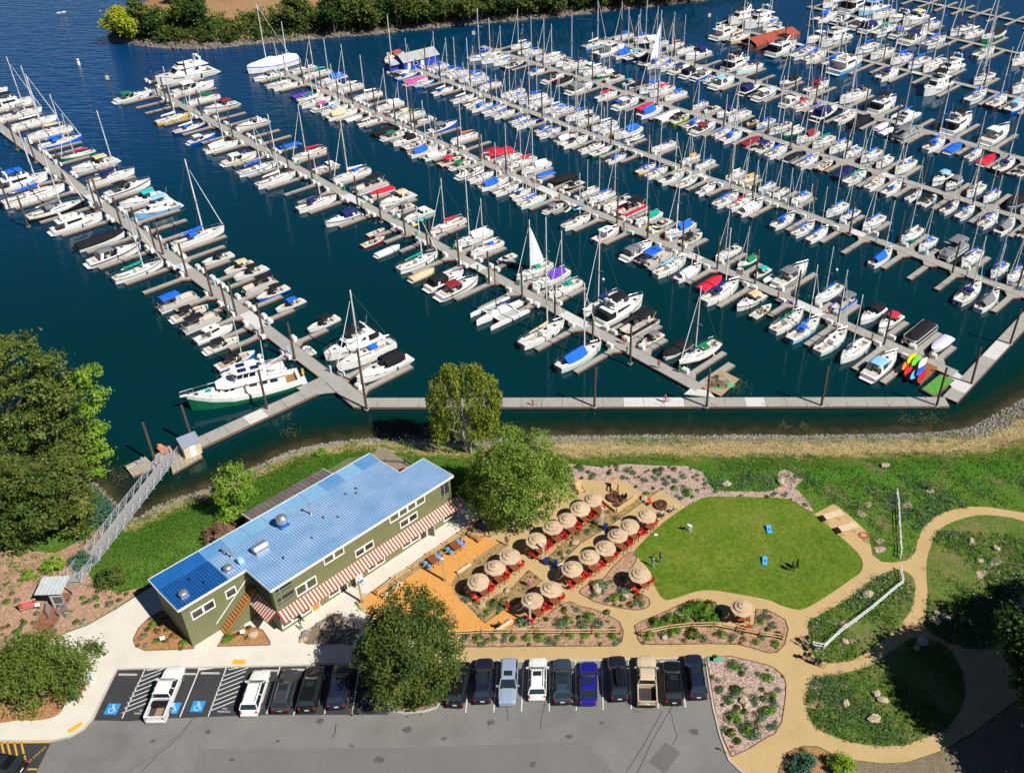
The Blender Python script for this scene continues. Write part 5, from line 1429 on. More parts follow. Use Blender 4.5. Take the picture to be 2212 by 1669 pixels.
PILE_ME=MB().tube((0,0,-2.5),(0,0,7.4),.2,.17,9).add([(.19*math.cos(t),.19*math.sin(t),7.4) for t in[k*math.pi/3 for k in range(6)]]+[(0,0,7.55)],[(k,(k+1)%6,6) for k in range(6)]).mesh('shaft',[M_pile])
COLLAR=MB()
for k in range(10):
 t0,t1=2*math.pi*k/10,2*math.pi*(k+1)/10
 COLLAR.tube((.36*math.cos(t0),.36*math.sin(t0),.5),(.36*math.cos(t1),.36*math.sin(t1),.5),.06,n=5)
COLLAR=COLLAR.mesh('pile_collar',[M_alu])
SIGN=MB().box((0,-.25,6.7),(.9,.06,1.1)).mesh('sign_board',[mat('sign_cream',(0.75,0.68,0.5),.6)])
PILES={(0,1):[(95,160),(245,285),(840,150),(880,130),(1055,295),(1215,400),(1360,550),(1410,530),(1620,720),(1835,890),(1980,1075),(2040,1055)],(1,1):[(70,1240),(335,1430),(920,1660),(880,120),(1080,245),(1290,365),(1485,490),(1512,480),(1755,630),(2015,780)],(0,2):[(1338,640),(1665,480)],(1,2):[(95,190),(955,190)],(2,2):[(710,170),(1680,170)],(3,2):[(460,160),(1455,160)],(3,1):[(2090,1295),(1755,1640),(240,965),(600,1130),(1000,1305)],(2,1):[(90,935),(370,1085),(695,1270),(1020,1465),(905,260),(1170,385),(1470,510),(1770,655),(2095,780)],(0,0):[(985,865),(1360,830),(1445,905),(1495,965),(1620,690),(1745,1005),(1905,1115),(2015,1195),(150,1290),(310,1400),(560,1560)],(1,0):[(145,1365),(285,1480),(490,1575),(650,1545),(265,655),(412,728),(568,775),(712,850),(838,905),(1037,992),(1207,1067),(1345,1120),(1375,1147),(1560,1218),(1747,1312),(1937,1392),(2160,1500),(1165,655),(1890,460)],(2,0):[(1692,298)]}
WHERE=['first pier','second pier','third pier','fourth pier','fifth pier','sixth pier','seventh pier','eighth pier','ninth pier']
plist=[]
for(ti,tj),L in PILES.items():
 for u,v in L:plist.append((TG(ti,tj,u,v,.5).xy,(ti,tj,u) in((0,0,985),(1,0,1165),(1,0,1890),(2,0,1692))))
for P in PIER[3:]:
 s=6.0
 n=0
 while s<P['L']:
  n+=1
  plist.append((P['b']+P['d']*s+P['n']*(1.75 if n%2 else-1.75),False))
  s+=9.0+2.0*(n%3)
cnt={}
def pier_of(p):
 best=min(PIER,key=lambda P:(abs((p-P['b']).dot(P['n'])) if-8<(p-P['b']).dot(P['d'])<P['L']+10 else 1e3))
 d=abs((p-best['b']).dot(best['n']))
 return best if d<14 and(p-best['b']).dot(best['d'])>2 else None
info=[]
for p,sg in plist:
 P=pier_of(p)
 if P is None:info.append(('shore',p.x,p,sg))
 else:info.append((P['i'],(p-P['b']).dot(P['d'])*(1 if P['shore'] else-1),p,sg))
info.sort(key=lambda t:(str(t[0]),t[1]))
for key,s,p,sg in info:
 cnt[key]=cnt.get(key,0)+1
 root=empty('piling',(p.x,p.y,0))
 root.rotation_euler=(R(rnd.uniform(-1,1)),R(rnd.uniform(-1,1)),rnd.uniform(0,6))
 if sg:root.rotation_euler=(0,0,0)
 if key=='shore':lab='tall timber mooring pile, %s from the gangway along the shore walkway'%ordinal(cnt[key])
 else:lab='%s timber mooring pile %s on the %s'%(ordinal(cnt[key]),'from shore' if PIERS[key][3] else 'from river end',WHERE[key])
 if sg:lab=lab.replace('pile','pile with sign',1)
 tag(root,lab,'piling','mooring piles of the marina')
 ob('shaft',PILE_ME,root,scale=(1,1,rnd.uniform(.96,1.04)))
 ob('pile_collar',COLLAR,root)
 if sg:ob('sign_board',SIGN,root)
# the olive waterfront building
M_wall=mat('olive_siding',(0.185,0.19,0.088),0.8,(0.16,0.165,0.074),0.8,bump=0.01,bscale=6)
M_trim=mat('white_trim',(0.78,0.78,0.75),0.5)
M_pane=mat('window_glass_green',(0.085,0.11,0.055),0.08,spec=0.6)
M_paned=mat('window_glass_dark',(0.03,0.03,0.028),0.08,spec=0.6)
def roof_mat(name,c0,c1,c2):
 m=mat(name,c0,0.42,c1,0.35,6,metal=0.0,spec=0.5,col3=c2,contrast=(0.32,0.68))
 return m
M_roof=roof_mat('faded_blue_roof',(0.24,0.42,0.65),(0.47,0.60,0.78),(0.34,0.51,0.72))
M_roofb=roof_mat('bright_blue_roof',(0.012,0.11,0.36),(0.022,0.16,0.45),(0.016,0.13,0.40))
M_roofc=roof_mat('blue_skylight_strip',(0.18,0.38,0.60),(0.28,0.48,0.68),(0.22,0.43,0.64))
M_brownr=mat('translucent_brown_roof',(0.17,0.125,0.11),0.35,(0.24,0.19,0.165),0.6)
BROT=R(47)
bld=empty('waterfront_building',(-33.6,66.4,LAND),BROT)
tag(bld,'long olive green two-storey building with blue ribbed metal roof and striped awning','building')
FW,BW=-.45,11.3
def rz_(t): return 7.0-.148*(t+.6) if t<9.2 else 7.0-.148*9.8-.06*(t-9.2)
w=MB()
body=[(0,FW),(23.9,FW),(23.9,4.9),(20.3,4.9),(20.3,BW),(-7.6,BW),(-7.6,4.7),(0,4.7)]
for(x0,y0),(x1,y1) in zip(body,body[1:]+body[:1]):
 w.add([(x0,y0,-.2),(x1,y1,-.2),(x1,y1,rz_(y1)-.12),(x0,y0,rz_(y0)-.12)],[(0,1,2,3)])
wall=w.build('wall',M_wall,bld)
def roof_poly(name,poly,m,parent,lift=0.0):
 b=MB()
 n=len(poly)
 b.v=[(x,y,rz_(y)+lift) for x,y in poly]+[(x,y,rz_(y)+lift-.1) for x,y in poly]
 b.f=[tuple(range(n)),tuple(range(2*n-1,n-1,-1))]+[(k,k+n,(k+1)%n+n,(k+1)%n) for k in range(n)]
 b.m=[0]*len(b.f)
 return b.build(name,m,parent)
roof=empty('roof',(0,0,0));roof.parent=bld
roof_poly('roof_sheet',[(-.25,-.75),(24.2,-.75),(24.2,5.1),(20.6,5.1),(20.6,9.2),(-2.3,9.2),(-2.3,4.45),(-.25,4.45)],mat('blue_roof_pan',(0.11,0.28,0.54),0.4,(0.18,0.36,0.60),.5),roof)
roof_poly('roof_sheet',[(-7.9,4.45),(-2.3,4.45),(-2.3,9.2),(-7.9,9.2)],mat('dark_roof_pan',(0.006,0.06,0.23),0.4),roof)
roof_poly('roof_sheet',[(-7.9,9.2),(-2.3,9.2),(-2.3,11.5),(-7.9,11.5)],M_roofb,roof,.001)
sx=-2.3
for i in range(9):
 ex=min(20.6,sx+2.55)
 roof_poly('skylight_panel',[(sx,9.2),(ex-.03,9.2),(ex-.03,11.5),(sx,11.5)],(mat('old_blue_panel',(.10,.27,.53),.4,(.15,.33,.58),.8) if i in(0,6,8) else M_roofc),roof,.015*(i%2)+.003)
 sx=ex
RIB=MB().add([(-.1,0,0),(.1,0,0),(.1,1,0),(-.1,1,0),(-.07,0,.05),(.07,0,.05),(.07,1,.05),(-.07,1,.05)],[(0,1,5,4),(1,2,6,5),(2,3,7,6),(3,0,4,7),(4,5,6,7)]).mesh('rib',[M_roof])
sl_=math.atan(.148)
for i in range(108):
 s=-7.72+.3*i
 if s>24.1: break
 t0=4.45 if s<-.25 else-.75
 t1=9.2 if s<20.6 else 5.1
 ln=(t1-t0)/math.cos(sl_)
 ob('rib',RIB,roof,[M_roofb if s<-2.3 else M_roof],(s,t0,rz_(t0)+.001),(-sl_,0,0),(1,ln,1))
fa=[(-.25,-.75),(24.2,-.75),(24.2,5.1),(20.6,5.1),(20.6,11.5),(-7.9,11.5),(-7.9,4.45),(-.25,4.45)]
for(x0,y0),(x1,y1) in zip(fa,fa[1:]+fa[:1]):
 d=Vector((x1-x0,y1-y0));d.normalize();n=Vector((d.y,-d.x))*.07
 seg=[(x0,y0),(x1,y1)]
 if y0!=y1 and min(y0,y1)<9.2<max(y0,y1):seg=[(x0,y0),(x0,9.2),(x1,y1)]
 for(ax,ay),(bx,by) in zip(seg[:-1],seg[1:]):
  za,zb=rz_(ay),rz_(by)
  MB().add([(ax,ay,za-.24),(bx,by,zb-.24),(bx+n.x,by+n.y,zb-.24),(ax+n.x,ay+n.y,za-.24),(ax,ay,za+.05),(bx,by,zb+.05),(bx+n.x,by+n.y,zb+.05),(ax+n.x,ay+n.y,za+.05)],[(0,1,2,3)[::-1],(4,5,6,7),(3,2,6,7),(0,4,5,1),(0,3,7,4),(1,5,6,2)]).build('fascia',M_trim,roof)
def win(s0,s1,z0,z1,n=2,t=FW,m=None,name='window',fr=.13):
 r=empty(name,(0,0,0));r.parent=bld
 b=MB()
 y=t-.04
 def bar(a,c,e,g):b.box(((a+c)/2,y,(e+g)/2),(c-a,.1,g-e))
 bar(s0-fr,s1+fr,z1,z1+fr);bar(s0-fr,s1+fr,z0-fr,z0);bar(s0-fr,s0,z0,z1);bar(s1,s1+fr,z0,z1)
 for k in range(1,n):
  x=s0+(s1-s0)*k/n
  bar(x-fr*.9,x+fr*.9,z0,z1)
 b.build('frame',M_trim,r)
 for k in range(n):
  a,c=s0+(s1-s0)*k/n+(fr*.9 if k else 0),s0+(s1-s0)*(k+1)/n-(fr*.9 if k<n-1 else 0)
  MB().add([(a,t-.02,z0),(c,t-.02,z0),(c,t-.02,z1),(a,t-.02,z1)],[(0,1,2,3)]).build('pane',m or M_pane,r)
  if m is M_paned and k%2==0:
   MB().box(((a+c)/2,t-.024,z1-.22),(c-a,.004,.44)).build('blind',mat('grey_blind',(.09,.09,.08),.8),r)
 return r
win(15.05,19.9,5.65,6.72,4);win(16.3,18.6,3.9,4.75,2,m=M_paned);win(6.3,8.65,5.65,6.6,2);win(10.1,12.35,3.85,4.68,2,m=M_paned);win(2.55,4.85,3.72,4.85,2)
win(-6.68,-4.33,3.72,4.68,2,4.7,M_paned);win(-2.83,-1.85,3.72,4.68,1,4.7,M_paned)
for a,c in((11.3,13.4),(16.2,18.5),(22.4,23.7),(6.05,7.2),(.2,3.5)):win(a,c,.62,2.1,max(1,round((c-a)/1.2)),m=M_paned if a!=.2 else M_pane)
M_odoor=mat('orange_door',(0.55,0.22,0.05),0.5)
for a,c,m in((18.75,19.6,M_paned),(7.4,8.3,M_paned),(3.8,4.65,M_odoor)):
 r=empty('door',(0,0,0));r.parent=bld
 MB().box((a-.05,FW-.04,1.05),(.1,.1,2.1)).box((c+.05,FW-.04,1.05),(.1,.1,2.1)).box(((a+c)/2,FW-.04,2.15),(c-a+.2,.1,.1)).build('frame',M_trim,r)
 MB().box(((a+c)/2,FW-.015,1.05),(c-a,.03,2.1)).build('leaf',m,r)
 MB().box((c-.12,FW-.07,1.0),(.05,.08,.2)).build('handle',M_steel,r)
r=empty('door',(19.75,FW-.1,0),R(-58));r.parent=bld
MB().box((.05,0,1.05),(.1,.06,2.1)).box((.95,0,1.05),(.1,.06,2.1)).box((.5,0,.1),(.8,.06,.2)).box((.5,0,2.0),(.8,.06,.2)).build('frame',M_trim,r)
MB().box((.5,0,1.05),(.8,.02,1.7)).build('pane',M_pane,r)
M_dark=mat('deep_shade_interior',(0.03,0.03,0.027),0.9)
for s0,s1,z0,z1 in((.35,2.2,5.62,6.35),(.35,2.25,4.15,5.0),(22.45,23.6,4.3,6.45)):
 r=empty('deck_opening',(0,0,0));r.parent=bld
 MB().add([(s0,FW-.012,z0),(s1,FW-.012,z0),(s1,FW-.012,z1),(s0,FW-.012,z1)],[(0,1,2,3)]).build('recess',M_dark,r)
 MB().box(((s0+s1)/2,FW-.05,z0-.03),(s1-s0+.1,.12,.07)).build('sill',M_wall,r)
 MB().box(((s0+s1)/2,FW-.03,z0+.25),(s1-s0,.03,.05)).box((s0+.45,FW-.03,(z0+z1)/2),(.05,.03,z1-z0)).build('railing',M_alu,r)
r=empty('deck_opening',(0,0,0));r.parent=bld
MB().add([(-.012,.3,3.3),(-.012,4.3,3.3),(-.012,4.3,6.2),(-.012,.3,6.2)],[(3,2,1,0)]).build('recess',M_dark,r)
M_awr=mat('awning_red',(0.34,0.05,0.042),0.85,(.28,.045,.04),2);M_awc=mat('awning_cream',(0.66,0.59,0.46),0.85,(.58,.51,.4),1.5)
aw=empty('awning',(0,0,0));aw.parent=bld
STR=MB().add([(0,0,3.2),(.2,0,3.2),(.2,-1.2,2.52),(0,-1.2,2.52),(0,-1.2,2.38),(.2,-1.2,2.38),(0,0,3.17),(.2,0,3.17),(.2,-1.18,2.48),(0,-1.18,2.48)],[(0,3,2,1),(3,4,5,2),(6,7,8,9)]).mesh('stripe',[M_awr])
n=0
s=-.05
while s<25.0:
 ob('stripe',STR,aw,[M_awr if n%2==0 else M_awc],(s,FW,0),None,(1.02,1,1))
 s+=.205;n+=1
r=empty('awning',(0,0,0));r.parent=bld
for k in range(18):
 o=ob('stripe',STR,r,[M_awr if k%2==0 else M_awc],(-.02,.0+.205*(k+1)-.4,0),(0,0,R(-90)),(1.02,1,1))
b=MB()
for s in[0.1+2.4*k for k in range(11)]:b.tube((s,FW,2.3),(s,FW-1.15,2.42),.025,n=4)
b.build('awning_bracket',M_black,aw)
M_stair=mat('cedar_stairs',(0.42,0.19,0.05),0.7,(0.33,0.14,0.04),4)
st=empty('staircase',(0,0,0));st.parent=bld
N_=15
for k in range(N_):
 u=k/(N_-1)
 MB().box((-4.3+4.0*u,4.1,.25+3.3*u),(.34,1.05,.06)).build('tread',M_stair,st)
for yy in(3.5,):
 MB().add([(-4.55,yy,0),(-.1,yy,3.5),(-.1,yy,3.85),(-4.55,yy,.3),(-4.55,yy+.08,0),(-.1,yy+.08,3.5),(-.1,yy+.08,3.85),(-4.55,yy+.08,.3)],[(0,1,2,3),(7,6,5,4),(3,2,6,7),(0,4,5,1),(0,3,7,4),(1,5,6,2)]).build('stringer',M_stair,st)
MB().add([(-4.5,3.46,0),(-.1,3.46,0),(-.1,3.46,3.5),(-4.5,3.46,.05)],[(0,1,2,3)]).build('stair_wall',M_wall,st)
MB().tube((-4.7,4.6,1.3),(-.3,4.6,4.9),.06,n=5).build('handrail',M_trim,st)
MB().box((.3,2.0,3.45),(.6,4.4,.15)).build('landing',M_wall,st)
o=ob('lettering',text('515',0,0,.3,M_black),bld,loc=(-7.0,4.68,5.35),rot=(R(90),0,0))
sg=empty('banner_sign',(9.5,FW-.9,0));sg.parent=bld
MB().box((0,0,1.35),(.95,.05,1.5)).build('panel',M_trim,sg)
MB().box((0,-.03,.9),(.85,.012,.45)).box((-.15,-.03,1.55),(.4,.012,.25)).build('print_blue',mat('print_blue',(.03,.18,.5),.6),sg)
MB().tube((-.45,0,0),(-.45,0,2.1),.03,n=5).tube((.45,0,0),(.45,0,2.1),.03,n=5).build('post',M_alu,sg)
def on(s,t): return(s,t,rz_(t))
M_galv=mat('galvanised',(0.55,0.57,0.60),0.3,(0.45,0.47,0.5),5,metal=0.7)
for s,t in((-6.5,6.0),(-1.5,5.9)):
 b=MB();x,y,z=on(s,t)
 b.box((x,y,z+.15),(.85,.85,.3)).tube((x,y,z+.3),(x,y,z+.5),.42,.5,12).ball((x,y,z+.5),.5,12,4,sq=(1,1,.6),top=True)
 b.build('roof_fan',M_galv,roof)
x,y,z=on(6.2,7.8)
MB().box((x,y,z+.2),(1.1,1.1,.4)).build('fan_kerb',M_roofb,roof)
MB().tube((x,y,z+.4),(x,y,z+.75),.38,.62,14).tube((x,y,z+.75),(x,y,z+1.35),.66,.66,14).tube((x,y,z+1.35),(x,y,z+1.6),.66,.3,14).build('exhaust_drum',M_galv,roof)
x,y,z=on(2.35,6.0)
b=MB();secs=[]
for k in range(9):
 t=math.pi*k/8
 secs.append([(x-.75,y-.7*math.cos(t),z+.1+.95*math.sin(t)),(x+.75,y-.7*math.cos(t),z+.1+.95*math.sin(t))])
b.loft(secs);b.f+=[tuple(range(0,18,2)),tuple(range(17,0,-2))];b.m+=[0,0]
b.build('vent_hood',M_galv,roof)
x,y,z=on(0,5.9)
MB().box((x,y,z+.25),(.55,.55,.5)).box((x-.1,y,z+.6),(.6,.6,.35),taper=.7).build('vent_hood',mat('light_blue_metal',(.35,.55,.75),.4),roof)
for(s,t),h in(((1.65,6.05),.65),((-.25,7.6),1.1),((-.4,9.0),.8),((9.4,7.0),1.5)):
 x,y,z=on(s,t)
 MB().tube((x,y,z),(x,y,z+h),.09,n=7).tube((x,y,z+h),(x,y,z+h+.18),.2,.06,8).box((x,y,z+.04),(.4,.4,.08)).build('vent_pipe',M_galv,roof)
for s,t in((3.3,2.7),(9.9,5.2),(11.0,3.9),(14.0,6.9),(14.9,6.0),(15.4,6.8),(-5.0,8.0),(-4.2,6.2),(7.1,3.1)):
 x,y,z=on(s,t)
 MB().tube((x,y,z),(x,y,z+.3),.06,n=6).box((x,y,z+.02),(.3,.3,.05)).build('vent_stub',M_black,roof)
MB().add([(4.6,11.5,5.0),(15.4,11.5,5.0),(15.4,14.6,4.2),(4.6,14.6,4.2),(4.6,11.5,4.9),(15.4,11.5,4.9),(15.4,14.6,4.1),(4.6,14.6,4.1)],[(0,1,2,3),(7,6,5,4),(0,3,7,4),(1,5,6,2),(3,2,6,7)]).build('lean_to_roof',M_brownr,bld)
for k in range(19):
 s=4.65+k*.595
 MB().add([(s,11.5,5.0),(s+.06,11.5,5.0),(s+.06,14.6,4.2),(s,14.6,4.2),(s,11.5,5.05),(s+.06,11.5,5.05),(s+.06,14.6,4.25),(s,14.6,4.25)],[(4,5,6,7),(0,4,7,3),(1,2,6,5),(3,7,6,2)]).build('rib',M_brownr,bld)
for s in(4.5,15.5):MB().add([(s-.05,11.5,4.85),(s+.05,11.5,4.85),(s+.05,14.65,4.05),(s-.05,14.65,4.05),(s-.05,11.5,5.1),(s+.05,11.5,5.1),(s+.05,14.65,4.3),(s-.05,14.65,4.3)],[(4,5,6,7),(0,4,7,3),(1,2,6,5),(3,7,6,2)]).build('fascia',M_trim,bld)
MB().box((10,13,2.0),(10.6,2.9,4.2)).build('lean_to_wall',M_wall,bld)
M_grayw=mat('weathered_wood',(0.28,0.23,0.17),0.85,(0.2,0.16,0.12),3)
tr=empty('timber_terrace',(0,0,0));tr.parent=bld
for k in range(18):
 MB().box((15.7+8.9*.5+.0,5.3+.52*k,2.35),(8.9 if 5.3+.52*k>11.4 else 4.2,.49,.08)).build('plank',M_grayw,tr,loc=(0 if 5.3+.52*k>11.4 else 2.4,0,0))
RA=[(15.8,14.6),(17.6,14.6),(19.4,14.6),(21.2,13.4),(22.9,11.6),(24.4,9.8),(24.6,7.6),(24.6,5.4)]
for(a,c),(d,e) in zip(RA[:-1],RA[1:]):
 MB().box((a,c,2.9),(.1,.1,1.2)).build('rail_post',M_grayw,tr)
 for h in(2.75,3.05,3.4):MB().tube((a,c,h),(d,e,h),.05,n=4).build('rail',M_grayw,tr)
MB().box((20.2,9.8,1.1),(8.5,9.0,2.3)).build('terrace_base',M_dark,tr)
M_redf=mat('red_furniture',(0.60,0.022,0.025),0.45)
def lawn_chair(loc,rz,lab,m=None):
 r=empty('lounge_chair',loc,rz)
 tag(r,lab,'chair','chairs on the rear terrace')
 MB().box((0,0,.38),(.6,.6,.06)).build('seat',m or M_redf,r)
 MB().box((-.38,0,.72),(.06,.6,.75),tilt=('Y',-.35)).build('backrest',m or M_redf,r)
 for x in(.25,-.25):
  for y in(.27,-.27):MB().box((x,y,.18),(.05,.05,.36)).build('leg',m or M_redf,r)
cb_,sb_=math.cos(BROT),math.sin(BROT)
def BL(s,t,z=0): return(-33.6+s*cb_-t*sb_,66.4+s*sb_+t*cb_,LAND+z)
for k,(s,t) in enumerate(((20.7,12.6),(23.3,8.6),(23.9,7.6))):lawn_chair(BL(s,t,2.4),BROT+k,'red chair on the terrace behind the blue roof, %s from the river corner'%ORD[k])
# gangway, gate and landing
a,e=G(158,1256,LAND+.35),G(374,978,.85)
gw=empty('gangway',a);gd=e-a
Lg=gd.length
gw.rotation_euler=gd.to_track_quat('X','Z').to_euler()
tag(gw,'long sloping aluminium truss gangway from the shore down to the dock','gangway')
M_gal2=mat('gangway_aluminium',(0.42,0.45,0.50),0.45,metal=0.3)
k=16
for i in range(k):MB().box(((i+.5)*Lg/k,0,0),(Lg/k-.02,1.5,.07)).build('deck_panel',mat('gangway_deck',(.34,.34,.33),.8,(.29,.29,.28),3),gw)
for s in(1,-1):
 y=s*.86
 MB().tube((0,y,-.12),(Lg,y,-.12),.07,n=5).build('bottom_chord',M_gal2,gw)
 MB().tube((0,y,1.12),(Lg,y,1.12),.06,n=5).build('top_chord',M_gal2,gw)
 MB().tube((0,y,.5),(Lg,y,.5),.025,n=4).tube((0,y,.8),(Lg,y,.8),.025,n=4).build('handrail',M_gal2,gw)
 n=26
 for i in range(n):
  x0,x1=i*Lg/n,(i+1)*Lg/n
  q=(x0,y,-.12),(x1,y,1.12)
  if i%2:q=(x0,y,1.12),(x1,y,-.12)
  MB().tube(*q,.035,n=4).build('diagonal',M_gal2,gw)
 for i in range(0,n+1,2):MB().tube((i*Lg/n,y,-.12),(i*Lg/n,y,1.12),.035,n=4).build('upright',M_gal2,gw)
for i in range(0,27,2):MB().tube((i*Lg/26,-1.15,-.2),(i*Lg/26,1.15,-.2),.05,n=4).build('cross_beam',M_gal2,gw)
M_rwood=mat('red_boardwalk',(0.23,0.085,0.045),0.6,(0.31,0.14,0.08),2.5)
bw=empty('boardwalk',G(110,1330));tag(bw,'reddish brown plank boardwalk leading to the gangway gate','boardwalk')
p0,p1,p2,p3=[G(x,y).xy-bw.location.xy for x,y in((70,1358),(110,1371),(152,1296),(106,1296))]
p3b,p2b=p3+(p3-p0)*.22,p2+(p2-p1)*.22
nb=34
for i in range(nb):
 t0,t1=(i+.04)/nb,(i+.96)/nb
 q=[p0.lerp(p3b,t0),p1.lerp(p2b,t0),p1.lerp(p2b,t1),p0.lerp(p3b,t1)]
 MB().prism(q,.02,.16).build('plank',M_rwood,bw)
for qa,qb in((p0,p3b),(p1,p2b)):
 o=strip('edge_board',[qa+bw.location.xy,qb+bw.location.xy],.1,LAND,LAND+.2,M_grayw,None,False);o.parent=bw;o.matrix_parent_inverse=Matrix.Translation(-bw.location)
ki=empty('gate_shelter',(-59.3,69.9,LAND),R(3));tag(ki,'small gate shelter with grey ribbed metal roof at the head of the gangway','shelter')
M_grm=mat('grey_metal_roof',(0.50,0.54,0.55),0.4,(0.43,0.47,0.48),1.5)
MB().add([(-1.5,-1.15,2.55),(1.4,-1.15,2.55),(1.5,1.1,2.95),(-1.4,1.1,2.95),(-1.5,-1.15,2.47),(1.4,-1.15,2.47),(1.5,1.1,2.87),(-1.4,1.1,2.87)],[(0,1,2,3),(7,6,5,4),(0,4,5,1),(1,5,6,2),(2,6,7,3),(3,7,4,0)]).build('roof',M_grm,ki)
for k in range(7):MB().add([(-1.45+.45*k,-1.16,2.55),(-1.37+.45*k,-1.16,2.55),(-1.27+.45*k,1.1,2.96),(-1.35+.45*k,1.1,2.96),(-1.45+.45*k,-1.16,2.62),(-1.37+.45*k,-1.16,2.62),(-1.27+.45*k,1.1,3.02),(-1.35+.45*k,1.1,3.02)],[(4,5,6,7),(0,4,7,3),(1,2,6,5),(0,1,5,4)]).build('rib',M_grm,ki)
for x in(-.1,1.2):
 for y in(-.9,.9):MB().box((x,y,1.25),(.12,.12,2.5)).build('post',M_gal2,ki)
g_=empty('gate',(.55,-.9,0));g_.parent=ki
MB().box((-.55,0,1.0),(.06,.05,1.9)).box((.55,0,1.0),(.06,.05,1.9)).box((0,0,1.92),(1.1,.05,.06)).box((0,0,.08),(1.1,.05,.06)).box((0,0,.7),(1.1,.05,.06)).build('frame',M_trim,g_)
MB().box((0,0,1.0),(1.0,.015,1.8)).build('mesh_panel',mat('wire_mesh',(.12,.12,.12),.6),g_)
for x,rz in((-.55,R(-70)),(1.35,R(-100))):
 r=empty('side_gate',(x,-1.0,0),rz);r.parent=ki
 MB().box((.05,0,.7),(.06,.05,1.4)).box((1.35,0,.7),(.06,.05,1.4)).box((.7,0,1.38),(1.3,.05,.06)).box((.7,0,.1),(1.3,.05,.06)).build('frame',M_gal2,r)
 for q in range(8):MB().box((.2+q*.15,0,.72),(.02,.02,1.25)).build('bar',M_gal2,r)
rs=empty('notice_board',G(66,1318),R(22));tag(rs,'red framed notice board standing on the mulch beside the boardwalk','sign')
for x in(-.85,.85):MB().box((x,0,.8),(.1,.1,1.6)).build('post',M_grayw,rs)
MB().box((0,-.02,1.05),(1.6,.05,.95)).build('board',mat('sign_red',(.55,.03,.04),.5),rs)
MB().box((0,-.03,1.56),(1.8,.09,.1)).box((0,-.03,.54),(1.8,.09,.1)).build('frame',mat('sign_frame',(.5,.38,.26),.6),rs)
b=MB()
for q,(ww,zz) in enumerate(((1.1,1.38),(.9,1.2),(1.3,1.02),(1.2,.9),(1.0,.78))):b.box((0,-.05,zz),(ww,.006,.05 if q else .1))
b.build('text_lines',mat('sign_print',(.75,.35,.33),.6),rs)
for px,py,lab in((85.5,1316,'small white information plate next to the red notice board'),(355,1388,'small white plant label in the bark bed at the building corner'),(527,1374,'small white plant label in the bark bed below the stairs')):
 r=empty('info_plate',G(px,py),R(15));tag(r,lab,'sign','small white plates')
 MB().box((0,0,.4),(.06,.06,.8)).build('post',M_black,r)
 MB().box((0,-.04,.85),(.5,.04,.38),tilt=('X',-.7)).build('plate',M_trim,r)
ld=empty('landing_float',(G(345,985,.5).x,G(345,985,.5).y,0));tag(ld,'weathered landing float at the foot of the gangway','floating dock')
M_float=mat('weathered_float',(0.40,0.35,0.27),.9,(0.33,0.29,0.22),2)
for pts in([(270,1006),(314,985),(336,1007),(286,1028)],[(331,985),(362,964),(378,995),(340,1012)],[(362,963),(420,952),(437,985),(372,1021)]):
 P=[G(x,y,.45).xy-ld.location.xy for x,y in pts]
 c=sum(P,Vector((0,0)))/4
 n=7
 for i in range(n):
  t0,t1=(i+.03)/n,(i+.97)/n
  MB().prism([P[0].lerp(P[1],t0),P[0].lerp(P[1],t1),P[3].lerp(P[2],t1),P[3].lerp(P[2],t0)],.3,.45).build('plank',M_float,ld)
 MB().prism([c+(p-c)*.98 for p in P],-.3,.32).build('float',M_waler,ld)
sh=empty('dock_shed',(0,0,0))
q=[G(x,y,.5).xy for x,y in((393,971),(428,957),(435,981),(403,996))]
c=sum(q,Vector((0,0)))/4
ang=math.atan2(q[1].y-q[0].y,q[1].x-q[0].x)
sh.location=(c.x,c.y,.46);sh.rotation_euler=(0,0,ang)
tag(sh,'beige dock shed with grey metal roof on the landing float','shed')
MB().box((0,0,1.05),(2.3,1.9,2.1)).build('wall',mat('beige_wall',(.62,.52,.36),.8),sh)
MB().add([(-1.3,-1.1,2.08),(1.3,-1.1,2.08),(1.3,1.1,2.5),(-1.3,1.1,2.5),(-1.3,-1.1,2.0),(1.3,-1.1,2.0),(1.3,1.1,2.42),(-1.3,1.1,2.42)],[(0,1,2,3),(7,6,5,4),(0,4,5,1),(1,5,6,2),(2,6,7,3),(3,7,4,0)]).build('roof',mat('slate_metal',(.30,.34,.42),.4),sh)
for k_ in range(9):MB().box((-1.2+.3*k_,0,2.32),(.05,2.2,.06),tilt=('X',math.atan(.42/2.2))).build('rib',mat('slate_metal',(.30,.34,.42),.4),sh)
MB().box((0,-.96,.95),(.8,.03,1.9)).build('door',M_trim,sh)
tag(MB().box((0,0,.4),(1.1,.5,.25)).tube((-.6,0,.25),(-2.0,-.3,.25),.05,n=5).tube((.2,0,.5),(.2,0,.95),.12,n=6).build('pump',M_gal2,None,loc=(G(305,998,.5).x,G(305,998,.5).y,.35),rot=(0,0,R(40))),'grey pump gear lying on the landing float','pump')
tag(MB().ball((0,0,.4),.45,8,5,jit=.25).box((.6,-.6,.3),(1.6,.9,.5),R(-40)).build('stacked_gear',mat('orange_gear',(.55,.2,.1),.8),None,loc=(G(347,968,.5).x,G(347,968,.5).y,.4)),'heap of orange and dark gear on the landing float','gear')
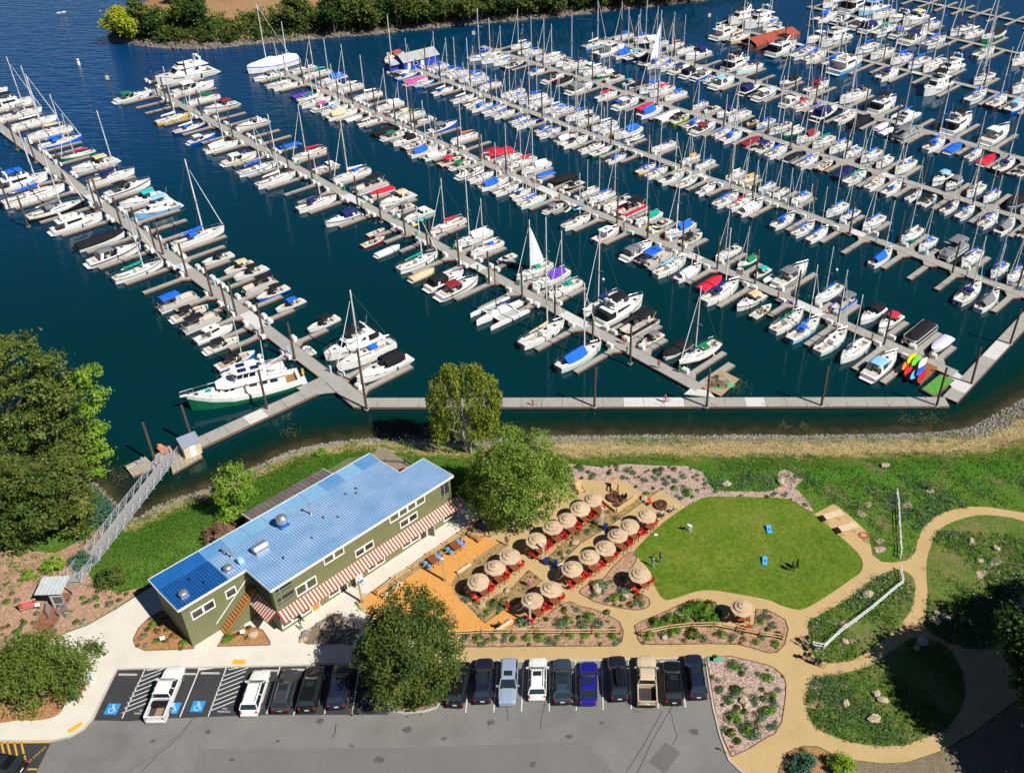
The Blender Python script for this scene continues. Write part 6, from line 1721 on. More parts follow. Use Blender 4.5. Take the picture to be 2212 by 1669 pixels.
# unusual vessels
def place(name,bow,stern,z,L_,lab,cat='motor yacht',group='unusual vessels'):
 A,B=G(*bow,z).xy,G(*stern,z).xy
 v=A-B
 r=empty(name,((A.x+B.x)/2,(A.y+B.y)/2,0),math.atan2(v.y,v.x),v.length/L_)
 tag(r,lab,cat)
 return r
tw=place('trawler_yacht',(411,880),(655,816),1.6,17.0,'large white trawler yacht with dark green hull and solar panels','motor yacht')
tw.location.x-=.95;tw.location.y+=1.15
ST_T=[(-8.5,1.9,1.55),(-6,2.2,1.5),(-2,2.35,1.55),(2,2.2,1.8),(5,1.5,2.25),(7.2,.6,2.75),(8.3,.06,3.05)]
ob('hull',hull_mb(ST_T,.7,-.5,.9).mesh('hull',[paint('g'),M_white,M_white]),tw)
ob('deck',deck_mb(ST_T,-8.0,-6.2,1.6,.5,.06).mesh('deck',[M_deck,M_teak]),tw)
MB().prism([(8.2,-.25),(9.2,-.12),(9.2,.12),(8.2,.25)],2.95,3.1).build('bow_pulpit',M_white,tw)
hs=house_mb(-6.2,4.0,1.75,1.2,1.5,3.3,.7,.05,.94,2.0).build('saloon',M_white,tw)
for s in(1,-1):
 for x0,x1 in((.12,.24),(.28,.4),(.44,.56),(.78,.84),(.87,.93)):
  win_mb(-6.2,4.0,1.75,1.2,1.5,3.3,.7,.94,.45,.78,s,x0,x1,2.0,.05).build('window',M_glass,hs)
front_win_mb(4.0,1.2,2.0,3.3,.7,.94,.5,.85,.15,.85).build('window',M_glass,hs)
MB().prism([(-6.6,-1.95),(-6.6,1.95),(2.6,1.75),(3.9,1.0),(3.9,-1.0),(2.6,-1.75)],3.32,3.46).build('boat_deck',M_white,tw)
tk=house_mb(3.8,6.3,1.0,.6,2.2,2.75,.9,0,.8,2.55).build('trunk_cabin',M_white,tw)
MB().add([(4.7,-.45,2.76),(5.5,-.35,2.79),(5.5,.35,2.79),(4.7,.45,2.76)],[(0,1,2,3)]).build('hatch_cover',cloth('G'),tk,loc=(0,0,.07))
MB().box((6.9,0,2.75),(.5,.5,.08)).build('hatch',M_glass,tw)
ph=house_mb(-3.2,1.4,1.55,1.25,3.46,5.2,.9,0,.92).build('pilothouse',M_white,tw)
for s in(1,-1):
 for x0,x1 in((.3,.52),(.56,.74),(.78,.97)):win_mb(-3.2,1.4,1.55,1.25,3.46,5.2,.9,.92,.48,.86,s,x0,x1,None,0).build('window',M_glass,ph)
for a_,c_ in((-.92,-.36),(-.32,.32),(.36,.92)):front_win_mb(1.4,1.25,3.46,5.2,.9,.92,.45,.88,a_,c_).build('window',M_glass,ph)
hd=MB().prism([(-3.5,-1.7),(-3.5,1.7),(.8,1.6),(1.3,.9),(1.3,-.9),(.8,-1.6)],5.22,5.4).build('hardtop',M_white,tw)
M_sol=mat('solar_cell',(0.012,0.02,0.09),0.2,(0.02,0.03,0.13),8)
for x,y in((-.2,.75),(-.2,-.75),(-2.1,.75)):MB().box((x,y,5.43),(1.3,.95,.05)).build('solar_panel',M_sol,hd)
for s in(.75,-.75):MB().tube((-3.3,s,3.46),(-3.3,s,5.9),.08,n=6).ball((-3.3,s,6.2),.42,10,6).build('radar_dome',M_white,tw,smooth=True)
MB().tube((-3.6,0,3.4),(-3.9,0,9.5),.09,.05,6).tube((-3.7,0,4.6),(-7.0,0,6.0),.06,n=5).build('mast_and_boom',M_white,tw)
ob('tender',D_ME,tw,[M_white,M_deck],(-5.2,.6,3.5),(0,0,R(170)))
rail_mb([(2.2,2.1,1.85),(5,1.42,2.3),(7.2,.55,2.8),(9.1,0,3.1),(7.2,-.55,2.8),(5,-1.42,2.3),(2.2,-2.1,1.85)],.75,.035).build('bow_rail',M_steel,tw)
rail_mb([(-6.5,1.9,3.46),(-3.6,1.9,3.46)],.8,.03).build('deck_rail',M_steel,tw);rail_mb([(-3.6,-1.9,3.46),(-6.5,-1.9,3.46),(-6.5,1.9,3.46)],.8,.03).build('deck_rail',M_steel,tw)
MB().prism([(-9.3,-1.5),(-9.3,1.5),(-8.45,1.75),(-8.45,-1.75)],.5,.62).build('swim_platform',M_white,tw)
p=G(652,803,1.2)
o=ob('kayak',K_ME,None,[mat('kayak_yellow',(.80,.42,.01),.4)],p,(R(70),R(15),R(110)),(.75,1.4,1));tag(o,'yellow kayak hung on the stern of the green yacht','kayak','kayaks')
ama=lambda L_,w,h:MB().loft([[(x*L_/2,w*q,h*(.8+.25*max(0,x))),(x*L_/2,w*q*.8,.1),(x*L_/2,0,-.2),(x*L_/2,-w*q*.8,.1),(x*L_/2,-w*q,h*(.8+.25*max(0,x)))] for x,q in((-1,.7),(-.5,.95),(0,1),(.5,.8),(.85,.35),(1,.03))],closed=True,cap0=True,cap1=True)
tri=place('trimaran',T(1,1,1903,1105),T(1,1,2290,925),.9,9.6,'white trimaran with black mast and netting on the near side of second pier','sailboat')
tri['group']='sailboats in the marina'
ama(9.6,.75,1.0).build('main_hull',M_white,tri)
for s in(1,-1):
 ama(8.4,.36,.75).build('outrigger',M_white,tri,loc=(-.2,s*2.7,0))
 MB().add([(-2.2,s*.7,.62),(1.6,s*.7,.62),(1.4,s*2.4,.6),(-2.2,s*2.4,.6)],[(0,1,2,3)]).build('net',mat('tramp_net',(.45,.46,.48),.9),tri)
for x in(1.7,-2.3):MB().box((x,0,.72),(.3,5.3,.16)).build('cross_beam',M_white,tri)
house_mb(-1.4,2.2,.62,.4,.85,1.4,.6,0,.85).build('cabin',M_white,tri)
MB().tube((.6,0,1.2),(.5,0,12.0),.09,.06,6).build('mast',M_black,tri)
MB().tube((.5,0,2.1),(-3.6,0,2.1),.16,.1,6).build('sail_cover',cloth('n'),tri)
MB().tube((.5,0,11.8),(4.6,0,.9),.015,n=3).tube((.5,0,11.5),(-2,2.6,.7),.015,n=3).tube((.5,0,11.5),(-2,-2.6,.7),.015,n=3).build('rigging',M_rope,tri)
cat_=place('catamaran',T(3,0,1030,1005),T(3,0,1350,975),.9,11.0,'big white catamaran with blue sail cover on the far side of sixth pier','sailboat')
P6=PIER[5]
ax_=-P6['n']
cat_.rotation_euler[2]=math.atan2(ax_.y,ax_.x)
cat_.scale=(.82,)*3
for s in(1,-1):ama(11,.8,1.25).build('hull',M_white,cat_,loc=(0,s*2.1,0))
MB().box((-1.3,0,.95),(6.0,3.2,.25)).build('bridge_deck',M_deck,cat_)
hc=house_mb(-2.2,1.6,1.9,1.3,1.0,2.1,1.2,.1,.85).build('cabin',M_white,cat_)
front_win_mb(1.6,1.3,1.0,2.1,1.2,.85,.3,.85).build('windscreen',M_glass,hc)
for s in(1,-1):win_mb(-2.2,1.6,1.9,1.3,1.0,2.1,1.2,.85,.35,.8,s,.1,.85,None,.1).build('window',M_glass,hc)
MB().add([(1.9,-1.5,.9),(4.6,-1.5,.95),(4.6,1.5,.95),(1.9,1.5,.9)],[(0,1,2,3)]).build('net',mat('dark_net',(.05,.05,.055),.9),cat_)
MB().box((4.7,0,1.0),(.25,4.2,.2)).build('cross_beam',M_white,cat_)
MB().tube((1.2,0,2.0),(1.0,0,14.0),.11,.07,6).build('mast',M_white,cat_)
MB().tube((1.0,0,3.2),(-3.6,0,3.0),.28,.16,7).build('sail_cover',cloth('b'),cat_)
MB().tube((1.0,0,13.8),(5.3,0,1.1),.02,n=3).tube((1.0,0,13.5),(-2,2.6,1.2),.02,n=3).tube((1.0,0,13.5),(-2,-2.6,1.2),.02,n=3).build('rigging',M_rope,cat_)
wr=place('wrapped_ketch',T(1,0,-75,610),T(1,0,365,505),1.2,15.0,'big two-masted boat shrink-wrapped in white at the end of third pier','sailboat')
ob('hull',hull_mb([(-7.5,1.2,1.4),(-5,1.9,1.35),(0,2.2,1.4),(4,1.6,1.6),(6.6,.5,1.9),(7.5,.05,2.05)],.2).mesh('hull',[M_white,paint('b'),M_anti]),wr)
b=MB();secs=[]
for x,ww,zz,rz2 in((-7.2,1.2,1.4,2.4),(-5,1.9,1.35,3.1),(-1,2.1,1.4,3.0),(.5,2.1,1.4,3.4),(3.5,1.6,1.6,3.0),(6.3,.55,1.9,2.7),(7.4,.06,2.05,2.2)):
 secs.append([(x,ww,zz),(x,ww*.6,(zz+rz2)/2+.2),(x,0,rz2),(x,-ww*.6,(zz+rz2)/2+.2),(x,-ww,zz)])
b.loft(secs).build('shrink_wrap',mat('shrink_wrap',(.74,.75,.76),.55,(.66,.67,.68),1.2,bump=.08,bscale=1.5),wr)
for x,h in((1.8,17),(-4.2,11.5)):MB().tube((x,0,1.5),(x-.2,0,h),.13,.08,6).tube((x,-1.2,h*.6),(x,1.2,h*.6),.04,n=4).build('mast',M_white,wr)
MB().tube((1.7,0,16.8),(-5,0,3.0),.05,n=4).build('furled_sail',M_white,wr)
bg_=place('covered_barge',T(2,0,2020,385),T(2,0,2420,275),1.6,12.0,'long barge under a brick red tarpaulin at the seventh pier','barge')
MB().prism([(-6,-1.8),(5,-1.8),(6,-.8),(6,.8),(5,1.8),(-6,1.8)],-.2,.8).build('hull',mat('barge_brown',(.16,.06,.045),.7),bg_)
MB().loft([[(x,1.75,.75),(x,1.7,1.1),(x,0,1.75),(x,-1.7,1.1),(x,-1.75,.75)] for x in(-5.9,-2,2,5.4)]).build('tarpaulin',cloth('T'),bg_)
q0,q1=G(872,134.5,3.0).xy,G(948,116,3.0).xy
bh=empty('floating_boathouse',(q0.x,q0.y,0),math.atan2(q1.y-q0.y,q1.x-q0.x));bL=(q1-q0).length
tag(bh,'bright blue floating boathouse with grey gabled roof at the end of fourth pier','boathouse')
M_blueh=mat('boathouse_blue',(0.012,0.06,0.55),0.6,(0.012,0.05,0.45),1.5);M_shin=mat('grey_shingle',(.40,.42,.42),.85,(.33,.35,.35),3)
MB().box((bL/2-1,2.2,.2),(bL+3.5,8.5,.5)).build('deck_float',M_float,bh)
b=MB();w_=5.6
b.add([(0.3,.4,.45),(bL-.3,.4,.45),(bL-.3,w_-.4,.45),(0.3,w_-.4,.45),(.3,.4,2.9),(bL-.3,.4,2.9),(bL-.3,w_-.4,2.9),(.3,w_-.4,2.9),(.3,w_/2,4.4),(bL-.3,w_/2,4.4)],[(0,1,5,4),(1,2,6,9,5),(2,3,7,6),(3,0,4,8,7)]).build('wall',M_blueh,bh)
for pts in([(-.2,-.1,2.75),(bL+.2,-.1,2.75),(bL+.2,w_/2,4.55),(-.2,w_/2,4.55)],[(-.2,w_/2,4.55),(bL+.2,w_/2,4.55),(bL+.2,w_+.1,2.75),(-.2,w_+.1,2.75)]):
 MB().add(pts+[(x,y,z-.12) for x,y,z in pts],[(0,1,2,3),(7,6,5,4),(0,4,5,1),(1,5,6,2),(3,2,6,7),(0,3,7,4)]).build('roof',M_shin,bh)
for x,ww in((2.0,.9),(6.6,1.2)):
 r=empty('door',(0,0,0));r.parent=bh
 MB().box((x,.36,1.45),(ww,.06,2.0)).build('leaf',M_trim,r)
r=empty('window',(0,0,0));r.parent=bh
MB().box((4.2,.36,1.7),(1.5,.06,1.0)).build('frame',M_trim,r);MB().box((4.2,.32,1.7),(1.3,.02,.8)).build('pane',M_glass,r)
b=MB()
for x in(2.8,5.2,8.6):b.box((x,-.6,.75),(1.6,.6,.55))
b.build('canoe_rack',M_blueh,bh)
MB().add([(-3.8,1.2,2.3),(-.6,1.2,2.3),(-.6,3.0,3.1),(-3.8,3.0,3.1),(-3.8,4.8,2.3),(-.6,4.8,2.3)],[(0,1,2,3),(3,2,5,4)]).build('porch_roof',M_shin,bh)
MB().box((-2.2,3.4,1.3),(2.8,2.4,1.8)).build('porch_wall',M_blueh,bh)
MB().box((-1.5,-2.2,.9),(2.6,1.0,.9)).build('locker',M_trim,bh)
# kayak deck, putting float, debris raft
kd=empty('kayak_deck',(G(1987,800,.6).x,G(1987,800,.6).y,0));tag(kd,'orange plank deck float beside the third pier with a kayak rack','floating dock')
P=[G(x,y,.6).xy-kd.location.xy for x,y in((1987,776),(2026,793),(1988,828),(1949,808))]
M_odk=mat('orange_deck',(0.40,0.13,0.035),.7,(0.30,0.09,0.025),3)
for i in range(18):
 t0,t1=(i+.03)/18,(i+.97)/18
 MB().prism([P[0].lerp(P[3],t0),P[1].lerp(P[2],t0),P[1].lerp(P[2],t1),P[0].lerp(P[3],t1)],.48,.6).build('plank',M_odk,kd)
MB().prism([p*.97 for p in P],-.2,.48).build('float',M_waler,kd)
b=MB()
for t in(.2,.75):
 c=P[0].lerp(P[3],t)+(P[1]-P[0])*.12
 b.tube((c.x,c.y,.6),(c.x,c.y,1.9),.05,n=5)
b.tube((P[0].lerp(P[3],.2).x,P[0].lerp(P[3],.2).y,1.8),(P[0].lerp(P[3],.75).x,P[0].lerp(P[3],.75).y,1.8),.05,n=5)
b.build('rack',M_steel,kd)
KC=dict(y=(.80,.62,.0),g=(.10,.62,.04),w=(.74,.68,.55),c=(.10,.45,.70),b=(.015,.10,.55),r=(.62,.015,.03),o=(.75,.25,.02))
kx=[('y',1968,774,1.75,'bright yellow'),('g',1977.5,779,1.7,'lime green'),('w',1992,784,1.7,'cream'),('b',1988,800,1.35,'royal blue'),('r',1962,797,1.15,'red'),('c',1975,808,1.0,'pale blue'),('r',1990,811,.95,'dark red'),('o',1957,788,1.4,'orange'),('b',1983,808,.72,'deep blue')]
for k_,px,py,z,nm in kx:
 p=G(px,py,z)
 o=ob('kayak',K_ME,None,[mat('kayak_'+nm.replace(' ','_'),KC[k_] if nm not in('dark red','deep blue') else tuple(x*.7 for x in KC[k_]),.35)],p,(R(38),0,R(52)),(1.05,1.5,.8))
 tag(o,'%s kayak on the rack of the orange deck'%nm,'kayak','kayaks')
for px,py,z,c_,rz,lab in((T(1,1,1440,230)+(.6,(.02,.5,.5),R(35),'turquoise kayak on a finger of the second pier')),(T(1,1,1345,288)+(.1,(.80,.45,.02),R(40),'yellow paddle boat floating beside the second pier')),(T(3,1,140,935)+(.55,(.35,.25,.5),R(-15),'purple and white board beside the third pier'))):
 o=ob('kayak',K_ME,None,[mat('kc_%d'%int(px),c_,.4)],G(px,py,z),(0,0,rz),(1,1.6,1));tag(o,lab,'kayak','kayaks')
gf=empty('putting_float',(G(2028,831,.5).x,G(2028,831,.5).y,0));tag(gf,'floating platform covered with bright green artificial turf','floating dock')
P=[G(x,y,.5).xy-gf.location.xy for x,y in((2033,806),(2063,821),(2017,856),(1990,840))]
MB().prism(P,-.2,.5).build('frame',M_waler,gf)
MB().prism([p*.9 for p in P],.48,.53).build('turf',mat('artificial_turf',(.07,.27,.03),.95,(.10,.33,.05),4),gf)
df=empty('debris_raft',(G(1557,828,.5).x,G(1557,828,.5).y,0));tag(df,'work raft heaped with brush, pallets and green netting near the walkway','raft')
P=[G(x,y,.6).xy-df.location.xy for x,y in((1558,799),(1597,818),(1557,855),(1516,836))]
for i in range(10):
 t0,t1=(i+.03)/10,(i+.97)/10
 MB().prism([P[0].lerp(P[3],t0),P[1].lerp(P[2],t0),P[1].lerp(P[2],t1),P[0].lerp(P[3],t1)],.45,.6).build('plank',mat('raft_ply',(.45,.33,.2),.85,(.36,.26,.16),2),df)
MB().prism([p*.97 for p in P],-.2,.45).build('float',M_black,df)
b=MB()
for k_ in range(150):
 c=Vector((rnd.gauss(-.4,.75),rnd.gauss(-.5,.6)))
 if abs(c.x)>1.6 or abs(c.y)>1.5: continue
 a_=rnd.uniform(0,6.3)
 b.tube((c.x,c.y,.65+rnd.random()*.7),(c.x+.5*math.cos(a_),c.y+.5*math.sin(a_),.62+rnd.random()*.7),.05,n=3)
b.build('brush_pile',mat('dry_brush',(.24,.15,.08),.95,(.36,.25,.15),5),df)
for k_,(x,y) in enumerate(((.4,.9),(.9,.5),(.2,.5))):MB().box((x,y,.75+.12*k_),(1.1,.9,.12),R(20*k_)).build('pallet',mat('grey_pallet',(.33,.31,.28),.9),df)
MB().ball((1.3,-.6,.6),.6,8,4,sq=(1.3,.7,.5),jit=.35).ball((-.5,-1.3,.6),.5,8,4,sq=(1.5,.6,.4),jit=.35).build('green_netting',mat('green_net',(.02,.42,.2),.8,(.05,.5,.28),5),df)
MB().tube((-.9,1.3,.8),(-.2,1.3,.85),.3,n=9).build('barrel',M_black,df)
fa_=empty('dock_finger',(G(1502,838,.5).x,G(1502,838,.5).y,0));tag(fa_,'grey finger dock alongside the debris raft','floating dock')
walkway(fa_,G(1506,836,.5).xy,G(1581,785,.5).xy,1.25)
for px,py,rz,c_,lab in(T(2,1,480,150)+(R(60),(.55,.6,.6),'white jet ski moored near the small mint motorboat'),T(2,1,575,140)+(R(30),(.03,.3,.5),'blue jet ski moored near the small mint motorboat'),T(2,1,1200,300)+(R(200),(.6,.6,.05),'yellow jet ski on the far side of the third pier, nearer the river'),T(2,1,1238,338)+(R(205),(.55,.6,.2),'yellow jet ski on the far side of the third pier, nearer the shore'),T(2,0,210,1045)+(R(40),(.12,.1,.5),'purple jet ski beside the fourth pier')):
 r=empty('jet_ski',G(px,py,.1),rz);tag(r,lab,'jet ski','jet skis')
 ob('hull',J_HULL,r,[mat('ski_%d'%int(px),c_,.3)]);ob('seat',J_SEAT,r)
for px,py,rz,lab in(T(3,1,1712,660)+(R(-35),'white inflatable dinghy below the fourth pier'),T(3,0,1230,1610)+(R(20),'white inflatable dinghy near the fifth pier'),T(3,0,1535,390)+(R(20),'small white dinghy near the eighth pier'),T(1,0,1110,970)+(R(-10),'small white dinghy on the far side of third pier'),T(1,1,455,1368)+(R(130),'small white tender at the bow of the big flybridge yacht')):
 r=empty('dinghy',G(px,py,.0),rz);tag(r,lab,'dinghy','dinghies');ob('inflated_tube',D_ME,r)
def ring(px,py,c1,lab,r0=.75):
 b=MB()
 for k_ in range(12):
  t0,t1=k_*math.pi/6,(k_+1)*math.pi/6
  b.tube((r0*math.cos(t0),r0*math.sin(t0),.2),(r0*math.cos(t1),r0*math.sin(t1),.2),.25,n=6)
 b.tube((0,0,.05),(0,0,.15),r0,n=12)
 tag(b.build('pool_float',mat('float_'+lab.split()[0],c1,.4),None,loc=G(px,py,.05)),lab,'pool float','pool floats')
ring(*T(2,1,952,215),(.55,.62,.1),'lime and blue towable ring floating beside the third pier');ring(*T(2,0,1590,985),(.80,.42,.02),'orange towable ring beside the fifth pier',1.1)
bu=empty('channel_buoy',G(*T(0,0,682,560),0));tag(bu,'white channel buoy alone on the open river','buoy')
MB().tube((0,0,-.2),(0,0,1.7),.42,.38,10).build('float',M_white,bu);MB().tube((0,0,1.2),(0,0,1.45),.4,.395,10).build('band',mat('buoy_orange',(.6,.15,.03),.5),bu,loc=(0,0,.003),scale=1.02)
for px,py,lab in((T(2,1,787,748)+('white mooring ball near the purple-tented sailboat',)),(T(3,1,592,665)+('white mooring ball near the blue covered sailboat by third pier',))):
 tag(MB().ball((0,0,.15),.28,10,6).build('mooring_ball',M_white,None,smooth=True,loc=G(px,py,0)),lab,'buoy','mooring balls')
M_weed=mat('water_weed',(.045,.05,.015),.7,(.10,.085,.03),3)
b=MB()
for px,py,r0,n in((1585,830,2.4,260),(1480,828,1.6,110),(2010,905,2.6,160),(1695,918,1.0,60),(1738,922,1.0,60),(1950,905,1.4,60),(620,900,1.0,60),(625,930,1.3,60),(1700,690,2.0,90),(1775,705,1.3,60),(2000,790,1.8,80),(260,1025,2.6,160)):
 p=G(px,py,0)
 for _ in range(n):
  x,y=p.x+rnd.gauss(0,r0*.5),p.y+rnd.gauss(0,r0*.5);a_=rnd.uniform(0,6.3);l_=rnd.uniform(.15,.5)
  b.add([(x-.05,y,.004),(x+l_*math.cos(a_),y+l_*math.sin(a_),.006),(x+l_*.5*math.cos(a_+.6),y+l_*.5*math.sin(a_+.6),.012)],[(0,1,2)])
tag(b.build('water_weed',M_weed),'brown water weed at the surface near the docks',kind='stuff')
# parked vehicles
M_tyre=mat('tyre_rubber',(0.015,0.015,0.015),0.85)
M_rim=mat('alloy_rim',(0.42,0.43,0.44),0.3,metal=0.7)
M_lamp=mat('headlamp',(0.7,0.72,0.75),0.1)
M_tail=mat('tail_lamp',(0.42,0.015,0.015),0.2)
M_cglass=mat('car_glass',(0.018,0.028,0.03),0.04,spec=0.8)
CARS={}
def wheel_meshes():
 t=MB().tube((0,-.12,0),(0,.12,0),.36,n=16).mesh('tyre',[M_tyre])
 r=MB().tube((0,-.125,0),(0,.125,0),.235,n=10).mesh('rim',[M_rim])
 return t,r
TYRE,RIM=wheel_meshes()
def car_shapes(kind):
 if kind in CARS: return CARS[kind]
 S={}
 if kind=='sedan':L,W,belt,top=4.75,.92,.98,1.45;A,B,C,D=(1.0,.1,-1.25,-1.95)
 elif kind=='wagon':L,W,belt,top=4.8,.92,1.02,1.55;A,B,C,D=(1.05,.2,-1.95,-2.25)
 elif kind=='pickup':L,W,belt,top=5.7,1.0,1.22,1.92;A,B,C,D=(1.25,.55,-.75,-.85)
 else:L,W,belt,top=4.75,.95,1.12,1.72;A,B,C,D=(1.05,.3,-1.9,-2.2)
 h=L/2
 bed=kind=='pickup'
 def sec(x,w,zb,zt,cr=.0): return[(x,w*.9,zb),(x,w,zb+.14),(x,w,zt-.16),(x,w*.93,zt-.03),(x,w*.5,zt+cr),(x,-w*.5,zt+cr),(x,-w*.93,zt-.03),(x,-w,zt-.16),(x,-w,zb+.14),(x,-w*.9,zb)]
 hz=belt-(.06 if not bed else .04)
 st=[sec(h,W*.55,.44,hz-.3),sec(h-.08,W*.8,.36,hz-.2),sec(h-.28,W*.93,.32,hz-.12,.02),sec(h-.7,W,.3,hz-.04,.04),sec(A+.05,W,.3,belt,.03),sec(0,W,.3,belt),sec(-h+.9,W,.3,belt)]
 if not bed:st+=[sec(-h+.35,W*.97,.32,belt-(.0 if kind!='sedan' else .02)),sec(-h+.1,W*.88,.36,belt-.1),sec(-h,W*.68,.44,belt-.35)]
 else:st=st[:4]+[sec(-.9,W,.32,belt)]
 S['body']=MB().loft(st,closed=True,cap0=True,cap1=True).mesh('body',[M_white])
 wl,wu=W*.93,W*.74
 lo=[(A,wl),(D,wl),(D,-wl),(A,-wl)]
 hi=[(B,wu),(C,wu),(C,-wu),(B,-wu)]
 z0,z1=belt-.02,top-.05
 Lp,Hp=[Vector((x,y,z0)) for x,y in lo],[Vector((x,y,z1)) for x,y in hi]
 def quad(a,b,c,d,m,nm): return MB().add([a,b,c,d],[(0,1,2,3)]).mesh(nm,[m])
 S['windscreen']=quad(Lp[3],Lp[0],Hp[0],Hp[3],M_cglass,'windscreen')
 S['rear_window']=quad(Lp[1],Lp[2],Hp[2],Hp[1],M_cglass,'rear_window')
 S['side0']=quad(Lp[0],Lp[1],Hp[1],Hp[0],M_cglass,'side_window')
 S['side1']=quad(Lp[2],Lp[3],Hp[3],Hp[2],M_cglass,'side_window')
 S['roof']=MB().loft([[(B+.06,wu*1.02,z1-.03),(B-.1,wu*.9,top),(B-.1,-wu*.9,top),(B+.06,-wu*1.02,z1-.03)],[((B+C)/2,wu*1.05,z1-.02),((B+C)/2,wu*.9,top+.03),((B+C)/2,-wu*.9,top+.03),((B+C)/2,-wu*1.05,z1-.02)],[(C-.1,wu*1.02,z1-.03),(C+.05,wu*.9,top),(C+.05,-wu*.9,top),(C-.1,-wu*1.02,z1-.03)]],cap0=True,cap1=True).mesh('roof',[M_white])
 pil=MB()
 for s in(1,-1):
  for(x0,x1) in((A,B),(D,C),((A+D)/2-.1,(B+C)/2-.1)):pil.tube((x0,s*wl*1.003,z0),(x1,s*wu*1.01,z1),.055,n=4)
 S['pillar']=pil.mesh('pillar',[M_white])
 S['rail']=MB().tube((B-.1,0,top+.07),(C+.15,0,top+.07),.028,n=5).mesh('roof_rail',[M_black])
 S['sun']=MB().box((B-.55,0,top+.035),(.55,.85,.012)).mesh('sunroof',[M_cglass])
 S['pano']=MB().box((B-.45,0,top+.036),(.6,.95,.012)).box((B-1.12,0,top+.036),(.6,.95,.012)).mesh('sunroof',[M_cglass])
 S['mirror']=MB().box((A-.25,0,belt+.08),(.14,.26,.18)).mesh('mirror',[M_white])
 S['head']=MB().box((h-.22,0,hz-.3),(.34,.34,.16),taper=.85).mesh('headlight',[M_lamp])
 S['tail']=MB().box((-h+.05,0,belt-.25),(.12,.16,.2)).mesh('taillight',[M_tail])
 S['plate']=MB().box((-h-.005,0,belt-.45 if not bed else .75),(.03,.42,.14)).mesh('licence_plate',[M_trim])
 S['bumper']=MB().box((-h+.02,0,.48),(.18,W*1.75,.24)).box((h-.05,0,.45),(.16,W*1.6,.22)).mesh('bumper',[M_black])
 S['dim']=(L,W,belt,top,A,B,C,D,wu)
 if bed:
  S['bedside']=[MB().box(((-.9-h)/2,s*(W-.06),.78),(h-.9,.12,.95)).mesh('bed_side',[M_white]) for s in(1,-1)]
  S['tailgate']=MB().box((-h+.05,0,.85),(.1,2*W-.1,.72)).mesh('tailgate',[M_white])
  S['bedfloor']=MB().box(((-.9-h)/2,0,.62),(h-.95,2*W-.24,.06)).mesh('bed_floor',[mat('bed_liner',(.03,.03,.032),.8)])
  S['ribs']=MB()
  for k in range(7):S['ribs'].box(((-.9-h)/2,-W+.3+k*(2*W-.6)/6,.665),(h-1.1,.05,.03))
  S['ribs']=S['ribs'].mesh('bed_ribs',[mat('bed_liner2',(.055,.055,.058),.8)])
 CARS[kind]=S
 return S
CP=dict(white=(.78,.78,.77),darkgrey=(.045,.047,.055),black=(.008,.008,.009),navy=(.012,.018,.04),silver=(.27,.33,.44),slate=(.035,.055,.085),blue=(.012,.014,.22),tan=(.56,.46,.32),midnight=(.012,.014,.03))
def car(kind,col,front,rear,lab,rails=True,sun='sun',box=False):
 S=car_shapes(kind)
 A_,B_=G(*front,LAND+.85).xy,G(*rear,LAND+.75).xy
 v=A_-B_
 L,W,belt,top,A,B,C,D,wu=S['dim']
 sc=v.length/L
 sc=min(1.08,max(.93,sc))
 c=(A_+B_)/2
 r=empty({'pickup':'pickup_truck','sedan':'sedan_car','wagon':'wagon_car'}.get(kind,'parked_car'),(c.x,c.y,LAND+.035),math.atan2(v.y,v.x),(sc,1,1))
 tag(r,lab,'pickup' if kind=='pickup' else 'car','vehicles parked in the car park')
 cm=mat('car_paint_'+col,CP[col],.28 if col!='tan' else .45,coat=.6 if col!='tan' else .2)
 def bev(o,w):
  m_=o.modifiers.new('bevel','BEVEL');m_.width,m_.segments,m_.limit_method,m_.angle_limit=w,3,'ANGLE',R(18)
  return o
 bd=bev(ob('body',S['body'],r,[cm]),.13)
 ob('windscreen',S['windscreen'],r);ob('rear_window',S['rear_window'],r);ob('side_window',S['side0'],r);ob('side_window',S['side1'],r)
 rf=bev(ob('roof',S['roof'],r,[cm]),.05);ob('pillar',S['pillar'],r,[cm])
 if sun=='sun':ob('sunroof',S['sun'],rf)
 elif sun=='pano':ob('sunroof',S['pano'],rf)
 if rails:
  for s in(1,-1):ob('roof_rail',S['rail'],rf,[M_black if col!='darkgrey' else M_rim],(0,s*wu*.86,0))
 for s in(1,-1):
  ob('mirror',S['mirror'],r,[cm],(0,s*(W+.1),0))
  ob('headlight',S['head'],r,None,(0,s*W*.66,0));ob('taillight',S['tail'],r,None,(0,s*(W*.8),0))
 ob('licence_plate',S['plate'],r);ob('bumper',S['bumper'],r,[cm if col in('white','silver','blue') else M_black])
 wb=L*.295
 for x in(wb+.05,-wb):
  for s in(1,-1):
   w_=ob('wheel',TYRE,r,None,(x,s*(W-.1),.36));ob('rim',RIM,w_,None,(0,s*.004,0))
 if kind=='pickup':
  for m in S['bedside']:ob('bed_side',m,r,[cm])
  ob('tailgate',S['tailgate'],r,[cm]);bf=ob('bed_floor',S['bedfloor'],r);ob('bed_ribs',S['ribs'],bf)
 if box:
  bx=MB().loft([[(x,.36*q,top+.12),(x,.33*q,top+.4),(x,-.33*q,top+.4),(x,-.36*q,top+.12)] for x,q in((.2,.5),(0,.9),(-.9,1),(-1.5,.95),(-1.7,.6))],closed=True,cap0=True,cap1=True).build('roof_box',mat('roof_box_black',(.01,.01,.011),.2,coat=.5),r)
 return r
pk=car('pickup','white',T(0,3,1530,735),T(0,3,1330,1228),'white pickup truck straddling the hatched bay, tools in its bed',False,None)
MB().box((-1.35,0,.95),(.5,1.5,.45)).build('tool_chest',M_black,pk);MB().box((-2.0,-.2,.7),(1.3,.9,.08)).build('plywood_sheet',mat('plywood',(.3,.2,.12),.9),pk)
